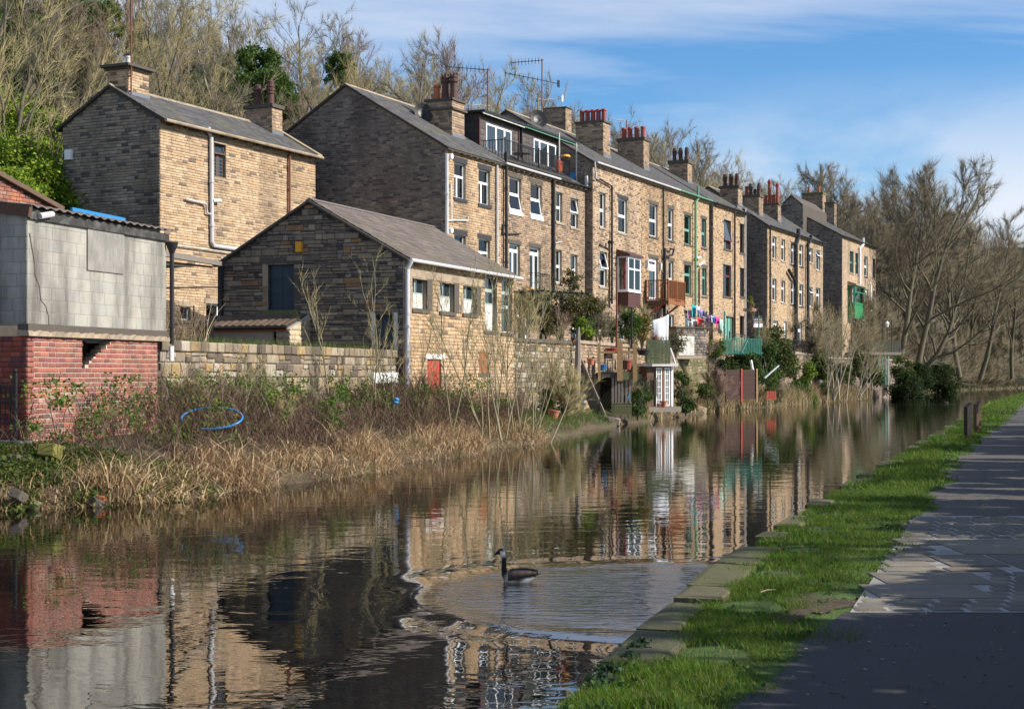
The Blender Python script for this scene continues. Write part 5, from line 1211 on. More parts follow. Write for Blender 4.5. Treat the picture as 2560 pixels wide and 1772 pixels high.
# yard and terrace behind the walls
def sheet(name, poly, z, m): return tag(put(name, MB().add([(p[0], p[1], z) for p in poly], [tuple(range(len(poly)))]).mesh(name), m), kind='structure')
W0 = FW.world(LW, .3, 0)
sheet('yard', [(q0.x, q0.y + .35), (q1.x + .2, q1.y + .3), tuple(FW.world(1.0, WW + 14, 0))[:2], (-45, 80), (-45, 30)], 2.88, 'soil')
TW = [(W0.x, W0.y), (2.75, 62.8), (9.3, 84), (13.4, 93.5), (24.6, 120.5), (31.7, 136), (41, 152), (56, 178)]
sheet('terrace', TW[:7] + [tuple(PLANE.world(97, 16, 0))[:2], tuple(PLANE.world(-14, 16, 0))[:2], tuple(FW.world(LW, WW, 0))[:2]], 3.55, 'soil')
# hillside
hx = np.arange(-90, 330, 5.0); hy = np.array([11, 13, 16, 20, 25, 30, 36, 42, 48, 55, 62, 75, 100, 160])
def hill_z(x, y):
    z = 3.4 + .53 * max(0, min(y, 55) - 13) + .12 * max(0, y - 55)
    return z + .7 * math.sin(x * .13 + y * .2) + .5 * math.sin(x * .31) * min(1, max(0, (y - 13) / 10))
strip('hillside', [[tuple(PLANE.world(x, y, hill_z(x, y))) for x in hx] for y in hy], 'hill_floor', smooth=True)
# towpath side: coping stones, verge, path
ys2 = np.concatenate([np.arange(-6, 30, .5), np.arange(30, 240, 3)])
ZP = .36
def path_x(y): return interp(PT, y)
def verge_edge(y): return path_x(y) + .13 * math.sin(y * 1.3) + .08 * math.sin(y * 3.7 + 1)
strip('grass_verge', [[(interp(WR, y) + .02, y, .30) for y in ys2], [(interp(WR, y) * .55 + verge_edge(y) * .45, y, .345 + .015 * math.sin(y * 2.2)) for y in ys2], [(verge_edge(y), y, ZP - .004) for y in ys2], [(verge_edge(y) + .25, y, ZP - .03) for y in ys2]], 'turf', smooth=True)
strip('bank_face', [[(interp(WR, y) + .02, y, .30) for y in ys2], [(interp(WR, y) + .03, y, -1.2) for y in ys2]], 'dressed_dark')
yt = [y for y in ys2 if y <= 11.5]; yt.append(11.5)
yg = [11.4] + [y for y in ys2 if y > 11.4]
strip('towpath', [[(path_x(y) - .1 + .05 * math.sin(y * 2.9), y, ZP) for y in yt], [(path_x(y) + 3.2, y, ZP) for y in yt]], 'tarmac')
strip('gravel_path', [[(path_x(y) - .12, y, ZP - .012) for y in yg], [(path_x(y) + 3.4 + .02 * y, y, ZP - .012) for y in yg]], 'gravel')
strip('far_verge', [[(path_x(y) + 3.0 + .02 * y, y, ZP - .02) for y in ys2], [(path_x(y) + 6, y, ZP + .3) for y in ys2], [(path_x(y) + 40, y, ZP + 3) for y in ys2]], 'turf')

# terrace walls along the water
def terrace_wall(name, label, p, q, zt, zb, m='stone', pal=SOOT, w=SOOT_W, cop=True, copm='dressed', n=0):
    d = Vector((q[0] - p[0], q[1] - p[1], 0)); t = thing(name, label, 'wall', (p[0], p[1], 0), math.atan2(d.y, d.x)); ln = d.length
    MB().box(0, ln, 0, .45, zb, zt).put('core', 'mortar', t)
    rc = lay(0, ln, zb, zt, .18, .40, hv=.4, lv=.5, split=.35)
    if n: pieces('stone', 'wall_stone_piece', rc, t, (0, 0, 0), 0, .045, .01, n, pal=pal)
    else: tag(put('stonework', stone_mesh('s', rc, (0, 0, 0), (1, 0, 0), (0, -1, 0), .045, .01, pal, w), m, t), kind='stuff')
    if cop: MB().box(-.05, ln + .05, -.12, .5, zt + .002, zt + .14).put('coping', copm, t)
    return t, ln
terrace_wall('terrace_wall', 'high buff stone wall between the warehouse and the old timber post', (W0.x, W0.y), (2.75, 62.8), 3.45, .1, n=260, copm='dressed_dark')
terrace_wall('terrace_wall', 'shaded stone wall behind the timber deck', (2.75, 62.8), (9.3, 84), 3.5, -.4)
MOSS = [(.17, .15, .08), (.13, .14, .05), (.22, .19, .12), (.10, .12, .035), (.26, .22, .14)]
terrace_wall('terrace_wall', 'mossy stone garden wall beside the brown fence panel', (9.3, 84), (13.4, 93.5), 3.5, -.4, pal=MOSS, w=None)
terrace_wall('terrace_wall', 'long stone wall with slab terrace below the black railings', (13.4, 93.5), (24.6, 120.5), 3.7, -.4, copm='timber_grey', pal=[(.20, .165, .11), (.15, .13, .085), (.25, .2, .14), (.10, .10, .05), (.30, .24, .16)], w=None)
terrace_wall('terrace_wall', 'farthest stretch of canal wall under the bare trees', (24.6, 120.5), (41, 152), 3.5, -.4, pal=GREY, w=GREY_W)

# strip of earth at the foot of the far walls
fb = TW[1:6]
def outw(i, d):
    a = fb[max(i - 1, 0)]; b = fb[min(i + 1, len(fb) - 1)]; v = Vector((b[0] - a[0], b[1] - a[1])).normalized(); return (fb[i][0] + v.y * d, fb[i][1] - v.x * d)
strip('garden_bank', [[(*outw(i, d), z) for i in range(len(fb))] for d, z in ((-.2, .75), (.5, .6), (1.1, .35), (1.6, -.3))], 'soil', smooth=True)
# ---------------------------------------------------------------- trees
def spikes(P0, D, ln, r, segs=1):
    """thin three-sided tapering twigs: n roots P0, vectors D (unit), lengths, radii"""
    P0 = np.asarray(P0); D = np.asarray(D); n = len(P0)
    a = np.cross(D, np.array([.31, .52, .79])); a /= np.linalg.norm(a, axis=1, keepdims=True) + 1e-9; b = np.cross(D, a)
    r = np.asarray(r)[:, None]; tip = P0 + D * np.asarray(ln)[:, None]
    V = np.stack([P0 + a * r, P0 + (-.5 * a + .87 * b) * r, P0 + (-.5 * a - .87 * b) * r, tip], 1).reshape(-1, 3)
    base = (np.arange(n) * 4)[:, None]
    Fc = np.concatenate([base + np.array([[0, 1, 3]]), base + np.array([[1, 2, 3]]), base + np.array([[2, 0, 3]])], 0)
    return V, Fc
def tree_parts(seed, H, r0, lean=(0, 0), limbs=12, sub=7, tw=7, fine=3, up=.35, first=.25, spread=.55, wob=.12, stems=1, twl=1.0, tr=.011):
    r = np.random.default_rng(seed); b = MB(); tips = []; P0 = []; DD = []; LN = []; RR = []
    def unit(v): v = np.array(v, float); return v / (np.linalg.norm(v) + 1e-9)
    def rdir(d, ang):
        v = r.standard_normal(3); v = unit(v - d * v.dot(d)); return unit(d * math.cos(ang) + v * math.sin(ang))
    def branch(p, d, ln, rad, lev):
        n = 6 if lev == 0 else 5 if lev == 1 else 4; pts = [p]; dirs = [d]
        for i in range(n):
            d = unit(d + r.standard_normal(3) * wob * (1 if lev else .7) + np.array([0, 0, up * .18 * (1 if lev else .3)])); p = p + d * ln / n
            pts.append(p); dirs.append(d)
        rs = [max(rad * (1 - .8 * i / n), .006) for i in range(n + 1)]
        if lev < 2 or rad > .02: b.tube([Vector(q) for q in pts], rs, 6 if lev == 0 else 4 if lev == 1 else 3, cap=False)
        else:
            for i in range(n): P0.append(pts[i]); DD.append(dirs[i + 1]); LN.append(ln / n * 1.15); RR.append(rs[i])
        cnt = (limbs, sub, tw)[lev]
        for k in range(cnt):
            u = first + (1 - first) * (k + r.random()) / cnt if lev == 0 else .2 + .8 * (k + r.random()) / cnt
            i = min(int(u * n), n - 1); f = u * n - i; q = pts[i] * (1 - f) + pts[i + 1] * f; dd = dirs[i + 1]
            if lev < 2:
                a = spread * (1.25 - .55 * u) * (.7 + .6 * r.random()) if lev == 0 else .35 + .5 * r.random()
                l2 = (ln * (.62 - .38 * u) if lev == 0 else ln * (.5 - .2 * u)) * (.75 + .5 * r.random())
                branch(q, rdir(dd, a), l2, max(rs[i] * (.5 if lev == 0 else .45), .012), lev + 1)
            else:
                for _ in range(fine):
                    dv = rdir(dd, .3 + .5 * r.random()); dv = unit(dv + np.array([0, 0, .15])); P0.append(q); DD.append(dv); LN.append((.35 + .6 * r.random()) * twl); RR.append(tr * (.7 + .6 * r.random()))
    for s_ in range(stems):
        d = unit([lean[0] + (.22 * r.standard_normal() if stems > 1 else 0), lean[1] + (.22 * r.standard_normal() if stems > 1 else 0), 1])
        branch(np.array([.12 * s_ * math.cos(s_ * 2.4), .12 * s_ * math.sin(s_ * 2.4), -.3]), d, H * .82 * (1 if s_ == 0 else .6 + .4 * r.random()), r0, 0)
    V, Fc = spikes(P0, DD, LN, RR)
    return b.mesh('trunk'), mesh_np('crown', V, Fc)
LEAFG = [(.07, .13, .022), (.05, .10, .018), (.10, .165, .028), (.08, .13, .03), (.035, .07, .014)]
LEAFB = [(.20, .29, .025), (.15, .24, .02), (.26, .33, .04), (.10, .17, .018)]
IVY = [(.045, .085, .018), (.06, .11, .022), (.03, .06, .012), (.085, .13, .04)]
def leaves(C, Rad, n, size, pal, r, fill=.55, w=None):
    """n leaf blades scattered through ellipsoids (centres C, radii Rad), denser towards the outside"""
    C = np.asarray(C, float); Rad = np.asarray(Rad, float); k = r.integers(0, len(C), n)
    v = r.standard_normal((n, 3)); v /= np.linalg.norm(v, axis=1, keepdims=True); rad = (fill + (1 - fill) * r.random((n, 1)))
    P = C[k] + v * Rad[k] * rad
    d = v * .5 + r.standard_normal((n, 3)) * .7; d[:, 2] -= .2; d /= np.linalg.norm(d, axis=1, keepdims=True)
    s_ = np.cross(d, r.standard_normal((n, 3))); s_ /= np.linalg.norm(s_, axis=1, keepdims=True) + 1e-9
    L_ = size * (.6 + .8 * r.random((n, 1))); Wd = L_ * .36; nn = np.cross(d, s_) * L_ * .12
    V = np.stack([P, P + d * L_ * .5 + s_ * Wd + nn, P + d * L_, P + d * L_ * .5 - s_ * Wd + nn], 1).reshape(-1, 3)
    base = (np.arange(n) * 4)[:, None]; Fc = np.concatenate([base + np.array([[0, 1, 2]]), base + np.array([[0, 2, 3]])], 0)
    return V, Fc, np.repeat(np.clip(pick(pal, w, n, r, .18), .005, 1), 4, axis=0)
def clumps(r, n, R_, Hh, zb=0):
    C = []; Rd = []
    for _ in range(n):
        a = r.random() * 6.28; q = R_ * math.sqrt(r.random()) * .75; z = zb + Hh * (.12 + .8 * r.random()); f = 1 - .55 * abs((z - zb) / Hh - .4)
        C.append((q * f * math.cos(a), q * f * math.sin(a), z)); s_ = R_ * (.25 + .25 * r.random()); Rd.append((s_, s_, s_ * .8))
    return C, Rd
def join_np(parts):
    V = []; Fc = []; Cc = []; b = 0
    for v, f, c in parts: V.append(v); Fc.append(f + b); Cc.append(c); b += len(v)
    return np.concatenate(V), np.concatenate(Fc), np.concatenate(Cc)
def merge_meshes(*ms): return ms
def smooth_me(me): me.polygons.foreach_set('use_smooth', np.ones(len(me.polygons), bool)); return me
TREES = []
for i in range(9):
    tm, cm = tree_parts(40 + i, 11 + 1.2 * (i % 3), .17 + .03 * (i % 2), (.12 * math.sin(i * 2), .12 * math.cos(i * 3)), limbs=9 + i % 4, sub=6, tw=6, fine=3, up=.25 + .1 * (i % 4), first=.12 + .06 * (i % 3), spread=.5 + .12 * (i % 3), wob=.13 + .04 * (i % 2), twl=1.1, tr=.012)
    TREES.append((smooth_me(tm), cm))
def inst_tree(name, label, group, loc, s, rz, tm, cm, bark, twig, cat='tree', leafme=None, tilt=0):
    o = thing(name, label, cat, loc, rz, group); o.scale = (s, s, s)
    a = put('trunk', tm, None, o); c = put('crown', cm, None, o)
    for x, m_ in ((a, bark), (c, twig)):
        if len(x.data.materials) == 0: x.data.materials.append(MATS[m_])
        x.material_slots[0].link = 'OBJECT'; x.material_slots[0].material = MATS[m_]
    if leafme is not None: put('ivy', leafme, 'plant', o)
    return o
def pxy(p): return 1280 + p.x / p.y * FOC, HOR - (p.z - CZ) / p.y * FOC
# ivy sleeves worn by some trees
IVYME = []
for i in range(3):
    r = np.random.default_rng(70 + i); C = []; Rd = []
    for k in range(16):
        z = .6 + k * .42; C.append((.15 * math.sin(k), .15 * math.cos(k * 1.3), z)); q = .75 + .3 * math.sin(k * 1.7 + i) - .02 * k; Rd.append((q, q, .55))
    for k in range(12):
        a = r.random() * 6.28; C.append((1.1 * math.cos(a), 1.1 * math.sin(a), 3 + 4 * r.random())); Rd.append((.5, .5, .5))
    V, Fc, cc = leaves(C, Rd, 4200, .26, IVY + LEAFG[:2], r, .5); IVYME.append(mesh_np('ivy', V, Fc, cc * 1.35))
r = np.random.default_rng(11); placed = 0
kinds = [('bark', 'twig_tan'), ('bark', 'twig_brown'), ('bark_birch', 'twig_red'), ('bark', 'twig_grey'), ('bark_pale', 'twig_tan')]
klab = {'twig_tan': 'tan twigged bare tree on the wooded hillside above the houses', 'twig_brown': 'brown twigged bare tree on the wooded hillside above the houses', 'twig_red': 'reddish birch-like bare tree on the wooded hillside above the houses', 'twig_grey': 'grey twigged bare tree on the wooded hillside above the houses'}
cells = [(x, y) for y in np.arange(14.5, 70, 5.2) for x in np.arange(-24, 290, 6.4)]
for (x, y) in cells:
    x += (r.random() - .5) * 4; y += (r.random() - .5) * 3.4
    p = PLANE.world(x, y, hill_z(x, y) - .1)
    if p.y < 40: continue
    u, v = pxy(p); s_ = (.82 + .55 * r.random()) * (1.0 + .12 * min(max((u - 700) / 500, 0), 1))
    ut, vt = pxy(p + Vector((0, 0, 12 * s_)))
    if u < -130 or u > 2640 or (u > 2060 and r.random() < .55): continue
    if v < -60: continue                         # foot above the picture
    # hidden behind the houses: top below the roofs
    if 180 < u < 700 and vt > 300: continue
    if 700 <= u < 1400 and vt > 330: continue
    if 1400 <= u < 2120 and vt > 350 + (u - 1400) * .32: continue
    band = math.sin(u * .011 + y * .15) + .5 * math.sin(u * .027)
    kd = kinds[0] if band > .5 else kinds[4] if band > .1 else kinds[1] if band > -.5 else kinds[2]
    if r.random() < .22: kd = kinds[3]
    i = int(r.integers(0, 9)); tm, cm = TREES[i]
    ivy = r.random() < (.42 if u < 700 else .15)
    place_ = ('at the left edge' if u < 60 else 'left of the near chimney' if u < 260 else 'right of the near chimney' if u < 420 else 'behind the ridge of the detached house' if u < 600 else 'behind its far chimney' if u < 720 else 'left of the great gable' if u < 860 else 'right of the great gable' if u < 1040 else 'above the dormers' if u < 1300 else 'behind the plain chimney' if u < 1450 else 'behind the red chimney pots' if u < 1640 else 'above the far roofs' if u < 2000 else 'over the last house' if u < 2200 else 'beyond the leaning tree' if u < 2400 else 'behind the mill')
    tier_ = 'low' if vt > 200 else 'halfway up' if vt > 60 else 'high'
    lab = '%s, %s on the slope %s' % ({'twig_tan': 'tan twigged bare tree', 'twig_brown': 'brown twigged bare tree', 'twig_red': 'reddish twigged bare tree', 'twig_grey': 'grey twigged bare tree'}[kd[1]] if not ivy else 'ivy clad bare tree', tier_, place_)
    inst_tree('hillside_tree', lab, ('ivy clad trees on the hillside' if ivy else kd[1].replace('twig_', '') + ' twigged trees on the hillside'), p, s_, r.random() * 6.28, tm, cm, kd[0], kd[1], leafme=IVYME[int(r.integers(0, 3))] if ivy else None)
    placed += 1
print('hill trees', placed)
# understorey: shrubs between the trees
SHR = []
for i in range(4):
    r = np.random.default_rng(90 + i); C, Rd = clumps(r, 16, 2.4, 3.4) if i < 2 else clumps(r, 46, 2.6, 4.2)
    if i > 1: Rd = [(q[0] * .5, q[1] * .5, q[2] * .62) for q in Rd]
    V, Fc, cc = leaves(C, Rd, 6000, .2, LEAFB if i < 2 else LEAFG, r, .35)
    me = mesh_np('foliage', V, Fc, cc); SHR.append(me)
TW_ = []
for i in range(3):
    tm, cm = tree_parts(140 + i, 4.6, .05, limbs=9, sub=6, tw=6, fine=4, up=.5, first=.02, spread=.8, stems=5, twl=.8, tr=.009); TW_.append((tm, cm))
def shrub(name, label, group, loc, s, rz, me, cat='shrub', trunkm='bark'):
    o = thing(name, label, cat, loc, rz, group); o.scale = (s, s, s)
    b = MB()
    for k in range(5): a = k * 1.256; b.tube([(0, 0, -.2), (.5 * math.cos(a), .5 * math.sin(a), 1.0), (1.0 * math.cos(a), 1.0 * math.sin(a), 2.0)], [.06, .045, .015], 5)
    b.put('stem', trunkm, o); put('foliage', me, 'plant', o); return o
EVN = ['in the middle beside the brick outhouse', 'lower right against the detached house', 'lowest at the left edge', 'touching the house gable', 'highest at the left edge', 'centre of the clump', 'lowest beside the house corner', 'top right below the house eaves', 'low between outhouse and house', 'top left under the bare trees']
HVN = ['upper right of the near chimney', 'upper left of the near chimney', 'left of the twin chimney pots', 'right of the twin chimney pots', 'above the great gable', 'near the left edge', 'behind the red mast', 'between the twin pots and the great gable']
r = np.random.default_rng(21)
for (px, py, Y, s_, i) in ((30, 430, 60, .8, 0), (85, 470, 60, .75, 1), (10, 500, 58, .7, 0), (128, 420, 64, .65, 1), (-20, 360, 66, 1.0, 0), (60, 380, 66, .7, 1), (122, 500, 60, .6, 1), (95, 345, 70, .8, 0), (45, 500, 58, .7, 1), (20, 310, 74, .9, 0)):
    p = at(px, py, Y); shrub('evergreen_shrub', ('bright green shrub on the slope, ' + EVN.pop(0)), 'evergreen shrubs beside the detached house', p - Vector((0, 0, 2.2 * s_)), s_ * 1.1, r.random() * 6, SHR[i])
for (px, py, Y, s_, i) in ((225, 110, 110, 1.1, 2), (150, 70, 112, 1.0, 3), (640, 215, 97, .8, 3), (665, 250, 94, .65, 2), (850, 190, 125, .6, 2), (60, 150, 108, 1.0, 3), (360, 150, 114, .7, 2), (705, 265, 102, .6, 3)):
    p = at(px, py, Y); shrub('holly_tree', ('dark evergreen on the hillside, ' + HVN.pop(0)), 'dark evergreens on the hillside', p - Vector((0, 0, 1.6 * s_)), s_ * 1.15, r.random() * 6, SHR[i])
n = 0
for (x, y) in [(x, y) for y in np.arange(15, 60, 5.5) for x in np.arange(-20, 200, 8.0)]:
    x += (r.random() - .5) * 6; y += (r.random() - .5) * 4; p = PLANE.world(x, y, hill_z(x, y)); u, v = pxy(p + Vector((0, 0, 3)))
    if u < -60 or u > 1700 or v < -20 or (u > 160 and v > 300) or (u > 800 and v > 250) or r.random() < .15: continue
    tm, cm = TW_[int(r.integers(0, 3))]; k = kinds[int(r.integers(0, 5))]
    inst_tree('thicket_bush', 'leafless bush in the undergrowth of the hillside', 'leafless bushes on the hillside', p, .8 + .7 * r.random(), r.random() * 6, tm, cm, k[0], 'twig_tan' if r.random() < .6 else k[1], 'bush'); n += 1
print('thicket', n)
# tall bare trees at the bend of the canal
BIG = []
for i in range(4):
    tm, cm = tree_parts(200 + i, 22, .34, (.02, .02), limbs=15, sub=9, tw=8, fine=4, up=.45, first=.22, spread=.75, wob=.16, twl=1.5, tr=.017); BIG.append((smooth_me(tm), cm))
LEAN = tree_parts(230, 21, .36, (.55, -.05), limbs=15, sub=9, tw=8, fine=4, up=.55, first=.2, spread=.8, wob=.18, twl=1.5, tr=.017)
blab = ['tall bare tree rising just behind the farthest house', 'slender bare tree left of the canal bend', 'forked bare tree beside the teal posts', 'tallest bare tree over the canal bend', 'bare tree in front of the mill', 'bare tree at the right edge above the far water', 'bare tree behind the far chimney stacks', 'broad bare tree behind the last chimney']
spots = [(2165, 170, 3.4, 560, 0), (2235, 150, 2.4, 400, 1), (2290, 152, 2.2, 385, 2), (2262, 176, 3, 420, 3), (2450, 190, 1.8, 520, 1), (2530, 200, 1.8, 600, 3), (1985, 215, 14, 400, 2), (2080, 200, 8, 400, 0), (2400, 180, 2, 500, 2), (2190, 205, 5, 430, 3), (2330, 200, 3, 440, 0), (2120, 230, 10, 420, 1), (2480, 225, 2, 560, 2), (2555, 240, 2, 620, 0), (1900, 240, 17, 470, 1), (1600, 190, 16, 330, 3), (1680, 200, 17, 340, 2), (1530, 185, 17, 320, 0)]
EXTRA = True
blab += ['bare tree half hidden behind the canal bend trees', 'straight bare tree high above the last roof', 'bare tree standing back from the far bank', 'bare tree high on the slope beyond the last house', 'thin bare tree close to the mill', 'outermost bare tree at the right edge of the view', 'bare tree on the ridge behind the far chimneys', 'wide bare tree behind the chimney with three dark pots', 'bare tree above the roof with the green downpipe', 'bare tree behind the chimney with four red pots']
for (px, Y, z, top, i), lab in zip(spots, blab):
    p = Vector(((px - 1280) / FOC * Y, Y, z)); Ht = CZ + (HOR - top) / FOC * Y - z
    o = inst_tree('bare_tree', lab, 'tall bare trees at the canal bend', p, max(Ht / 21.5, .35), px * .7, *BIG[i], 'bark', 'twig_brown')
r = np.random.default_rng(34)
for k in range(140):
    Y = 150 + 125 * r.random(); px = 2130 + 470 * r.random(); x = (px - 1280) / FOC * Y
    if x > interp(WL, Y) - 2: 
        Y += 60; x = (px - 1280) / FOC * Y
        if x > interp(WL, Y) - 2: continue
    z = 1.0 + .16 * max(0, interp(WL, Y) - x - 6); top = np.interp(px, [2130, 2300, 2450, 2600], [430, 470, 560, 640]) + 160 * r.random(); Ht = CZ + (HOR - top) / FOC * Y - z
    inst_tree('woodland_tree', '%s %s bare tree in the wood, %s' % ('tall' if top < 600 else 'short', ('grey', 'brown', 'dark brown')[k % 3], 'touching the last house' if px < 2180 else 'beside the last house' if px < 2230 else 'left of the leaning tree' if px < 2290 else 'behind the leaning tree' if px < 2350 else 'right of the leaning tree' if px < 2420 else 'left of the mill' if px < 2490 else 'before the mill' if px < 2540 else 'at the far right'), 'bare trees of the wood beyond the last house', (x, Y, z), max(Ht / 12.5, .5), r.random() * 6, *TREES[k % 9], 'bark', ('twig_grey', 'twig_brown', 'twig_brown')[k % 3])
p = on_water(2310, 988); o = inst_tree('leaning_tree', 'ivy footed bare tree leaning right over the water', 'tall bare trees at the canal bend', p + Vector((-1, 2, .4)), .92, .15, smooth_me(LEAN[0]), LEAN[1], 'bark', 'twig_brown')
rr = np.random.default_rng(99); C, Rd = clumps(rr, 26, 2.4, 3.6); V, Fc, cc = leaves(C, Rd, 6500, .2, [(.028, .05, .014), (.04, .065, .018), (.02, .036, .010)], rr, .2); DARKIVY = mesh_np('foliage', V, Fc, cc)
# scrub along the far bank
r = np.random.default_rng(33)
for k in range(110):
    Y = 122 + k * 1.05; x = interp(WL, Y) - .6 - (5 if k % 2 else 16) * r.random(); tm, cm = TW_[k % 3]
    inst_tree('bank_bush', 'leafless scrub on the far bank, ' + ('below the raised deck' if Y < 138 else 'around the leaning tree' if Y < 165 else 'between leaning tree and mill' if Y < 205 else 'at the far end of the canal'), 'leafless scrub on the far bank', (x, Y, .7 + .3 * r.random()), (1.0 if k % 2 else 1.5) + .9 * r.random(), r.random() * 6, tm, cm, 'bark', ('twig_brown', 'twig_grey', 'twig_brown')[k % 3], 'bush')
for (px, py, Y, s_, lab) in ((2352, 935, 172, 1.1, 'dark green ivy mound at the foot of the leaning tree'), (2305, 930, 150, .7, 'dark green bush between the teal posts and leaning tree'), (2275, 965, 138, .9, 'low green bush on the far bank under the deck')):
    p = at(px, py, Y); shrub('ivy_bush', lab, None, p - Vector((0, 0, 2.2 * s_)), s_, 1.0, DARKIVY, 'bush')
# ---------------------------------------------------------------- reeds, brambles, grass
def blades(P, az, ln, lean, droop, wd, pal, r, w=None, segs=3):
    """ribbons rising from P, leaning towards azimuth az and bending over by droop"""
    n = len(P); P = np.asarray(P, float); h = np.stack([np.cos(az), np.sin(az), np.zeros(n)], 1); sd = np.stack([-np.sin(az), np.cos(az), np.zeros(n)], 1)
    tw = (r.random(n) - .5) * 2.4; sd = sd * np.cos(tw)[:, None] + h * np.sin(tw)[:, None]
    pts = [P]; a = lean.copy(); cur = P
    for i in range(segs):
        d = h * np.sin(a)[:, None] + np.array([0, 0, 1.0]) * np.cos(a)[:, None]; cur = cur + d * (ln / segs)[:, None]; pts.append(cur); a = a + droop / segs
    V = []
    for i, p in enumerate(pts):
        k = wd * (1 - .85 * i / segs); V += [p - sd * k[:, None] / 2, p + sd * k[:, None] / 2]
    V = np.stack(V, 1).reshape(-1, 3); m = 2 * (segs + 1); base = (np.arange(n) * m)[:, None]
    Fc = np.concatenate([base + np.array([[2 * i, 2 * i + 1, 2 * i + 3, 2 * i + 2]]) for i in range(segs)], 0)
    return V, Fc, np.repeat(np.clip(pick(pal, w, n, r, .15), .005, 1), m, axis=0)
def bank_z(o): return float(np.interp(o, [q[0] for q in offs], [q[1] for q in offs]))
def bank_pt(Y, o): return (interp(WL, Y) - o - .25 * math.sin(Y * .9), Y + o * .25, bank_z(o))
r = np.random.default_rng(51)
STRAW = [(.50, .37, .22), (.40, .285, .165), (.62, .49, .33), (.28, .185, .105), (.45, .33, .19), (.14, .09, .055), (.55, .42, .26)]
P = []; LN = []
AZ = []; LE = []; DR = []; CI = []
for k in range(560):
    Y = 25.2 + 24 * r.random() ** 1.15; o = -.08 + 1.5 * r.random() ** 1.3
    if Y < 29: o *= .55 + .4 * (Y - 25) / 4
    if k % 9 == 0: Y = 22.3 + 3.2 * r.random(); o *= .8
    hh = ((.42 if Y > 25.5 else .25) + .55 * r.random() ** 2.2) * (.75 + .4 * math.sin(Y * 1.7) * math.sin(Y * .6 + 1)); flat = r.random() < .28; azb = -.5 + 1.2 * r.standard_normal(); tint = r.integers(0, 3)
    for _ in range(int(14 + 26 * r.random())):
        dy_, do_ = .22 * r.standard_normal(), .18 * r.standard_normal(); P.append(bank_pt(Y + dy_, max(o + do_, -.12))); LN.append(hh * (.4 + .85 * r.random()))
        AZ.append(azb + .5 * r.standard_normal() if flat else math.atan2(dy_ - .12, -do_ + .14) + .7 * r.standard_normal()); LE.append((1.0 if flat else .12) + .4 * abs(r.standard_normal())); DR.append((.3 if flat else .9) + (1.0 if flat else 2.4) * r.random()); CI.append(tint)
n = len(P); V, Fc, cc = blades(P, np.array(AZ), np.array(LN) * 1.2, np.array(LE), np.array(DR), .012 + .018 * r.random(n), STRAW, r)
cc = cc * np.repeat(np.array([(1.0, 1.0, 1.0), (.78, .70, .62), (1.1, 1.08, 1.0)])[np.array(CI)], 8, axis=0)
tag(put('dry_reeds', mesh_np('dry_reeds', V, Fc, cc), 'dry'), 'bleached dry reeds leaning over the water along the far bank', 'reeds', kind='stuff')
print('reeds', n)
# brambles: tangled canes with small leaves
P = []; LN = []
for k in range(21000):
    Y = 25.5 + 27 * r.random(); o = .9 + 5.2 * r.random() ** 1.2
    if Y < 31 and o > 3.6 or (Y < 28.5 and r.random() < .6): continue
    p = bank_pt(Y, o); hump = .55 + .45 * math.sin(Y * .8) * math.sin(o * 1.1 + Y * .3); P.append((p[0], p[1], p[2] + 1.25 * hump * r.random())); LN.append((.4 + .85 * r.random()) * (.7 + .5 * hump))
n = len(P); V, Fc, cc = blades(P, r.random(n) * 6.28, np.array(LN), .3 + .7 * r.random(n), .4 + 1.6 * r.random(n), .008 + .009 * r.random(n), [(.12, .068, .052), (.10, .058, .042), (.165, .10, .075), (.065, .043, .033), (.21, .145, .11), (.12, .092, .055)], r)
tag(put('bramble_thicket', mesh_np('bramble', V, Fc, cc), 'dry'), 'brown tangle of bare brambles below the stone wall', 'brambles', kind='stuff')
C = []; Rd = []
for k in range(170):
    Y = 26 + 24 * r.random(); o = 1.0 + 4.6 * r.random(); p = bank_pt(Y, o); C.append((p[0], p[1], p[2] + .3 + 1.0 * r.random())); q = .2 + .3 * r.random(); Rd.append((q, q, q * .7))
for (px, py, Y) in ((430, 960, 31.8), (460, 985, 32), (500, 1000, 31), (560, 950, 33), (620, 960, 34), (300, 1010, 29.5), (380, 985, 31), (520, 1040, 30), (250, 1050, 28.4), (330, 1060, 28.5), (450, 1075, 29), (620, 940, 34.5), (750, 975, 37), (860, 975, 39)):
    p = at(px, py, Y); C.append(tuple(p)); Rd.append((.5, .4, .3))
V, Fc, cc = leaves(C, Rd, 11000, .07, [(.08, .15, .02), (.10, .19, .025), (.06, .11, .02), (.14, .22, .03)], r, .1)
tag(put('bramble_leaves', mesh_np('leaves', V, Fc, cc), 'plant'), 'fresh green leaves through the brambles', 'leaves', kind='stuff')
for k in range(34):
    Y = 27 + 25 * r.random(); p = bank_pt(Y, 1.6 + 3.6 * r.random()); tm, cm = TW_[k % 3]; u_ = pxy(Vector(p))[0]
    if u_ < 430: continue
    inst_tree('scrub_bush', 'low brown scrub in the brambles, ' + ('beside the blue hose' if u_ < 640 else 'below the retaining wall' if u_ < 900 else 'below the culvert' if u_ < 1050 else 'before the red door' if u_ < 1180 else 'below the warehouse end'), 'low scrub among the brambles', p, .15 + .16 * r.random(), r.random() * 6, tm, cm, 'bark', ('twig_red', 'twig_brown', 'twig_tan', 'twig_tan')[k % 4], 'bush')
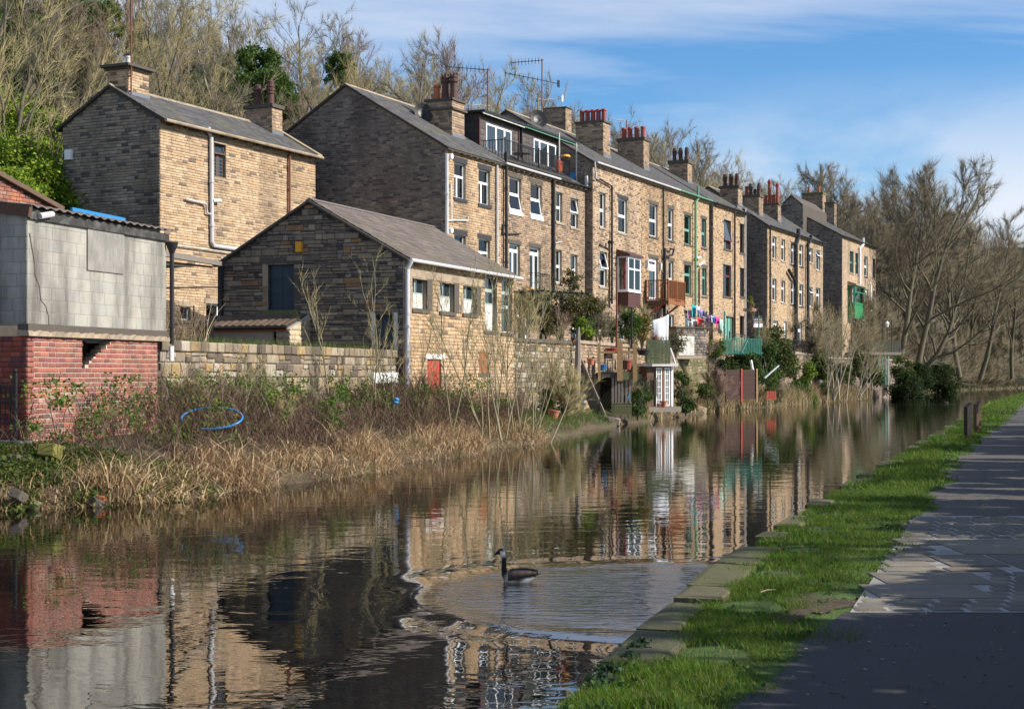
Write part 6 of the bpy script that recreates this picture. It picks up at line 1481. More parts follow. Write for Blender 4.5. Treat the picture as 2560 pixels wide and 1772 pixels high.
# weeds and moss at the corner below the brick wall, grass by the old post
C = []; Rd = []
for k in range(330):
    Y = 21.5 + 5.5 * r.random(); o = .0 + 3.4 * r.random() ** 1.3; p = bank_pt(Y, o); C.append((p[0], p[1], p[2] + .05)); Rd.append((.3, .3, .12))
V, Fc, cc = leaves(C, Rd, 17000, .07, [(.05, .10, .018), (.07, .13, .02), (.09, .10, .02), (.12, .12, .03)], r, .1)
tag(put('bank_weeds', mesh_np('weeds', V, Fc, cc), 'plant'), 'low green weeds below the brick wall', 'weeds', kind='stuff')
def turf_patch(name, label, pts, n, ln, r, pal=[(.07, .14, .018), (.10, .17, .03), (.05, .10, .015), (.20, .18, .08)], wd=.012):
    P = [pts(r) for _ in range(n)]; L_ = ln * (.5 + r.random(n)); V, Fc, cc = blades(P, r.random(n) * 6.28, L_, .1 + .5 * r.random(n), .3 + .9 * r.random(n), wd * (.6 + .8 * r.random(n)), pal, r)
    return tag(put(name, mesh_np(name, V, Fc, cc), 'plant'), label, 'grass', kind='stuff')
turf_patch('bank_grass', 'rough grass on the far bank by the old timber post', lambda r: bank_pt(47 + 24 * r.random(), .1 + 2.2 * r.random()), 9000, .3, r)
turf_patch('far_bank_grass', 'straw coloured grass on the far bank below the walls', lambda r: bank_pt(68 + 80 * r.random(), .0 + 2.5 * r.random()), 12000, .55, r, STRAW[:4] + [(.09, .13, .03)], .03)
turf_patch('wall_top_grass', 'tufts of grass along the top of the retaining wall', lambda r: tuple(q0 + (q1 - q0) * r.random() + Vector((-.45 - .5 * r.random(), .3 + .4 * r.random(), 2.9))), 3500, .22, r)
def foot_pt(r):
    i = int(r.integers(1, len(fb) - 1)); u = r.random(); d = .05 + 1.35 * r.random(); a, b = outw(i, d), outw(i + 1, d); return (a[0] + (b[0] - a[0]) * u, a[1] + (b[1] - a[1]) * u, float(np.interp(d, [-.2, .5, 1.1, 1.6], [.75, .6, .35, -.3])))
turf_patch('wall_foot_growth', 'straw and nettles growing at the foot of the far canal walls', foot_pt, 15000, .8, r, STRAW + [(.09, .14, .03), (.06, .10, .02), (.12, .16, .04)], .035)
turf_patch('far_undergrowth', 'dark undergrowth on the bank at the bend of the canal', lambda r: bank_pt(126 + 110 * r.random(), -.2 + 9 * r.random()), 16000, 1.0, r, [(.07, .06, .03), (.10, .08, .045), (.05, .06, .02), (.13, .10, .06), (.06, .085, .02)], .07)
# dead stalks on the wall top
turf_patch('dry_stalks', 'dead brown stalks standing on top of the retaining wall', lambda r: tuple(q0 + (q1 - q0) * (.05 + .2 * r.random()) + Vector((-.6, .5, 2.9))), 90, 1.3, r, STRAW, .014)
# towpath verge
GR = [(.085, .17, .014), (.11, .20, .018), (.065, .13, .012), (.14, .22, .03), (.20, .17, .07)]
def verge_pts(n, Y0, Y1, r, pw=1.0):
    out = []
    while len(out) < n:
        Y = Y0 + (Y1 - Y0) * r.random() ** pw; a, b = interp(WR, Y) + .03, verge_edge(Y) + .08; u = r.random(); x = a + (b - a) * u
        stone = Y > 9.6 and (x - a) < ((.20 if Y < 15.5 else -.06) + .16 * math.sin(Y * 2.1) + .12 * math.sin(Y * 5.3)) and Y < 30
        bare = math.sin(x * 3.1 + Y * .7) * math.sin(Y * 1.9 - x) > .72 or (10.9 < Y < 12.6 and u > .72 + .1 * math.sin(Y * 7))
        if (stone or bare) and r.random() < .93: continue
        out.append((x, Y, .335 + .025 * (1 - abs(2 * u - 1))))
    return np.array(out)
parts = []
for (n, Y0, Y1, ln, wd) in ((52000, 7.2, 13, .045, .0055), (60000, 12.5, 24, .05, .008), (26000, 24, 60, .085, .016), (9000, 60, 160, .12, .04)):
    P = verge_pts(n, Y0, Y1, r, 1.25); P[:, 2] -= .005; nz = .6 + .5 * np.sin(P[:, 0] * 4.3 + P[:, 1] * 2.1) * np.sin(P[:, 1] * 3.3) + .25 * r.standard_normal(n)
    parts.append(blades(P, r.random(n) * 6.28, ln * np.clip(nz + .35, .35, 1.7) * (.6 + .8 * r.random(n)), .1 + .7 * r.random(n), .2 + r.random(n), wd * (.6 + .8 * r.random(n)), GR, r, [4, 4, 3.5, 2, 1.8], 2))
V, Fc, cc = join_np(parts); tag(put('verge_grass', mesh_np('grass', V, Fc, cc), 'plant'), 'short green grass between the canal edge and the path', 'grass', kind='stuff')
C = []; Rd = []
for k in range(150):
    Y = 8 + 32 * r.random() ** 1.5; a, b = interp(WR, Y), verge_edge(Y); C.append((a + (b - a) * (.1 + .85 * r.random()), Y, .36)); q = .07 + .10 * r.random(); Rd.append((q, q, .03))
V, Fc, cc = leaves(C, Rd, 2400, .04, [(.05, .11, .03), (.07, .14, .035), (.04, .085, .025)], r, .1)
tag(put('verge_weeds', mesh_np('weeds', V, Fc, cc), 'plant'), 'broad leaved weeds in the towpath grass', 'weeds', kind='stuff')
C = [(interp(WR, Y) + .1, Y, .37) for Y in (8.9, 9.2, 9.6, 9.9, 10.05)]
V, Fc, cc = leaves(C, [(.10, .10, .025)] * 5, 700, .035, [(.05, .085, .05), (.035, .065, .035)], r, .1)
tag(put('edge_plant', mesh_np('leaves', V, Fc, cc), 'plant'), 'blue green weed overhanging the canal edge', 'weeds', kind='stuff')
# fallen twigs and leaves
# ---------------------------------------------------------------- canal coping, setts, posts
cp = thing('canal_coping', 'line of mossy stone blocks edging the towpath side of the canal', 'kerb', (0, 0, 0))
Y = 9.5; cpm = [piece_mesh(500 + k, .09) for k in range(5)]
for me in cpm: me.materials.append(MATS['coping_piece'])
while Y < 60:
    ln = .55 + 1.1 * random.random(); x0, x1 = interp(WR, Y), interp(WR, Y + ln); a = math.atan2(ln, x1 - x0); d = math.hypot(ln, x1 - x0)
    # a coping block lies flat: its outer face is turned upwards
    if Y > 15.5 and random.random() < .45: Y += ln; continue
    o = put('coping_stone', random.choice(cpm), None, cp, (x0 + .56, Y, .30), (R(90) * 0, 0, a), (d - .02, .05, .05))
    o.matrix_world = Matrix.Translation((x0 - .04, Y + .01, .35 - .012 * random.random())) @ Matrix.Rotation(a, 4, 'Z') @ Matrix.Rotation(R(-90), 4, 'X') @ Matrix.Diagonal((d - .025, .05, .62, 1)) 
    o.matrix_world = Matrix.Translation((x0 - .04 - .03 * random.random(), Y + .02, .322 + .024 * random.random())) @ Matrix.Rotation(R(3) * (random.random() - .5), 4, 'X') @ Matrix(((math.cos(a), 0, math.sin(a), 0), (math.sin(a), 0, -math.cos(a), 0), (0, -1, 0, 0), (0, 0, 0, 1))) @ Matrix.Diagonal((d - .05, .05, .22 + .25 * random.random(), 1))
    Y += ln
st = thing('stone_paving', 'band of worn stone setts and slabs laid across the towpath', 'paving', (0, 0, 0))
ya, yb = 11.42, 19.2
MB().add([(path_x(ya) - .01, ya, ZP + .004), (path_x(ya) + 3.3, ya, ZP + .004), (path_x(yb) + 3.3, yb, ZP + .004), (path_x(yb) - .01, yb, ZP + .004)], [(0, 1, 2, 3)]).put('mortar_bed', 'wet_mortar', st)
def pillow(seed):
    r_ = np.random.default_rng(seed); b = MB(); n = 5; vs = []
    for j in range(n):
        for i in range(n):
            u, v = (0, .07, .5, .93, 1)[i], (0, .1, .5, .9, 1)[j]; e = max(abs(2 * u - 1), abs(2 * v - 1)); d_ = -1 + .30 * e ** 3 + (.9 if e > .99 else 0) + (r_.random() - .5) * .12
            vs.append((u, d_, v))
    return smooth_me(b.add(vs, [(j * n + i, j * n + i + 1, (j + 1) * n + i + 1, (j + 1) * n + i) for j in range(n - 1) for i in range(n - 1)]).mesh('sett'))
spm = [pillow(600 + k) for k in range(6)]
for me in spm: me.materials.append(MATS['sett_piece'])
slm = [piece_mesh(640 + k, .02) for k in range(4)]
for me in slm: me.materials.append(MATS['sett_piece'])
def sett(u0, u1, y0, y1, h=.022, nm='sett'):
    x0 = path_x((y0 + y1) / 2)
    o = put(nm, random.choice(spm if nm == 'sett' else slm), None, st)
    o.matrix_world = Matrix.Translation((x0 + u0, y0, ZP + .004)) @ Matrix(((1, 0, 0, 0), (0, 0, 1, 0), (0, -1, 0, 0), (0, 0, 0, 1))) @ Matrix.Diagonal((u1 - u0, h * (.8 + .4 * random.random()), y1 - y0, 1))
# near band of setts, right of the big slabs and along the near edge
y = 11.45
for row in range(11):
    y1 = y + .205; u = -.02 if row < 3 else .98
    k = 0
    while u < 2.9:
        wv = .27 + .05 * random.random() if row < 3 else .19 + .02 * random.random()
        sett(u + .022, u + wv - .022, y + .006, y1 - .006, .016); u += wv
    y = y1
sett(-.02, .93, 12.1, 12.88, .014, 'slab'); sett(-.02, .93, 12.9, 13.66, .014, 'slab')
for (u0, u1, y0, y1) in ((-.05, .55, 13.75, 14.05), (.56, 1.1, 13.75, 14.0), (1.12, 2.9, 13.8, 15.0), (-.05, .42, 14.1, 14.5), (-.05, .40, 14.52, 14.95), (-.05, .38, 14.97, 15.4), (-.05, .36, 15.42, 15.85), (-.05, .36, 15.87, 16.5), (.46, 1.05, 14.1, 15.0), (.5, 1.7, 15.06, 16.4), (1.72, 2.0, 15.06, 15.5), (2.02, 2.3, 15.06, 15.5), (1.72, 2.9, 15.55, 16.4), (2.32, 2.9, 15.06, 15.5)): sett(u0 + .015, u1 - .015, y0, y1, .014, 'slab')
y = 16.52
for row in range(6):
    y1 = y + .40; u = -.03; first = True
    while u < 2.9:
        wv = .36 if first else .21 + .02 * random.random(); first = False
        sett(u + .024, u + wv - .024, y + .012, y1 - .012, .02); u += wv
    y = y1
for k, (px, py, hgt, tilt, lab, sg) in enumerate(((2420, 1093, .98, .02, 'nearer dark square timber post on the towpath verge', False), (2443, 1082, .99, -.01, 'farther timber post with marker plate and a pale strip as its sunlit edge', True))):
    Yp = (CZ - .34) * FOC / (py - HOR); x = (px - 1280) / FOC * Yp
    o = thing('wooden_post', lab, 'post', (x, Yp, .3), .35)
    b = MB().box(-.085, .085, -.085, .085, 0, hgt); b.v = [(x_, y_, z_ + (.13 * (x_ + .085) / .17 - .05 if z_ > .5 else 0)) for x_, y_, z_ in b.v]
    b.put('shaft', 'char_post' if k == 0 else 'timber_brown', o)
    if sg: MB().box(-.05, .05, -.095, -.086, hgt - .32, hgt - .05).put('marker_plate', 'dressed_dark', o); MB().box(.086, .10, -.05, .05, .0, hgt + .04).put('batten', 'timber_tan', o)  # added tan batten: the post's sunlit right edge put into colour
# fallen twigs on the path
for (px, py, w_, lab) in ((2430, 1293, .5, 'curved fallen twig on the slabs of the path'), (1900, 1480, .16, 'small fallen twig on the canal coping'), (2455, 1262, .12, 'short fallen twig beyond the setts')):
    p = on_water(px, py, ZP + .03); o = MB().tube([(0, 0, 0), (w_ * .4, .05, .012), (w_, .16, 0)], [.008, .007, .004], 5).put('fallen_twig', 'bark_sapling'); o.location = p; tag(o, lab, 'twig')

# ---------------------------------------------------------------- goose and duck
def bird(name, label, cat, loc, rz, s, dark=False):
    o = thing(name, label, cat, loc, rz); o.scale = (s, s, s)
    sp = [(-.40, 0, .10, .02, .015), (-.34, 0, .10, .07, .055), (-.22, 0, .075, .125, .105), (-.06, 0, .055, .155, .135), (.10, 0, .05, .145, .13), (.20, 0, .075, .10, .11), (.255, 0, .135, .062, .075), (.275, 0, .20, .055, .058), (.275, 0, .28, .047, .048), (.272, 0, .36, .045, .046), (.285, 0, .42, .05, .05), (.32, 0, .455, .056, .052), (.365, 0, .455, .052, .046), (.405, 0, .44, .035, .03), (.44, 0, .428, .02, .016), (.48, 0, .418, .012, .008)]
    n = 14; V = []; cs = []; Fc = []
    for i, (x, y, z, ry, rr) in enumerate(sp):
        a = Vector(sp[max(i - 1, 0)][:3]); b_ = Vector(sp[min(i + 1, len(sp) - 1)][:3]); d = (b_ - a).normalized(); up = Vector((0, 1, 0)).cross(d) * -1
        if i < 5: up = Vector((0, 0, 1))
        for k in range(n):
            t = 2 * math.pi * k / n; q = Vector((x, y, z)) + Vector((0, 1, 0)) * ry * math.cos(t) + up * rr * math.sin(t); V.append(tuple(q))
            if i >= 6:
                c = (.012, .012, .013)
                if 10 <= i <= 11 and abs(math.cos(t)) > .55 and q.z < .46: c = (.80, .78, .74)
            elif i >= 5 or (i == 4 and q.z < .08): c = (.46, .40, .33)
            elif x < -.1 and q.z < .10: c = (.70, .69, .66)
            elif q.z < .02: c = (.30, .24, .19)
            else: c = (.10, .075, .06)
            if dark: c = (.02, .02, .022) if i > 5 else (.05, .04, .035)
            cs.append(c)
    for i in range(len(sp) - 1):
        for k in range(n): Fc.append((i * n + k, i * n + (k + 1) % n, (i + 1) * n + (k + 1) % n, (i + 1) * n + k))
    put('body', mesh_np('body', V, Fc, np.array(cs)), 'feather', o, smooth=True)
    if dark: return o
    for sgn in (-1, 1):
        V = []; cs = []; m_ = 9
        for i in range(m_):
            u = i / (m_ - 1); x = .17 - .60 * u; zt = .175 + .035 * math.sin(u * 2.6) - .02 * u; zb = .04 + .10 * u ** 1.3; yy = (.135 * math.sin(math.pi * min(.25 + u * .62, 1)) + .035) * sgn
            V += [(x, yy * .55, zt), (x, yy * 1.18, (zt + zb) / 2 + .015), (x, yy * 1.0, zb)]; c = (.075, .055, .047) if i % 2 else (.11, .082, .068); cs += [c, c, (.06, .045, .04)]
        Fc = [(i * 3 + j, i * 3 + j + 1, i * 3 + j + 4, i * 3 + j + 3) for i in range(m_ - 1) for j in range(2)]
        w_ = put('wing', mesh_np('wing', V, Fc, np.array(cs)), 'feather', o, smooth=True)
        md = w_.modifiers.new('thick', 'SOLIDIFY'); md.thickness = .02
        MB().lathe([(.0, -.006), (.008, 0), (.0, .006)], (.372, .041 * sgn, .468), 8).put('eye', 'black_iron', o)
    MB().add([(-.36, -.05, .12), (-.36, .05, .12), (-.52, .04, .15), (-.52, -.04, .15), (-.36, -.05, .10), (-.36, .05, .10), (-.52, .04, .14), (-.52, -.04, .14)], MB.BF).put('tail', 'black_iron', o)
    return o
bird('canada_goose', 'swimming goose with black neck, white cheek and brown back', 'goose', GOOSE + Vector((0, 0, -.01)), R(172), .46).scale = (.50, .50, .72)
bird('duck', 'small dark duck on the far water before the posts', 'duck', on_water(2365, 1008), R(185), .55, True)

# ---------------------------------------------------------------- saplings and shrubs before the warehouse
def sapling(label, px, py, top, Y, stems, seed, lean=(0, 0), limbs=6, m='bark_sapling', r0=.03, sub=3, spread=.45):
    p = at(px, py, Y); Ht = (py - top) / FOC * Y
    tm, cm = tree_parts(seed, Ht, r0, lean, limbs=limbs, sub=sub, tw=2, fine=2, up=.7, first=.35, spread=spread, wob=.10, stems=stems, twl=.45, tr=.006)
    return inst_tree('sapling', label, 'saplings on the far bank', p, 1, seed, smooth_me(tm), cm, m, 'twig_tan' if m != 'bark_pale' else 'twig_tan')
for args in (('thin sapling in front of the retaining wall near its end', 832, 1075, 640, 37.5, 1, 301), ('pale sapling crossing the stone gable corner', 946, 1060, 590, 41, 2, 302), ('short sapling beside the culvert opening', 985, 1050, 780, 41, 2, 310), ('slim sapling just left of the red door', 1040, 1050, 760, 42, 2, 303), ('sapling between the red door and the shuttered window', 1130, 1060, 620, 42.5, 2, 304), ('many stemmed sapling before the shuttered window', 1215, 1075, 640, 44, 5, 305, (.05, 0)), ('tall forked sapling at the warehouse far corner', 1255, 1085, 560, 45, 3, 306), ('curving sapling leaning right towards the old post', 1300, 1080, 640, 46.5, 5, 307, (.18, 0)), ('low spreading sapling by the water before the terrace wall', 1330, 1090, 740, 47.5, 6, 308, (.25, 0)), ('thin whip among the brambles below the wall', 700, 1060, 850, 34.5, 2, 309), ('bare twig growing by the brick wall', 245, 1050, 985, 29.5, 2, 311, (-.3, 0)), ('slender whip right of the blue hose', 620, 1080, 840, 33, 1, 312)): sapling(*args)
sapling('pale many stemmed bush on the far bank below the railings', 2085, 990, 720, 117, 9, 320, (0, 0), 10, 'bark_pale', .075, 6, .6); sapling('pale crooked bush dipping a branch in the water', 2150, 985, 790, 128, 6, 321, (.35, 0), 9, 'bark_pale', .06, 6, .6); sapling('young tree growing through the ivy by the fence', 1905, 905, 745, 95, 4, 322, (.1, 0), 8, 'bark_pale', .03)
def plant(name, label, px, py, Y, R_, Hh, n, size, pal, cat='shrub', seed=1, twiggy=False, group=None, mass=14, fill=.35):
    r = np.random.default_rng(seed); p = at(px, py, Y); o = thing(name, label, cat, p, 0, group)
    C, Rd = clumps(r, mass, R_, Hh); V, Fc, cc = leaves(C, Rd, n, size, pal, r, fill); put('foliage', mesh_np('foliage', V, Fc, cc), 'plant', o)
    b = MB()
    for k in range(4): a = k * 1.57 + seed; b.tube([(0, 0, -.2), (.25 * R_ * math.cos(a), .25 * R_ * math.sin(a), Hh * .45), (.5 * R_ * math.cos(a), .5 * R_ * math.sin(a), Hh * .8)], [.05, .03, .012], 5)
    b.put('stem', 'bark', o); return o
OLIVE = [(.10, .105, .03), (.13, .11, .045), (.075, .08, .025), (.16, .12, .06), (.06, .075, .02)]
for i, a in enumerate((
    ('climber', 'olive climbing plant over the pergola before the narrow house', 1345, 800, 66, 1.2, 1.3, 2600, .11, OLIVE), ('climber', 'brown green climber hanging over the terrace edge', 1420, 800, 67, 1.4, 1.2, 2600, .11, OLIVE), ('climber', 'tall thin climber reaching up the narrow house wall', 1430, 790, 69, .5, 2.6, 1100, .10, OLIVE), ('climber', 'dense climber around the garden trellis', 1480, 840, 68, 1.0, 1.9, 2800, .10, OLIVE),
    ('bay_tree', 'bright green rounded shrub behind the old timber post', 1462, 838, 66, .55, .9, 1500, .10, LEAFB), ('garden_shrub', 'leafy shrub behind the deck beside the rusty pole', 1575, 850, 70, .7, 1.4, 1800, .10, LEAFG), ('forsythia', 'shrub with yellow flowers before the hung white sheet', 1605, 865, 72, .7, 1.5, 1800, .09, OLIVE + [(.5, .35, .02)]),
    ('ivy', 'ivy spilling over the wall below the green fence', 1850, 955, 92, 1.5, 1.7, 4200, .16, IVY), ('ivy', 'thick ivy below the estate sign', 1905, 950, 95, 1.6, 2.2, 5200, .16, IVY), ('ivy', 'big ivy mound left of the railings', 1945, 930, 101, 1.8, 3.6, 5400, .16, IVY + OLIVE[:2]), ('ivy', 'low ivy hanging to the water beside the conifer', 1975, 1010, 112, 1.8, 1.7, 3200, .16, IVY),
    ('conifer', 'golden green conifer standing at the water edge', 2012, 1010, 113, 1.1, 3.2, 6500, .13, LEAFB[1:] + LEAFG[:2]), ('dead_conifer', 'withered brown conifer behind the golden green one', 1962, 975, 112, .85, 2.6, 3800, .13, [(.10, .065, .045), (.075, .05, .035)]),
    ('ivy', 'ivy on the wall end near the pale bush', 2040, 950, 120, 1.3, 2.4, 3000, .17, IVY), ('garden_shrub', 'small shrub in the garden strip below the mossy wall', 1745, 985, 82, 1.0, .5, 1600, .10, LEAFG), ('fern', 'green fern at the foot of the terrace wall', 1365, 1030, 57, .45, .9, 1500, .11, LEAFG), ('garden_shrub', 'dark shrub in front of the french door shed', 1605, 1010, 68, .6, 1.0, 1500, .11, IVY), ('garden_shrub', 'overhanging dark bush right of the french door shed', 1715, 1030, 75, .5, .7, 1500, .11, IVY), ('tree_trunk_ivy', 'mossy leaning trunk with twigs beside the shed', 1705, 1020, 76, .5, 2.0, 700, .12, IVY))):
    plant(*a, seed=400 + i)
# bare earth where the verge is worn, beside the tarmac
o = MB(); n = 24; rr_ = [(.55 + .18 * math.sin(3 * a + 1) + .1 * math.sin(7 * a)) for a in np.linspace(0, 6.28, n, endpoint=False)]
o.add([(path_x(11.75 + 1.15 * q * math.sin(a)) - .38 + .5 * q * math.cos(a), 11.75 + 1.15 * q * math.sin(a), ZP + .003) for q, a in zip(rr_, np.linspace(0, 6.28, n, endpoint=False))], [tuple(range(n))])
tag(o.put('bare_earth', 'soil'), kind='structure')
# ---------------------------------------------------------------- garden clutter between terrace and canal
def place(px, py, Y): return at(px, py, Y)
# old post, stairs, deck
p = at(1439, 1035, 62.0)
o = MB().tube([(0, 0, -.3), (.05, 0, 1.2), (.1, .02, 2.4), (.1, 0, 3.3), (.13, 0, 3.65)], [.14, .135, .12, .10, .04], 8).put('old_timber_post', 'timber_grey', None); o.location = p; tag(o, 'thick weathered grey timber post at the end of the terrace wall', 'post')
o = MB().tube([(0, 0, -.3), (.02, 0, 1.4), (.0, 0, 2.7)], [.07, .06, .05], 7).put('old_timber_post', 'timber_grey', None); o.location = at(1433, 1030, 62.6); tag(o, 'slim timber post just behind the thick weathered one', 'post')
ta, tb = at(1449, 890, 63.5), at(1516, 1048, 62.6); s_ = Vector((0, .9, 0))
stt = thing('garden_stairs', 'dark timber stairs with handrail descending from the terrace to the water', 'stairs', (0, 0, 0))
for off_ in (Vector((0, 0, -.75)), s_ + Vector((0, 0, -.75))): MB().beam(ta + off_, tb + off_, .05, .28).put('stringer', 'timber_slate', stt)
for dz in (.0, -.38): MB().beam(ta + Vector((0, 0, dz)), tb + Vector((0, 0, dz)), .05, .12 if dz == 0 else .2).put('rail', 'timber_grey' if dz == 0 else 'timber_slate', stt)
for k in range(12):
    c = ta.lerp(tb, (k + .5) / 12) + Vector((0, 0, -.68)); MB().box(c.x - .12, c.x + .12, c.y, c.y + .9, c.z - .02, c.z + .02).put('tread', 'plank_piece', stt)
for q, m_ in ((tb, 'timber_moss'), (ta.lerp(tb, .72), 'timber_dark')): MB().box(q.x - .07, q.x + .07, q.y - .06, q.y + .06, .2, q.z + .1).put('newel_post', m_, stt)
def yy(px, Y): return (px - 1280) / FOC * Y
YD = 64.5; zd = at(1540, 932, YD).z
dk = thing('timber_deck', 'small raised timber deck with tan posts above the water', 'deck', (0, 0, 0))
xl, xr = yy(1496, YD), yy(1592, YD)
for k in range(12): MB().box(xl + (xr - xl) * k / 12 + .005, xl + (xr - xl) * (k + 1) / 12 - .005, YD, YD + 2.4, zd - .03, zd + .02).put('deck_board', 'plank_piece', dk)
MB().box(xl, yy(1545, YD), YD - .05, YD - .002, zd - .2, zd + .03).put('fascia', 'timber_dark', dk); MB().box(yy(1549, YD), xr + .05, YD - .08, YD - .004, zd - .3, zd + .05).put('fascia', 'timber_moss', dk)
for px, top, w_ in ((1498, 857, .11), (1547, 850, .16), (1554, 860, .08), (1584, 862, .08), (1589, 860, .1)):
    z = at(px, top, YD).z; x = yy(px, YD); MB().box(x - w_ / 2, x + w_ / 2, YD - .12, YD - .01 + w_ * .3, zd - .35, z).put('post', 'timber_tan', dk)
zr_ = at(1540, 880, YD).z; MB().box(xl, yy(1546, YD), YD - .1, YD - .03, zr_ - .06, zr_ + .04).put('rail', 'timber_tan', dk); MB().box(yy(1549, YD), xr, YD - .1, YD - .03, zr_ - .05, zr_ + .05).put('rail', 'timber_tan', dk)
for k in range(22):
    x = xl + (xr - xl) * k / 22; MB().box(x - .008, x + .008, YD - .07, YD - .055, zd, zr_).put('wire', 'black_iron', dk)
for px in (1532, 1540, 1548, 1556, 1566, 1575): x = yy(px, YD); MB().box(x - .05, x + .05, YD - .02, YD + .09, .2, zd - .03).put('support', 'timber_grey', dk)
MB().box(xl, xr + .4, YD + 2.2, YD + 2.3, .3, zd - .05).put('back_boarding', 'timber_dark', dk)
for k in range(16):
    xa = xl - .1 + k * .13; MB().beam((xa, YD + 2.1, .6), (xa + .8, YD + 2.1, zd - .15), .09, .03).put('batten', 'timber_dark', dk)
cr = thing('plank_box', 'slatted moss green box of planks under the deck', 'box', at(1556, 1037, 63.6)); 
for k in range(4): MB().box(-.4, .4, -.02, .02, k * .12, k * .12 + .1).put('plank', 'timber_moss', cr); 
for k in range(6): MB().box(-.38 + k * .14, -.28 + k * .14, -.03, .5, .48, .51).put('plank', 'plank_piece', cr)
MB().box(-.39, .39, .022, .5, 0, .47).put('inner_box', 'timber_dark', cr)
o = MB().tube([(0, 0, 0), (.02, 0, 2.0), (0, 0, 3.9)], .04, 6).put('rusty_pole', 'rust_iron', None); o.location = at(1541, 880, 66); tag(o, 'thin rusty pole rising from the deck', 'pole')
for px, py, top, Y, lab in ((1579, 870, 768, 69, 'thin dark clothes pole behind the deck'), (1669, 880, 775, 80, 'dark clothes pole holding the white sheet')):
    o = MB().tube([(0, 0, 0), (0, 0, (py - top) / FOC * Y)], .045, 6).put('clothes_pole', 'black_iron', None); o.location = at(px, py, Y); tag(o, lab, 'pole')
# pots and tubs
def pot(label, px, py, Y, r_, h, m_, nm='flower_pot', cat='pot', tall=None):
    o = MB().lathe([(r_ * .72, 0), (r_ * .95, h * .82), (r_ * 1.05, h * .84), (r_ * 1.05, h), (r_ * .92, h), (r_ * .8, h * .7)], n=16).put(nm, m_, None); o.location = at(px, py, Y); tag(o, label, cat); return o
pot('large tilted terracotta tub on the grass by the old post', 1383, 1046, 55, .21, .32, 'terracotta').rotation_euler = (0, R(8), 0)
pot('terracotta pot on the stair head wall', 1477, 912, 63.8, .17, .27, 'terracotta'); pot('terracotta pot on the shed step', 1660, 1018, 70, .15, .30, 'terracotta'); pot('small planted terracotta pot left of the shed step', 1648, 1018, 70, .13, .16, 'orange_pot')
pot('red tub at the right corner of the deck', 1567, 924, 65, .24, .42, 'red_pot', 'tub', 'tub'); pot('long red trough on the deck rail', 1530, 884, 65.2, .3, .25, 'red_paint', 'trough', 'trough'); pot('blue tub on the deck behind the wires', 1506, 926, 65.2, .2, .26, 'blue_plastic', 'tub', 'tub'); pot('silver bucket on the terrace wall', 1411, 860, 61.5, .13, .2, 'grey_pipe', 'bucket', 'bucket'); pot('red planter beside the silver bucket on the wall', 1436, 860, 62.3, .17, .26, 'red_pot', 'planter', 'planter')
pot('dark hanging bowl planter by the trellis panel', 1608, 888, 67.5, .3, .25, 'black_iron', 'bowl_planter', 'planter')
bt = thing('window_box', 'red window box with flowers on the open french window', 'window box', TH2.fr.world(TH2.fr.x(1334, -.3), -.3, TH2.fr.z(1334, 738, -.3)), TH2.fr.rz)
MB().box(-.4, .4, -.12, .12, 0, .22).put('trough', 'red_paint', bt); MB().lathe([(.02, .2), (.12, .3), (.02, .4)], (-.25, 0, 0), 8).put('flowers', 'yellow_plastic', bt)
jb = thing('juliet_railing', 'thin black railing across the open french window', 'railing', TH2.fr.world(0, 0, 0), TH2.fr.rz)
xa, xb = TH2.fr.x(1318), TH2.fr.x(1352); za, zb = TH2.fr.z(1320, 735), TH2.fr.z(1320, 683)
for z in (za, zb): MB().box(xa, xb, -.5, -.48, z - .015, z + .015).put('rail', 'black_iron', jb)
for k in range(11): x = xa + (xb - xa) * k / 10; MB().box(x - .01, x + .01, -.495, -.475, za, zb).put('bar', 'black_iron', jb)
for x in (xa, xb): MB().box(x - .012, x + .012, -.49, -.03, zb - .012, zb + .012).put('rail', 'black_iron', jb)
# trellis screen, french door shed
tr_ = thing('trellis_screen', 'pale green woven garden screen above the shed', 'screen', at(1617, 910, 71)); W_, H_ = 58 / FOC * 71, 60 / FOC * 71
for k in range(16): MB().box(0, W_, -.01 + .008 * (k % 2), .008 + .008 * (k % 2), H_ * k / 16 + .006, H_ * (k + 1) / 16 - .006).put('slat', 'screen_green', tr_)
for k in range(7): MB().box(W_ * k / 6 - .02, W_ * k / 6 + .02, .02, .05, 0, H_).put('batten', 'timber_moss', tr_)
Ysh = 71.5; sh = thing('garden_shed', 'small shed with white glazed french doors at the water edge', 'shed', at(1633, 1016, Ysh), .42)
px2 = lambda d: d / FOC * Ysh; hS = px2(103)
MB().box(-.3, px2(56), .08, 2.2, 0, hS - .05).put('wall', 'timber_brown', sh); MB().box(-.6, px2(66), -.2, 2.4, hS - .05, hS + .1).put('roof', 'grey_pipe', sh)
for (a, b_) in ((px2(9), px2(25)), (px2(33), px2(48))):
    d = MB(); ring(d, a, b_, .02, hS - .12, .05, .0, .06); 
    for k in range(1, 6): z = .02 + (hS - .14) * k / 6; d.box(a + .04, b_ - .04, .01, .05, z - .015, z + .015)
    d.box((a + b_) / 2 - .015, (a + b_) / 2 + .015, .011, .049, .06, hS - .15); dd = d.put('door', 'upvc', sh); MB().box(a + .03, b_ - .03, .052, .058, .05, hS - .15).put('pane', 'clear_glass', dd); MB().box(a + .03, b_ - .03, .064, .075, .05, hS - .15).put('blind', 'upvc', dd)
MB().box(px2(27), px2(31), .0, .07, 0, hS - .06).put('door_post', 'timber_red', sh); MB().box(px2(52), px2(57), -.02, .08, 0, hS - .06).put('door_post', 'upvc', sh)
b = MB()
for k in range(5): b.box(px2(2 + k * 2.2), px2(2.5 + k * 2.2), -.05, -.03, .5, 2.0 * .7)
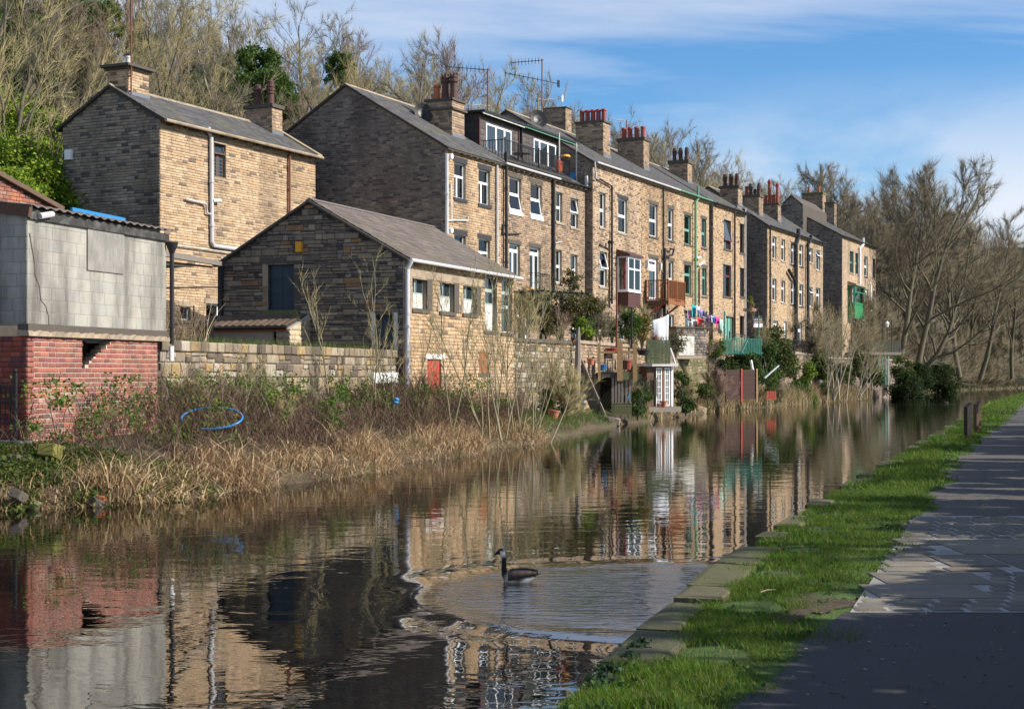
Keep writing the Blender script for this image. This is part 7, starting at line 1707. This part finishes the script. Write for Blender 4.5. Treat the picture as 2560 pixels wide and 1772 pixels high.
for k in range(8): b.box(px2(2), px2(12), -.05, -.03, .5 + k * .12, .52 + k * .12)
b.put('trellis', 'timber_dark', sh)
MB().box(-.5, px2(66), -.5, .05, -.25, -.02).put('step', 'timber_grey', sh)
# brown fence panels
fe = thing('fence', 'dark brown timber panel fence with red posts at the water edge', 'fence', at(1815, 998, 86), .45); ln = 1.95; hF = 1.7
for s0 in range(2):
    for k in range(12): MB().box(s0 * ln * .55 + .04, (s0 + 1) * ln * .55 - .04, .0 + .012 * (k % 2), .02 + .012 * (k % 2), hF * k / 12, hF * (k + 1) / 12 + .02).put('board', 'fence_brown', fe)
for k, m_ in ((0, 'fence_brown'), (1, 'red_paint'), (2, 'timber_tan')): MB().box(k * ln * .55 - .045, k * ln * .55 + .045, -.05, .04, -.2, hF + .08).put('post', m_, fe)
o = thing('pallet_gate', 'short red slatted gate beside the brown fence', 'gate', at(1917, 1000, 90), .3)
for k in range(6): MB().box(k * .11, k * .11 + .07, 0, .02, 0, .55).put('slat', 'red_paint', o)
for z in (.1, .4): MB().box(0, .65, .022, .04, z, z + .06).put('rail', 'red_paint', o)
o = MB().beam((0, 0, 0), (.9, .3, .75), .16, .05).put('white_plank', 'upvc', None); o.location = at(1911, 945, 88); tag(o, 'white plank leaning beyond the brown fence', 'plank')
# green mesh fence of the end house and sign
gf = thing('mesh_fence', 'teal green garden fence with netting at the end terrace house', 'fence', at(1808, 886, 90), .75); ln = 3.9
for k in range(24): MB().box(ln * k / 24 - .015, ln * k / 24 + .015, 0, .03, 0, 1.05 + .12 * math.sin(k)).put('bar', 'teal_paint', gf)
for z in (.1, .95): MB().box(0, ln, .032, .06, z, z + .04).put('rail', 'teal_paint', gf)
b = MB()
for k in range(60): b.box(ln * k / 60 - .006, ln * k / 60 + .006, .07, .078, .05, .9)
for k in range(12): b.box(0, ln, .079, .087, .06 + k * .07, .072 + k * .07)
b.put('netting', 'teal_paint', gf); MB().beam((ln * .45, -.02, .1), (ln * .6, -.02, .9), .05, .08).put('brace', 'teal_paint', gf)
for px, top, Y, lab in ((1811, 778, 94, 'teal washing line post at the left end of the green fence'), (1897, 788, 98, 'teal post in front of the estate sign')):
    o = MB().tube([(0, 0, 0), (0, 0, (885 - top) / FOC * Y)], .05, 7).put('washing_line_post', 'teal_paint', None); o.location = at(px, 885, Y); tag(o, lab, 'post')
sg = thing('estate_sign', 'dark blue and white estate agent board with orange stripe', 'sign', at(1883, 818, 99), .55); w_, h_ = 30 / FOC * 99 * 1.05, 25 / FOC * 99
MB().box(0, w_, 0, .03, h_ * .42, h_).put('board', 'painted_black_stone', sg); MB().box(.04, w_, -.002, .03, 0, h_ * .4).put('lower_board', 'upvc', sg); MB().box(.08, w_ - .08, -.012, -.003, h_ * .5, h_ * .58).put('stripe', 'yellow_plastic', sg)
sg.children[0].material_slots[0].link = 'OBJECT'
mat('sign_blue', (.012, .022, .075), .5, .05, 4); sg.children[0].material_slots[0].material = MATS['sign_blue']
for k, wk in enumerate((.10, .06, .12, .08, .11, .07)): MB().box(.10 + k * .115, .10 + k * .115 + wk * .8, -.010, -.003, h_ * .70, h_ * .82).put('print_mark', 'old_white', sg)
# black railings on the far terrace
rl = thing('iron_railing', 'black iron railing on the far terrace before the block of three houses', 'railing', (13.9, 94.6, 3.84), math.atan2(27, 11.2)); ln = 27
for z in (.08, .95): MB().box(0, ln, -.015, .015, z, z + .03).put('rail', 'black_iron', rl)
bme = MB().box(-.011, .011, -.011, .011, .08, .97).mesh('bar'); bme.materials.append(MATS['black_iron'])
for k in range(130): put('bar', bme, None, rl, (6 + k * .16, 0, 0))
for k in range(9): MB().box(k * 3.3 - .03, k * 3.3 + .03, -.03, .03, 0, 1.1).put('post', 'black_iron', rl)
# deck on teal posts at the far end
YE = 136; fd = thing('raised_deck', 'dark deck on teal posts beyond the green bay house', 'deck', at(2145, 880, YE), .25); u = YE / FOC
MB().box(0, 120 * u, 0, 4, -.25, 0).put('platform', 'timber_grey', fd)
for k in range(20): MB().box(30 * u + k * 4.5 * u, 30 * u + k * 4.5 * u + .12, 0, .04, .02, 1.05).put('board', 'timber_dark', fd)
for a in (60, 68, 78, 86): MB().box(a * u - .06, a * u + .06, .1, .22, -3, -.25).put('post', 'teal_paint' if a < 80 else 'old_green', fd)
for a in (70, 95): MB().box(a * u - .03, a * u + .03, .1, .16, 0, 3.0).put('frame_post', 'black_iron', fd)
MB().box(70 * u, 95 * u, .1, .16, 2.9, 2.96).put('frame_rail', 'black_iron', fd)
b = thing('garden_lamp', 'white topped garden lamp on the far deck', 'lamp', at(2218, 850, YE)); MB().tube([(0, 0, 0), (0, 0, 1.2)], .04, 6).put('stem', 'black_iron', b); MB().lathe([(.1, 1.2), (.16, 1.5), (.22, 1.5), (.03, 1.75)]).put('lantern', 'upvc', b)
# plant shelf on the wall
o = thing('wall_shelf', 'stone ledge jutting from the end house gable', 'ledge', at(1866, 778, 101), .3); MB().box(0, .75, 0, .5, 0, .2).put('slab', 'dressed', o)
plant('potted_conifer', 'small potted conifer on the stone ledge', 1879, 770, 101, .22, .85, 500, .09, LEAFB, 'potted plant', 450, mass=8)
pot('terracotta pot under the small conifer', 1879, 776, 100.9, .15, .22, 'terracotta')
# stone bin store
bs = thing('stone_store', 'low stone outbuilding with pale doors beneath the washing', 'outbuilding', at(1690, 888, 84), .55); MB().box(0, 2.2, 0, 1.5, -.2, 1.55).put('wall', 'mortar', bs); MB().box(-.1, 2.3, -.1, 1.6, 1.553, 1.63).put('roof_slab', 'dressed_dark', bs)
put('stonework', stone_mesh('s', lay(0, 2.2, 0, 1.55, .15, .35, [(.2, 1.3, 0, 1.1)]), (0, 0, 0), (1, 0, 0), (0, -1, 0), .04, .008, GREY, None), 'dark_stone', bs)['kind'] = 'stuff'
MB().box(.2, .74, -.03, -.002, 0, 1.1).put('door', 'old_white', bs); MB().box(.76, 1.3, -.03, -.002, 0, 1.1).put('door', 'old_white', bs)
tb = thing('board_fence', 'low pale board fence right of the stone store', 'fence', at(1770, 890, 90), .5)
for k in range(14): MB().box(k * .14, k * .14 + .12, 0, .02, 0, .9 + .06 * (k % 3)).put('board', 'timber_tan' if k % 3 else 'timber_grey', tb)
# washing lines
def cloth(label, name, px0, px1, py0, py1, Y, rgb, dz0=0, seed=0, cat='clothing', taper=0.0, legs=False):
    r = np.random.default_rng(seed); nx, nz = 9, 9; a, b_ = at(px0, py0, Y), at(px1, py0 + dz0, Y * 1.004); H_ = (py1 - py0) / FOC * Y; V = []; Fc = []
    for j in range(nz):
        v = j / (nz - 1)
        for i in range(nx):
            u = i / (nx - 1); uu = .5 + (u - .5) * (1 - taper * v); p = a.lerp(b_, uu); sag = .05 * math.sin(math.pi * u) * (1 - v)
            V.append((p.x, p.y + .07 * math.sin(u * 9 + seed) * (.3 + v) + .04 * math.sin(v * 5 + u * 4), p.z - H_ * v * (1 - .06 * math.sin(u * 7 + seed)) - sag))
    for j in range(nz - 1):
        for i in range(nx - 1):
            if legs and j > 3 and i in (3, 4): continue
            Fc.append((j * nx + i, j * nx + i + 1, (j + 1) * nx + i + 1, (j + 1) * nx + i))
    me = mesh_np(name, V, Fc, np.tile(np.array(rgb), (len(V), 1))); o = put(name, me, 'paint', None, smooth=True); md = o.modifiers.new('thick', 'SOLIDIFY'); md.thickness = .008
    return tag(o, label, cat, 'washing on the lines')
cloth('large white sheet hung by one corner behind the trellis', 'hung_sheet', 1631, 1671, 800, 878, 79, (.74, .76, .82), -14, 1, 'sheet')
WASH = [('pink patterned trousers on the upper line', 1718, 1729, 772, 798, (.62, .30, .45)), ('turquoise shirt on the upper line', 1729, 1740, 760, 795, (.03, .34, .42)), ('pale grey shirt on the upper line', 1741, 1750, 762, 793, (.55, .57, .60)), ('lilac shirt on the upper line', 1749, 1758, 770, 795, (.28, .24, .48)), ('navy top at the right of the upper line', 1757, 1768, 776, 792, (.03, .03, .06)), ('dark top at the left of the upper line', 1710, 1719, 772, 782, (.02, .035, .04)),
        ('striped pale cloth at the left of the lower line', 1719, 1728, 800, 816, (.62, .65, .70)), ('light grey cloth on the lower line beside the red one', 1728, 1743, 796, 813, (.58, .60, .64)), ('bright red shirt on the lower line', 1743, 1757, 793, 814, (.62, .012, .02)), ('red sleeve hanging below the red shirt', 1754, 1760, 812, 832, (.55, .02, .05)), ('pale striped shirt right of the red one', 1758, 1768, 790, 810, (.52, .55, .60)), ('purple shirt on the lower line', 1768, 1778, 786, 818, (.16, .07, .36)), ('white vest between purple and blue', 1778, 1786, 788, 806, (.72, .74, .78)), ('blue shorts on the lower line', 1785, 1790, 787, 808, (.05, .16, .48)), ('magenta leggings on the lower line', 1790, 1799, 791, 824, (.58, .02, .24)), ('mint green towel at the right end of the lower line', 1800, 1807, 796, 826, (.38, .62, .52))]
for i, (lab, a, b_, c, d, col_) in enumerate(WASH): cloth(lab, 'towel' if 'towel' in lab else 'garment', a, b_, c, d, 88 if i < 6 else 87, col_, 3, 10 + i, 'clothing', .15 if i % 3 else 0, legs=('trousers' in lab or 'leggings' in lab))
for pts, lab in ((((1706, 774), (1742, 756), (1772, 780)), 'upper washing line above the stone store'), (((1700, 798), (1760, 792), (1812, 782)), 'lower washing line above the stone store')):
    o = MB().tube([at(a, b_, 87.6) for a, b_ in pts], .012, 5).put('washing_line', 'old_white', None); tag(o, lab, 'washing line')
# blue hose and bag in the brambles, stones and bricks at the water edge
c = at(530, 1066, 30.2)
hose = [Vector((.62 * math.cos(a), .30 * math.sin(a) * 1.2, .19 * math.sin(a) + .02 * math.sin(a * .7) + .05)) for a in np.linspace(-1.9, 3.5, 40)]
o = MB().tube(hose, .022, 7).put('garden_hose', 'blue_plastic', None, smooth=True); o.location = c + Vector((0, 0, .12)); tag(o, 'bright blue hose lying in a loop on the brambles', 'hose')
o = MB().lathe([(.03, 0), (.07, .03), (.09, .09), (.04, .13), (.07, .17), (.01, .2)], n=7).put('plastic_bag', 'blue_plastic', None); o.location = at(986, 1010, 39); o.rotation_euler = (.3, .5, 0); tag(o, 'crumpled blue plastic bag caught in the brambles', 'bag')
def rock(label, px, py, Y, s_, m_, seed, name='loose_stone'):
    r = np.random.default_rng(seed); b = MB(); b.box(-.5, .5, -.4, .4, -.3, .3); b.v = [tuple(np.array(v) * (.8 + .4 * r.random(3))) for v in b.v]; o = b.put(name, m_, None); o.location = at(px, py, Y); o.scale = (s_, s_, s_); o.rotation_euler = (r.random() * .5, r.random() * .5, r.random() * 3); md = o.modifiers.new('soft', 'BEVEL'); md.width = .06; md.segments = 2; return tag(o, label, 'stone')
mat('moss_stone', (.17, .155, .04), .95, .35, 6, .6, dirt=(.1, .12, .02), dirt_amt=.6, dirt_scale=5)
rock('yellow moss covered block on the bank', 305, 1198, 25.6, .34, 'moss_stone', 1); rock('flat slab at the water left of the reeds', 45, 1240, 23.9, .25, 'dressed_dark', 2); rock('orange brick half in the water', 252, 1247, 24.8, .16, 'orange_pot', 4, 'broken_brick'); rock('grey stone beside the orange brick', 245, 1258, 24.6, .22, 'dressed_dark', 5); rock('mossy stone at the far left waterline', 85, 1262, 24.1, .18, 'timber_moss', 6); rock('mossy step stone below the brick corner', 125, 1128, 26.2, .4, 'moss_stone', 7); rock('flat stone under the brick corner', 40, 1150, 25.8, .3, 'dressed_dark', 8)
r = np.random.default_rng(77)
for k in range(26):
    Y = 60 + 30 * r.random(); p = bank_pt(Y, .1 + .6 * r.random()); u, v = pxy(Vector(p)); o = rock('rough stone along the far water edge below the gardens', u, v, p[1], .25 + .3 * r.random(), ('dressed', 'dressed_dark', 'timber_moss')[k % 3], 100 + k); o['group'] = 'rough stones at the garden water edge'
# rake of planks by the deck, drainpipe, orange bowl
for (a, b_, Y, w_, m_, lab) in (((1462, 960), (1458, 1035), 63.5, .1, 'old_white', 'white drainpipe behind the garden stairs'), ((1675, 870), (1690, 915), 73, .06, 'old_white', 'two pale poles leaning beside the screen'), ((1568, 1000), (1573, 985), 63.4, .03, 'blue_plastic', 'small blue handle on the plank box'), ((1877, 900), (1882, 925), 88, .08, 'upvc', 'white pipe standing behind the brown fence')):
    o = MB().tube([at(*a, Y), at(*b_, Y)], w_, 7).put('leaning_pole', m_, None); tag(o, lab, 'pole')
# ---------------------------------------------------------------- mill in the distance
ml = thing('mill', 'tall stone mill with rows of windows behind the far trees', 'mill', at(2485, 965, 250), -.25); u = 250 / FOC; hM = 300 * u; wM = 150 * u
rows_ = 5; ops = []
for i in range(rows_):
    for k in range(9): ops.append((.5 + k * wM / 9, .5 + k * wM / 9 + .75, 1.0 + i * hM / rows_, 1.0 + i * hM / rows_ + 2.2))
holed(0, wM, -1, hM, ops, lambda a, z, d: (a, -d, z)).put('wall', 'dressed', ml)
for o_ in ops: f = MB(); ring(f, *o_, .1, .1, .16); f = f.put('window', 'old_white', ml); MB().box(*o_[:2], .17, .18, *o_[2:]).put('pane', 'glass', f)
MB().prism([(-.3, -.4, hM), (-.3, 6, hM + 3.5), (-.3, 12, hM)], (wM + .6, 0, 0)).put('roof', 'slate', ml)
MB().add([(0, 0, -1), (0, 12, -1), (0, 12, hM), (0, 0, hM)], [(0, 1, 2, 3)]).put('gable_wall', 'dressed_dark', ml)
# ---------------------------------------------------------------- towpath side trees, and an unseen hedge added to shade the path, right of the view
r = np.random.default_rng(88)
for k in range(16):
    Y = -8 + k * 5.2; x = max(path_x(Y) + 6.5, .346 * Y + 7.5) + 1.5 * r.random(); tm, cm = BIG[k % 4]
    inst_tree('towpath_tree', 'bare tree beyond the towpath, casting shade across it', 'trees beyond the towpath', (x, Y + r.random(), .5), .42 + .2 * r.random(), r.random() * 6, tm, cm, 'bark', 'twig_grey')
HED = []
for i in range(3):
    rr = np.random.default_rng(700 + i); C, Rd = clumps(rr, 30, 1.2, 3.9, -.2); V, Fc, cc = leaves(C, Rd, 6500, .2, IVY + LEAFG[:1], rr, .2); HED.append(mesh_np('foliage', V, Fc, cc))
for k in range(48):
    Y = -5 + k * 1.2 + .4 * r.random(); x = max(path_x(Y) + 3.9, .346 * Y + 1.8) + .3 * r.random()
    if k % 9 in (4,) or 12.4 < Y < 14.2: continue
    o = shrub('shade_hedge_bush', 'unseen evergreen hedge bush added to shade the towpath', 'unseen hedge added to shade the towpath', (x, Y, .45), .62 + .2 * r.random(), r.random() * 6, HED[k % 3], 'bush')
for k in range(22):  # second row, added to stop light leaking between the bushes
    Y = -6 + k * .95; o = shrub('shade_hedge_bush', 'unseen evergreen bush in the second hedge row added to shade the towpath', 'unseen hedge added to shade the towpath', (path_x(Y) + 5.3 + .4 * r.random(), Y, .5), .78 + .15 * r.random(), r.random() * 6, HED[k % 3], 'bush')
bpy.context.view_layer.update()
# more growth and clutter in the canal gardens
r = np.random.default_rng(123)
GP = [(1320, 835, 63, 'left of the open french window'), (1365, 838, 64.5, 'before the narrow house'), (1400, 845, 66, 'under the narrow windows'), (1455, 850, 67, 'behind the old post'), (1500, 850, 69, 'behind the deck'), (1530, 848, 70, 'left of the rusty pole'), (1598, 868, 74, 'before the white sheet'), (1690, 885, 82, 'beside the stone store'), (1735, 890, 86, 'under the red shirt'), (1790, 895, 90, 'below the washing'), (1560, 1010, 66, 'under the deck'), (1595, 1040, 65.5, 'at the water by the deck'), (1720, 1000, 78, 'right of the shed'), (1770, 1000, 82, 'below the mossy wall'), (1795, 1005, 84, 'left of the brown fence'), (1925, 985, 91, 'right of the brown fence'), (1950, 1000, 98, 'below the ivy mound'), (2065, 985, 118, 'left of the pale bush'), (1405, 1040, 56, 'left of the old post'), (1410, 1035, 58, 'by the terrace wall foot'), (1640, 905, 76, 'above the shed roof'), (2100, 880, 123, 'on the far terrace'), (2030, 885, 119, 'by the black railing')]
for i, (px, py, Y, where) in enumerate(GP):
    p = at(px, py, Y)
    if i % 2 == 0:
        tm, cm = TW_[i % 3]; inst_tree('garden_bush', 'leafless garden bush ' + where, 'shrubs of the canal gardens', p, .30 + .16 * r.random() + Y / 900, r.random() * 6, tm, cm, 'bark', ('twig_tan', 'twig_brown', 'twig_red')[i % 3], 'bush')
    else: plant('garden_shrub', 'leafy garden shrub ' + where, px, py, Y, .45 + .35 * r.random(), .8 + .7 * r.random(), 1500, .085, (LEAFG, OLIVE, IVY)[i % 3], 'shrub', 800 + i, mass=22, fill=.1)
# pergola over the terrace path
pg = thing('pergola', 'dark timber pergola carrying the climbers before the narrow house', 'pergola', at(1355, 855, 65), .9)
for x in (0, 1.5, 3.0): MB().box(x - .05, x + .05, -.05, .05, 0, 2.1).put('post', 'timber_dark', pg); MB().box(x - .05, x + .05, 1.15, 1.25, 0, 2.1).put('post', 'timber_dark', pg)
for y in (0, 1.2): MB().box(-.3, 3.3, y - .04, y + .04, 2.1, 2.2).put('beam', 'timber_dark', pg)
for k in range(9): MB().box(-.2 + k * .42, -.14 + k * .42, -.3, 1.5, 2.2, 2.28).put('rafter', 'timber_dark', pg)
tl = thing('garden_trellis', 'square dark trellis panel behind the deck', 'trellis', at(1478, 850, 67.5), .2)
for k in range(7): MB().box(k * .16, k * .16 + .025, 0, .02, 0, 1.3).put('batten', 'timber_dark', tl)
for k in range(8): MB().box(0, 1.0, .021, .04, .02 + k * .17, .045 + k * .17).put('batten', 'timber_dark', tl)
cs_ = thing('garden_chair', 'folded metal chair on the deck behind the rail', 'chair', at(1525, 925, 65.4), .3)
MB().box(-.2, .2, -.2, .2, .42, .45).put('seat', 'fence_brown', cs_); MB().box(-.2, .2, .18, .21, .5, .9).put('backrest', 'fence_brown', cs_)
for x in (-.18, .18):
    for y in (-.18, .18): MB().box(x - .015, x + .015, y - .015, y + .015, 0, .45 if y < 0 else .9).put('leg', 'black_iron', cs_)
dl = thing('diamond_trellis', 'black diamond lattice in front of the hung sheet', 'trellis', at(1636, 880, 78.4), .1)
for k in range(9):
    MB().beam((-.1 + k * .14, 0, 0), (.25 + k * .14, 0, .8), .015, .02).put('lath', 'black_iron', dl); MB().beam((.25 + k * .14, .02, 0), (-.1 + k * .14, .02, .8), .015, .02).put('lath', 'black_iron', dl)
# leaf litter and grit on the path
P = np.stack([3.6 * r.random(1500) - .6, 7.5 + 20 * r.random(1500) ** 1.4, np.zeros(1500)], 1); P[:, 0] += np.array([path_x(y) for y in P[:, 1]]); P[:, 2] = ZP + .008
C = P; V, Fc, cc = leaves(C, np.full((1500, 3), .002), 1500, .028, [(.16, .10, .05), (.10, .06, .035), (.25, .2, .13), (.3, .28, .24)], r, .1); V[:, 2] = ZP + .006 + np.abs(V[:, 2] - ZP - .008) * .25
tag(put('leaf_litter', mesh_np('litter', V, Fc, cc), 'dry'), 'scattered dead leaves and grit on the towpath', 'leaf litter', kind='stuff')
for i, (px, py, Y, R_, Hh, where) in enumerate(((2060, 950, 121, 1.2, 1.9, 'left of the pale bush'), (2105, 955, 126, 1.3, 1.6, 'behind the pale bush'), (2150, 945, 131, 1.4, 2.2, 'left of the teal posts'), (2185, 960, 134, 1.1, 1.5, 'beside the teal posts'), (1960, 945, 105, 1.0, 1.4, 'behind the withered conifer'), (2255, 950, 141, 1.5, 2.2, 'right of the teal posts'))):
    plant('ivy', 'dark ivy hanging on the far canal wall ' + where, px, py, Y, R_, Hh, 2600, .17, IVY + OLIVE[:2], 'ivy', 900 + i, mass=20, fill=.15)
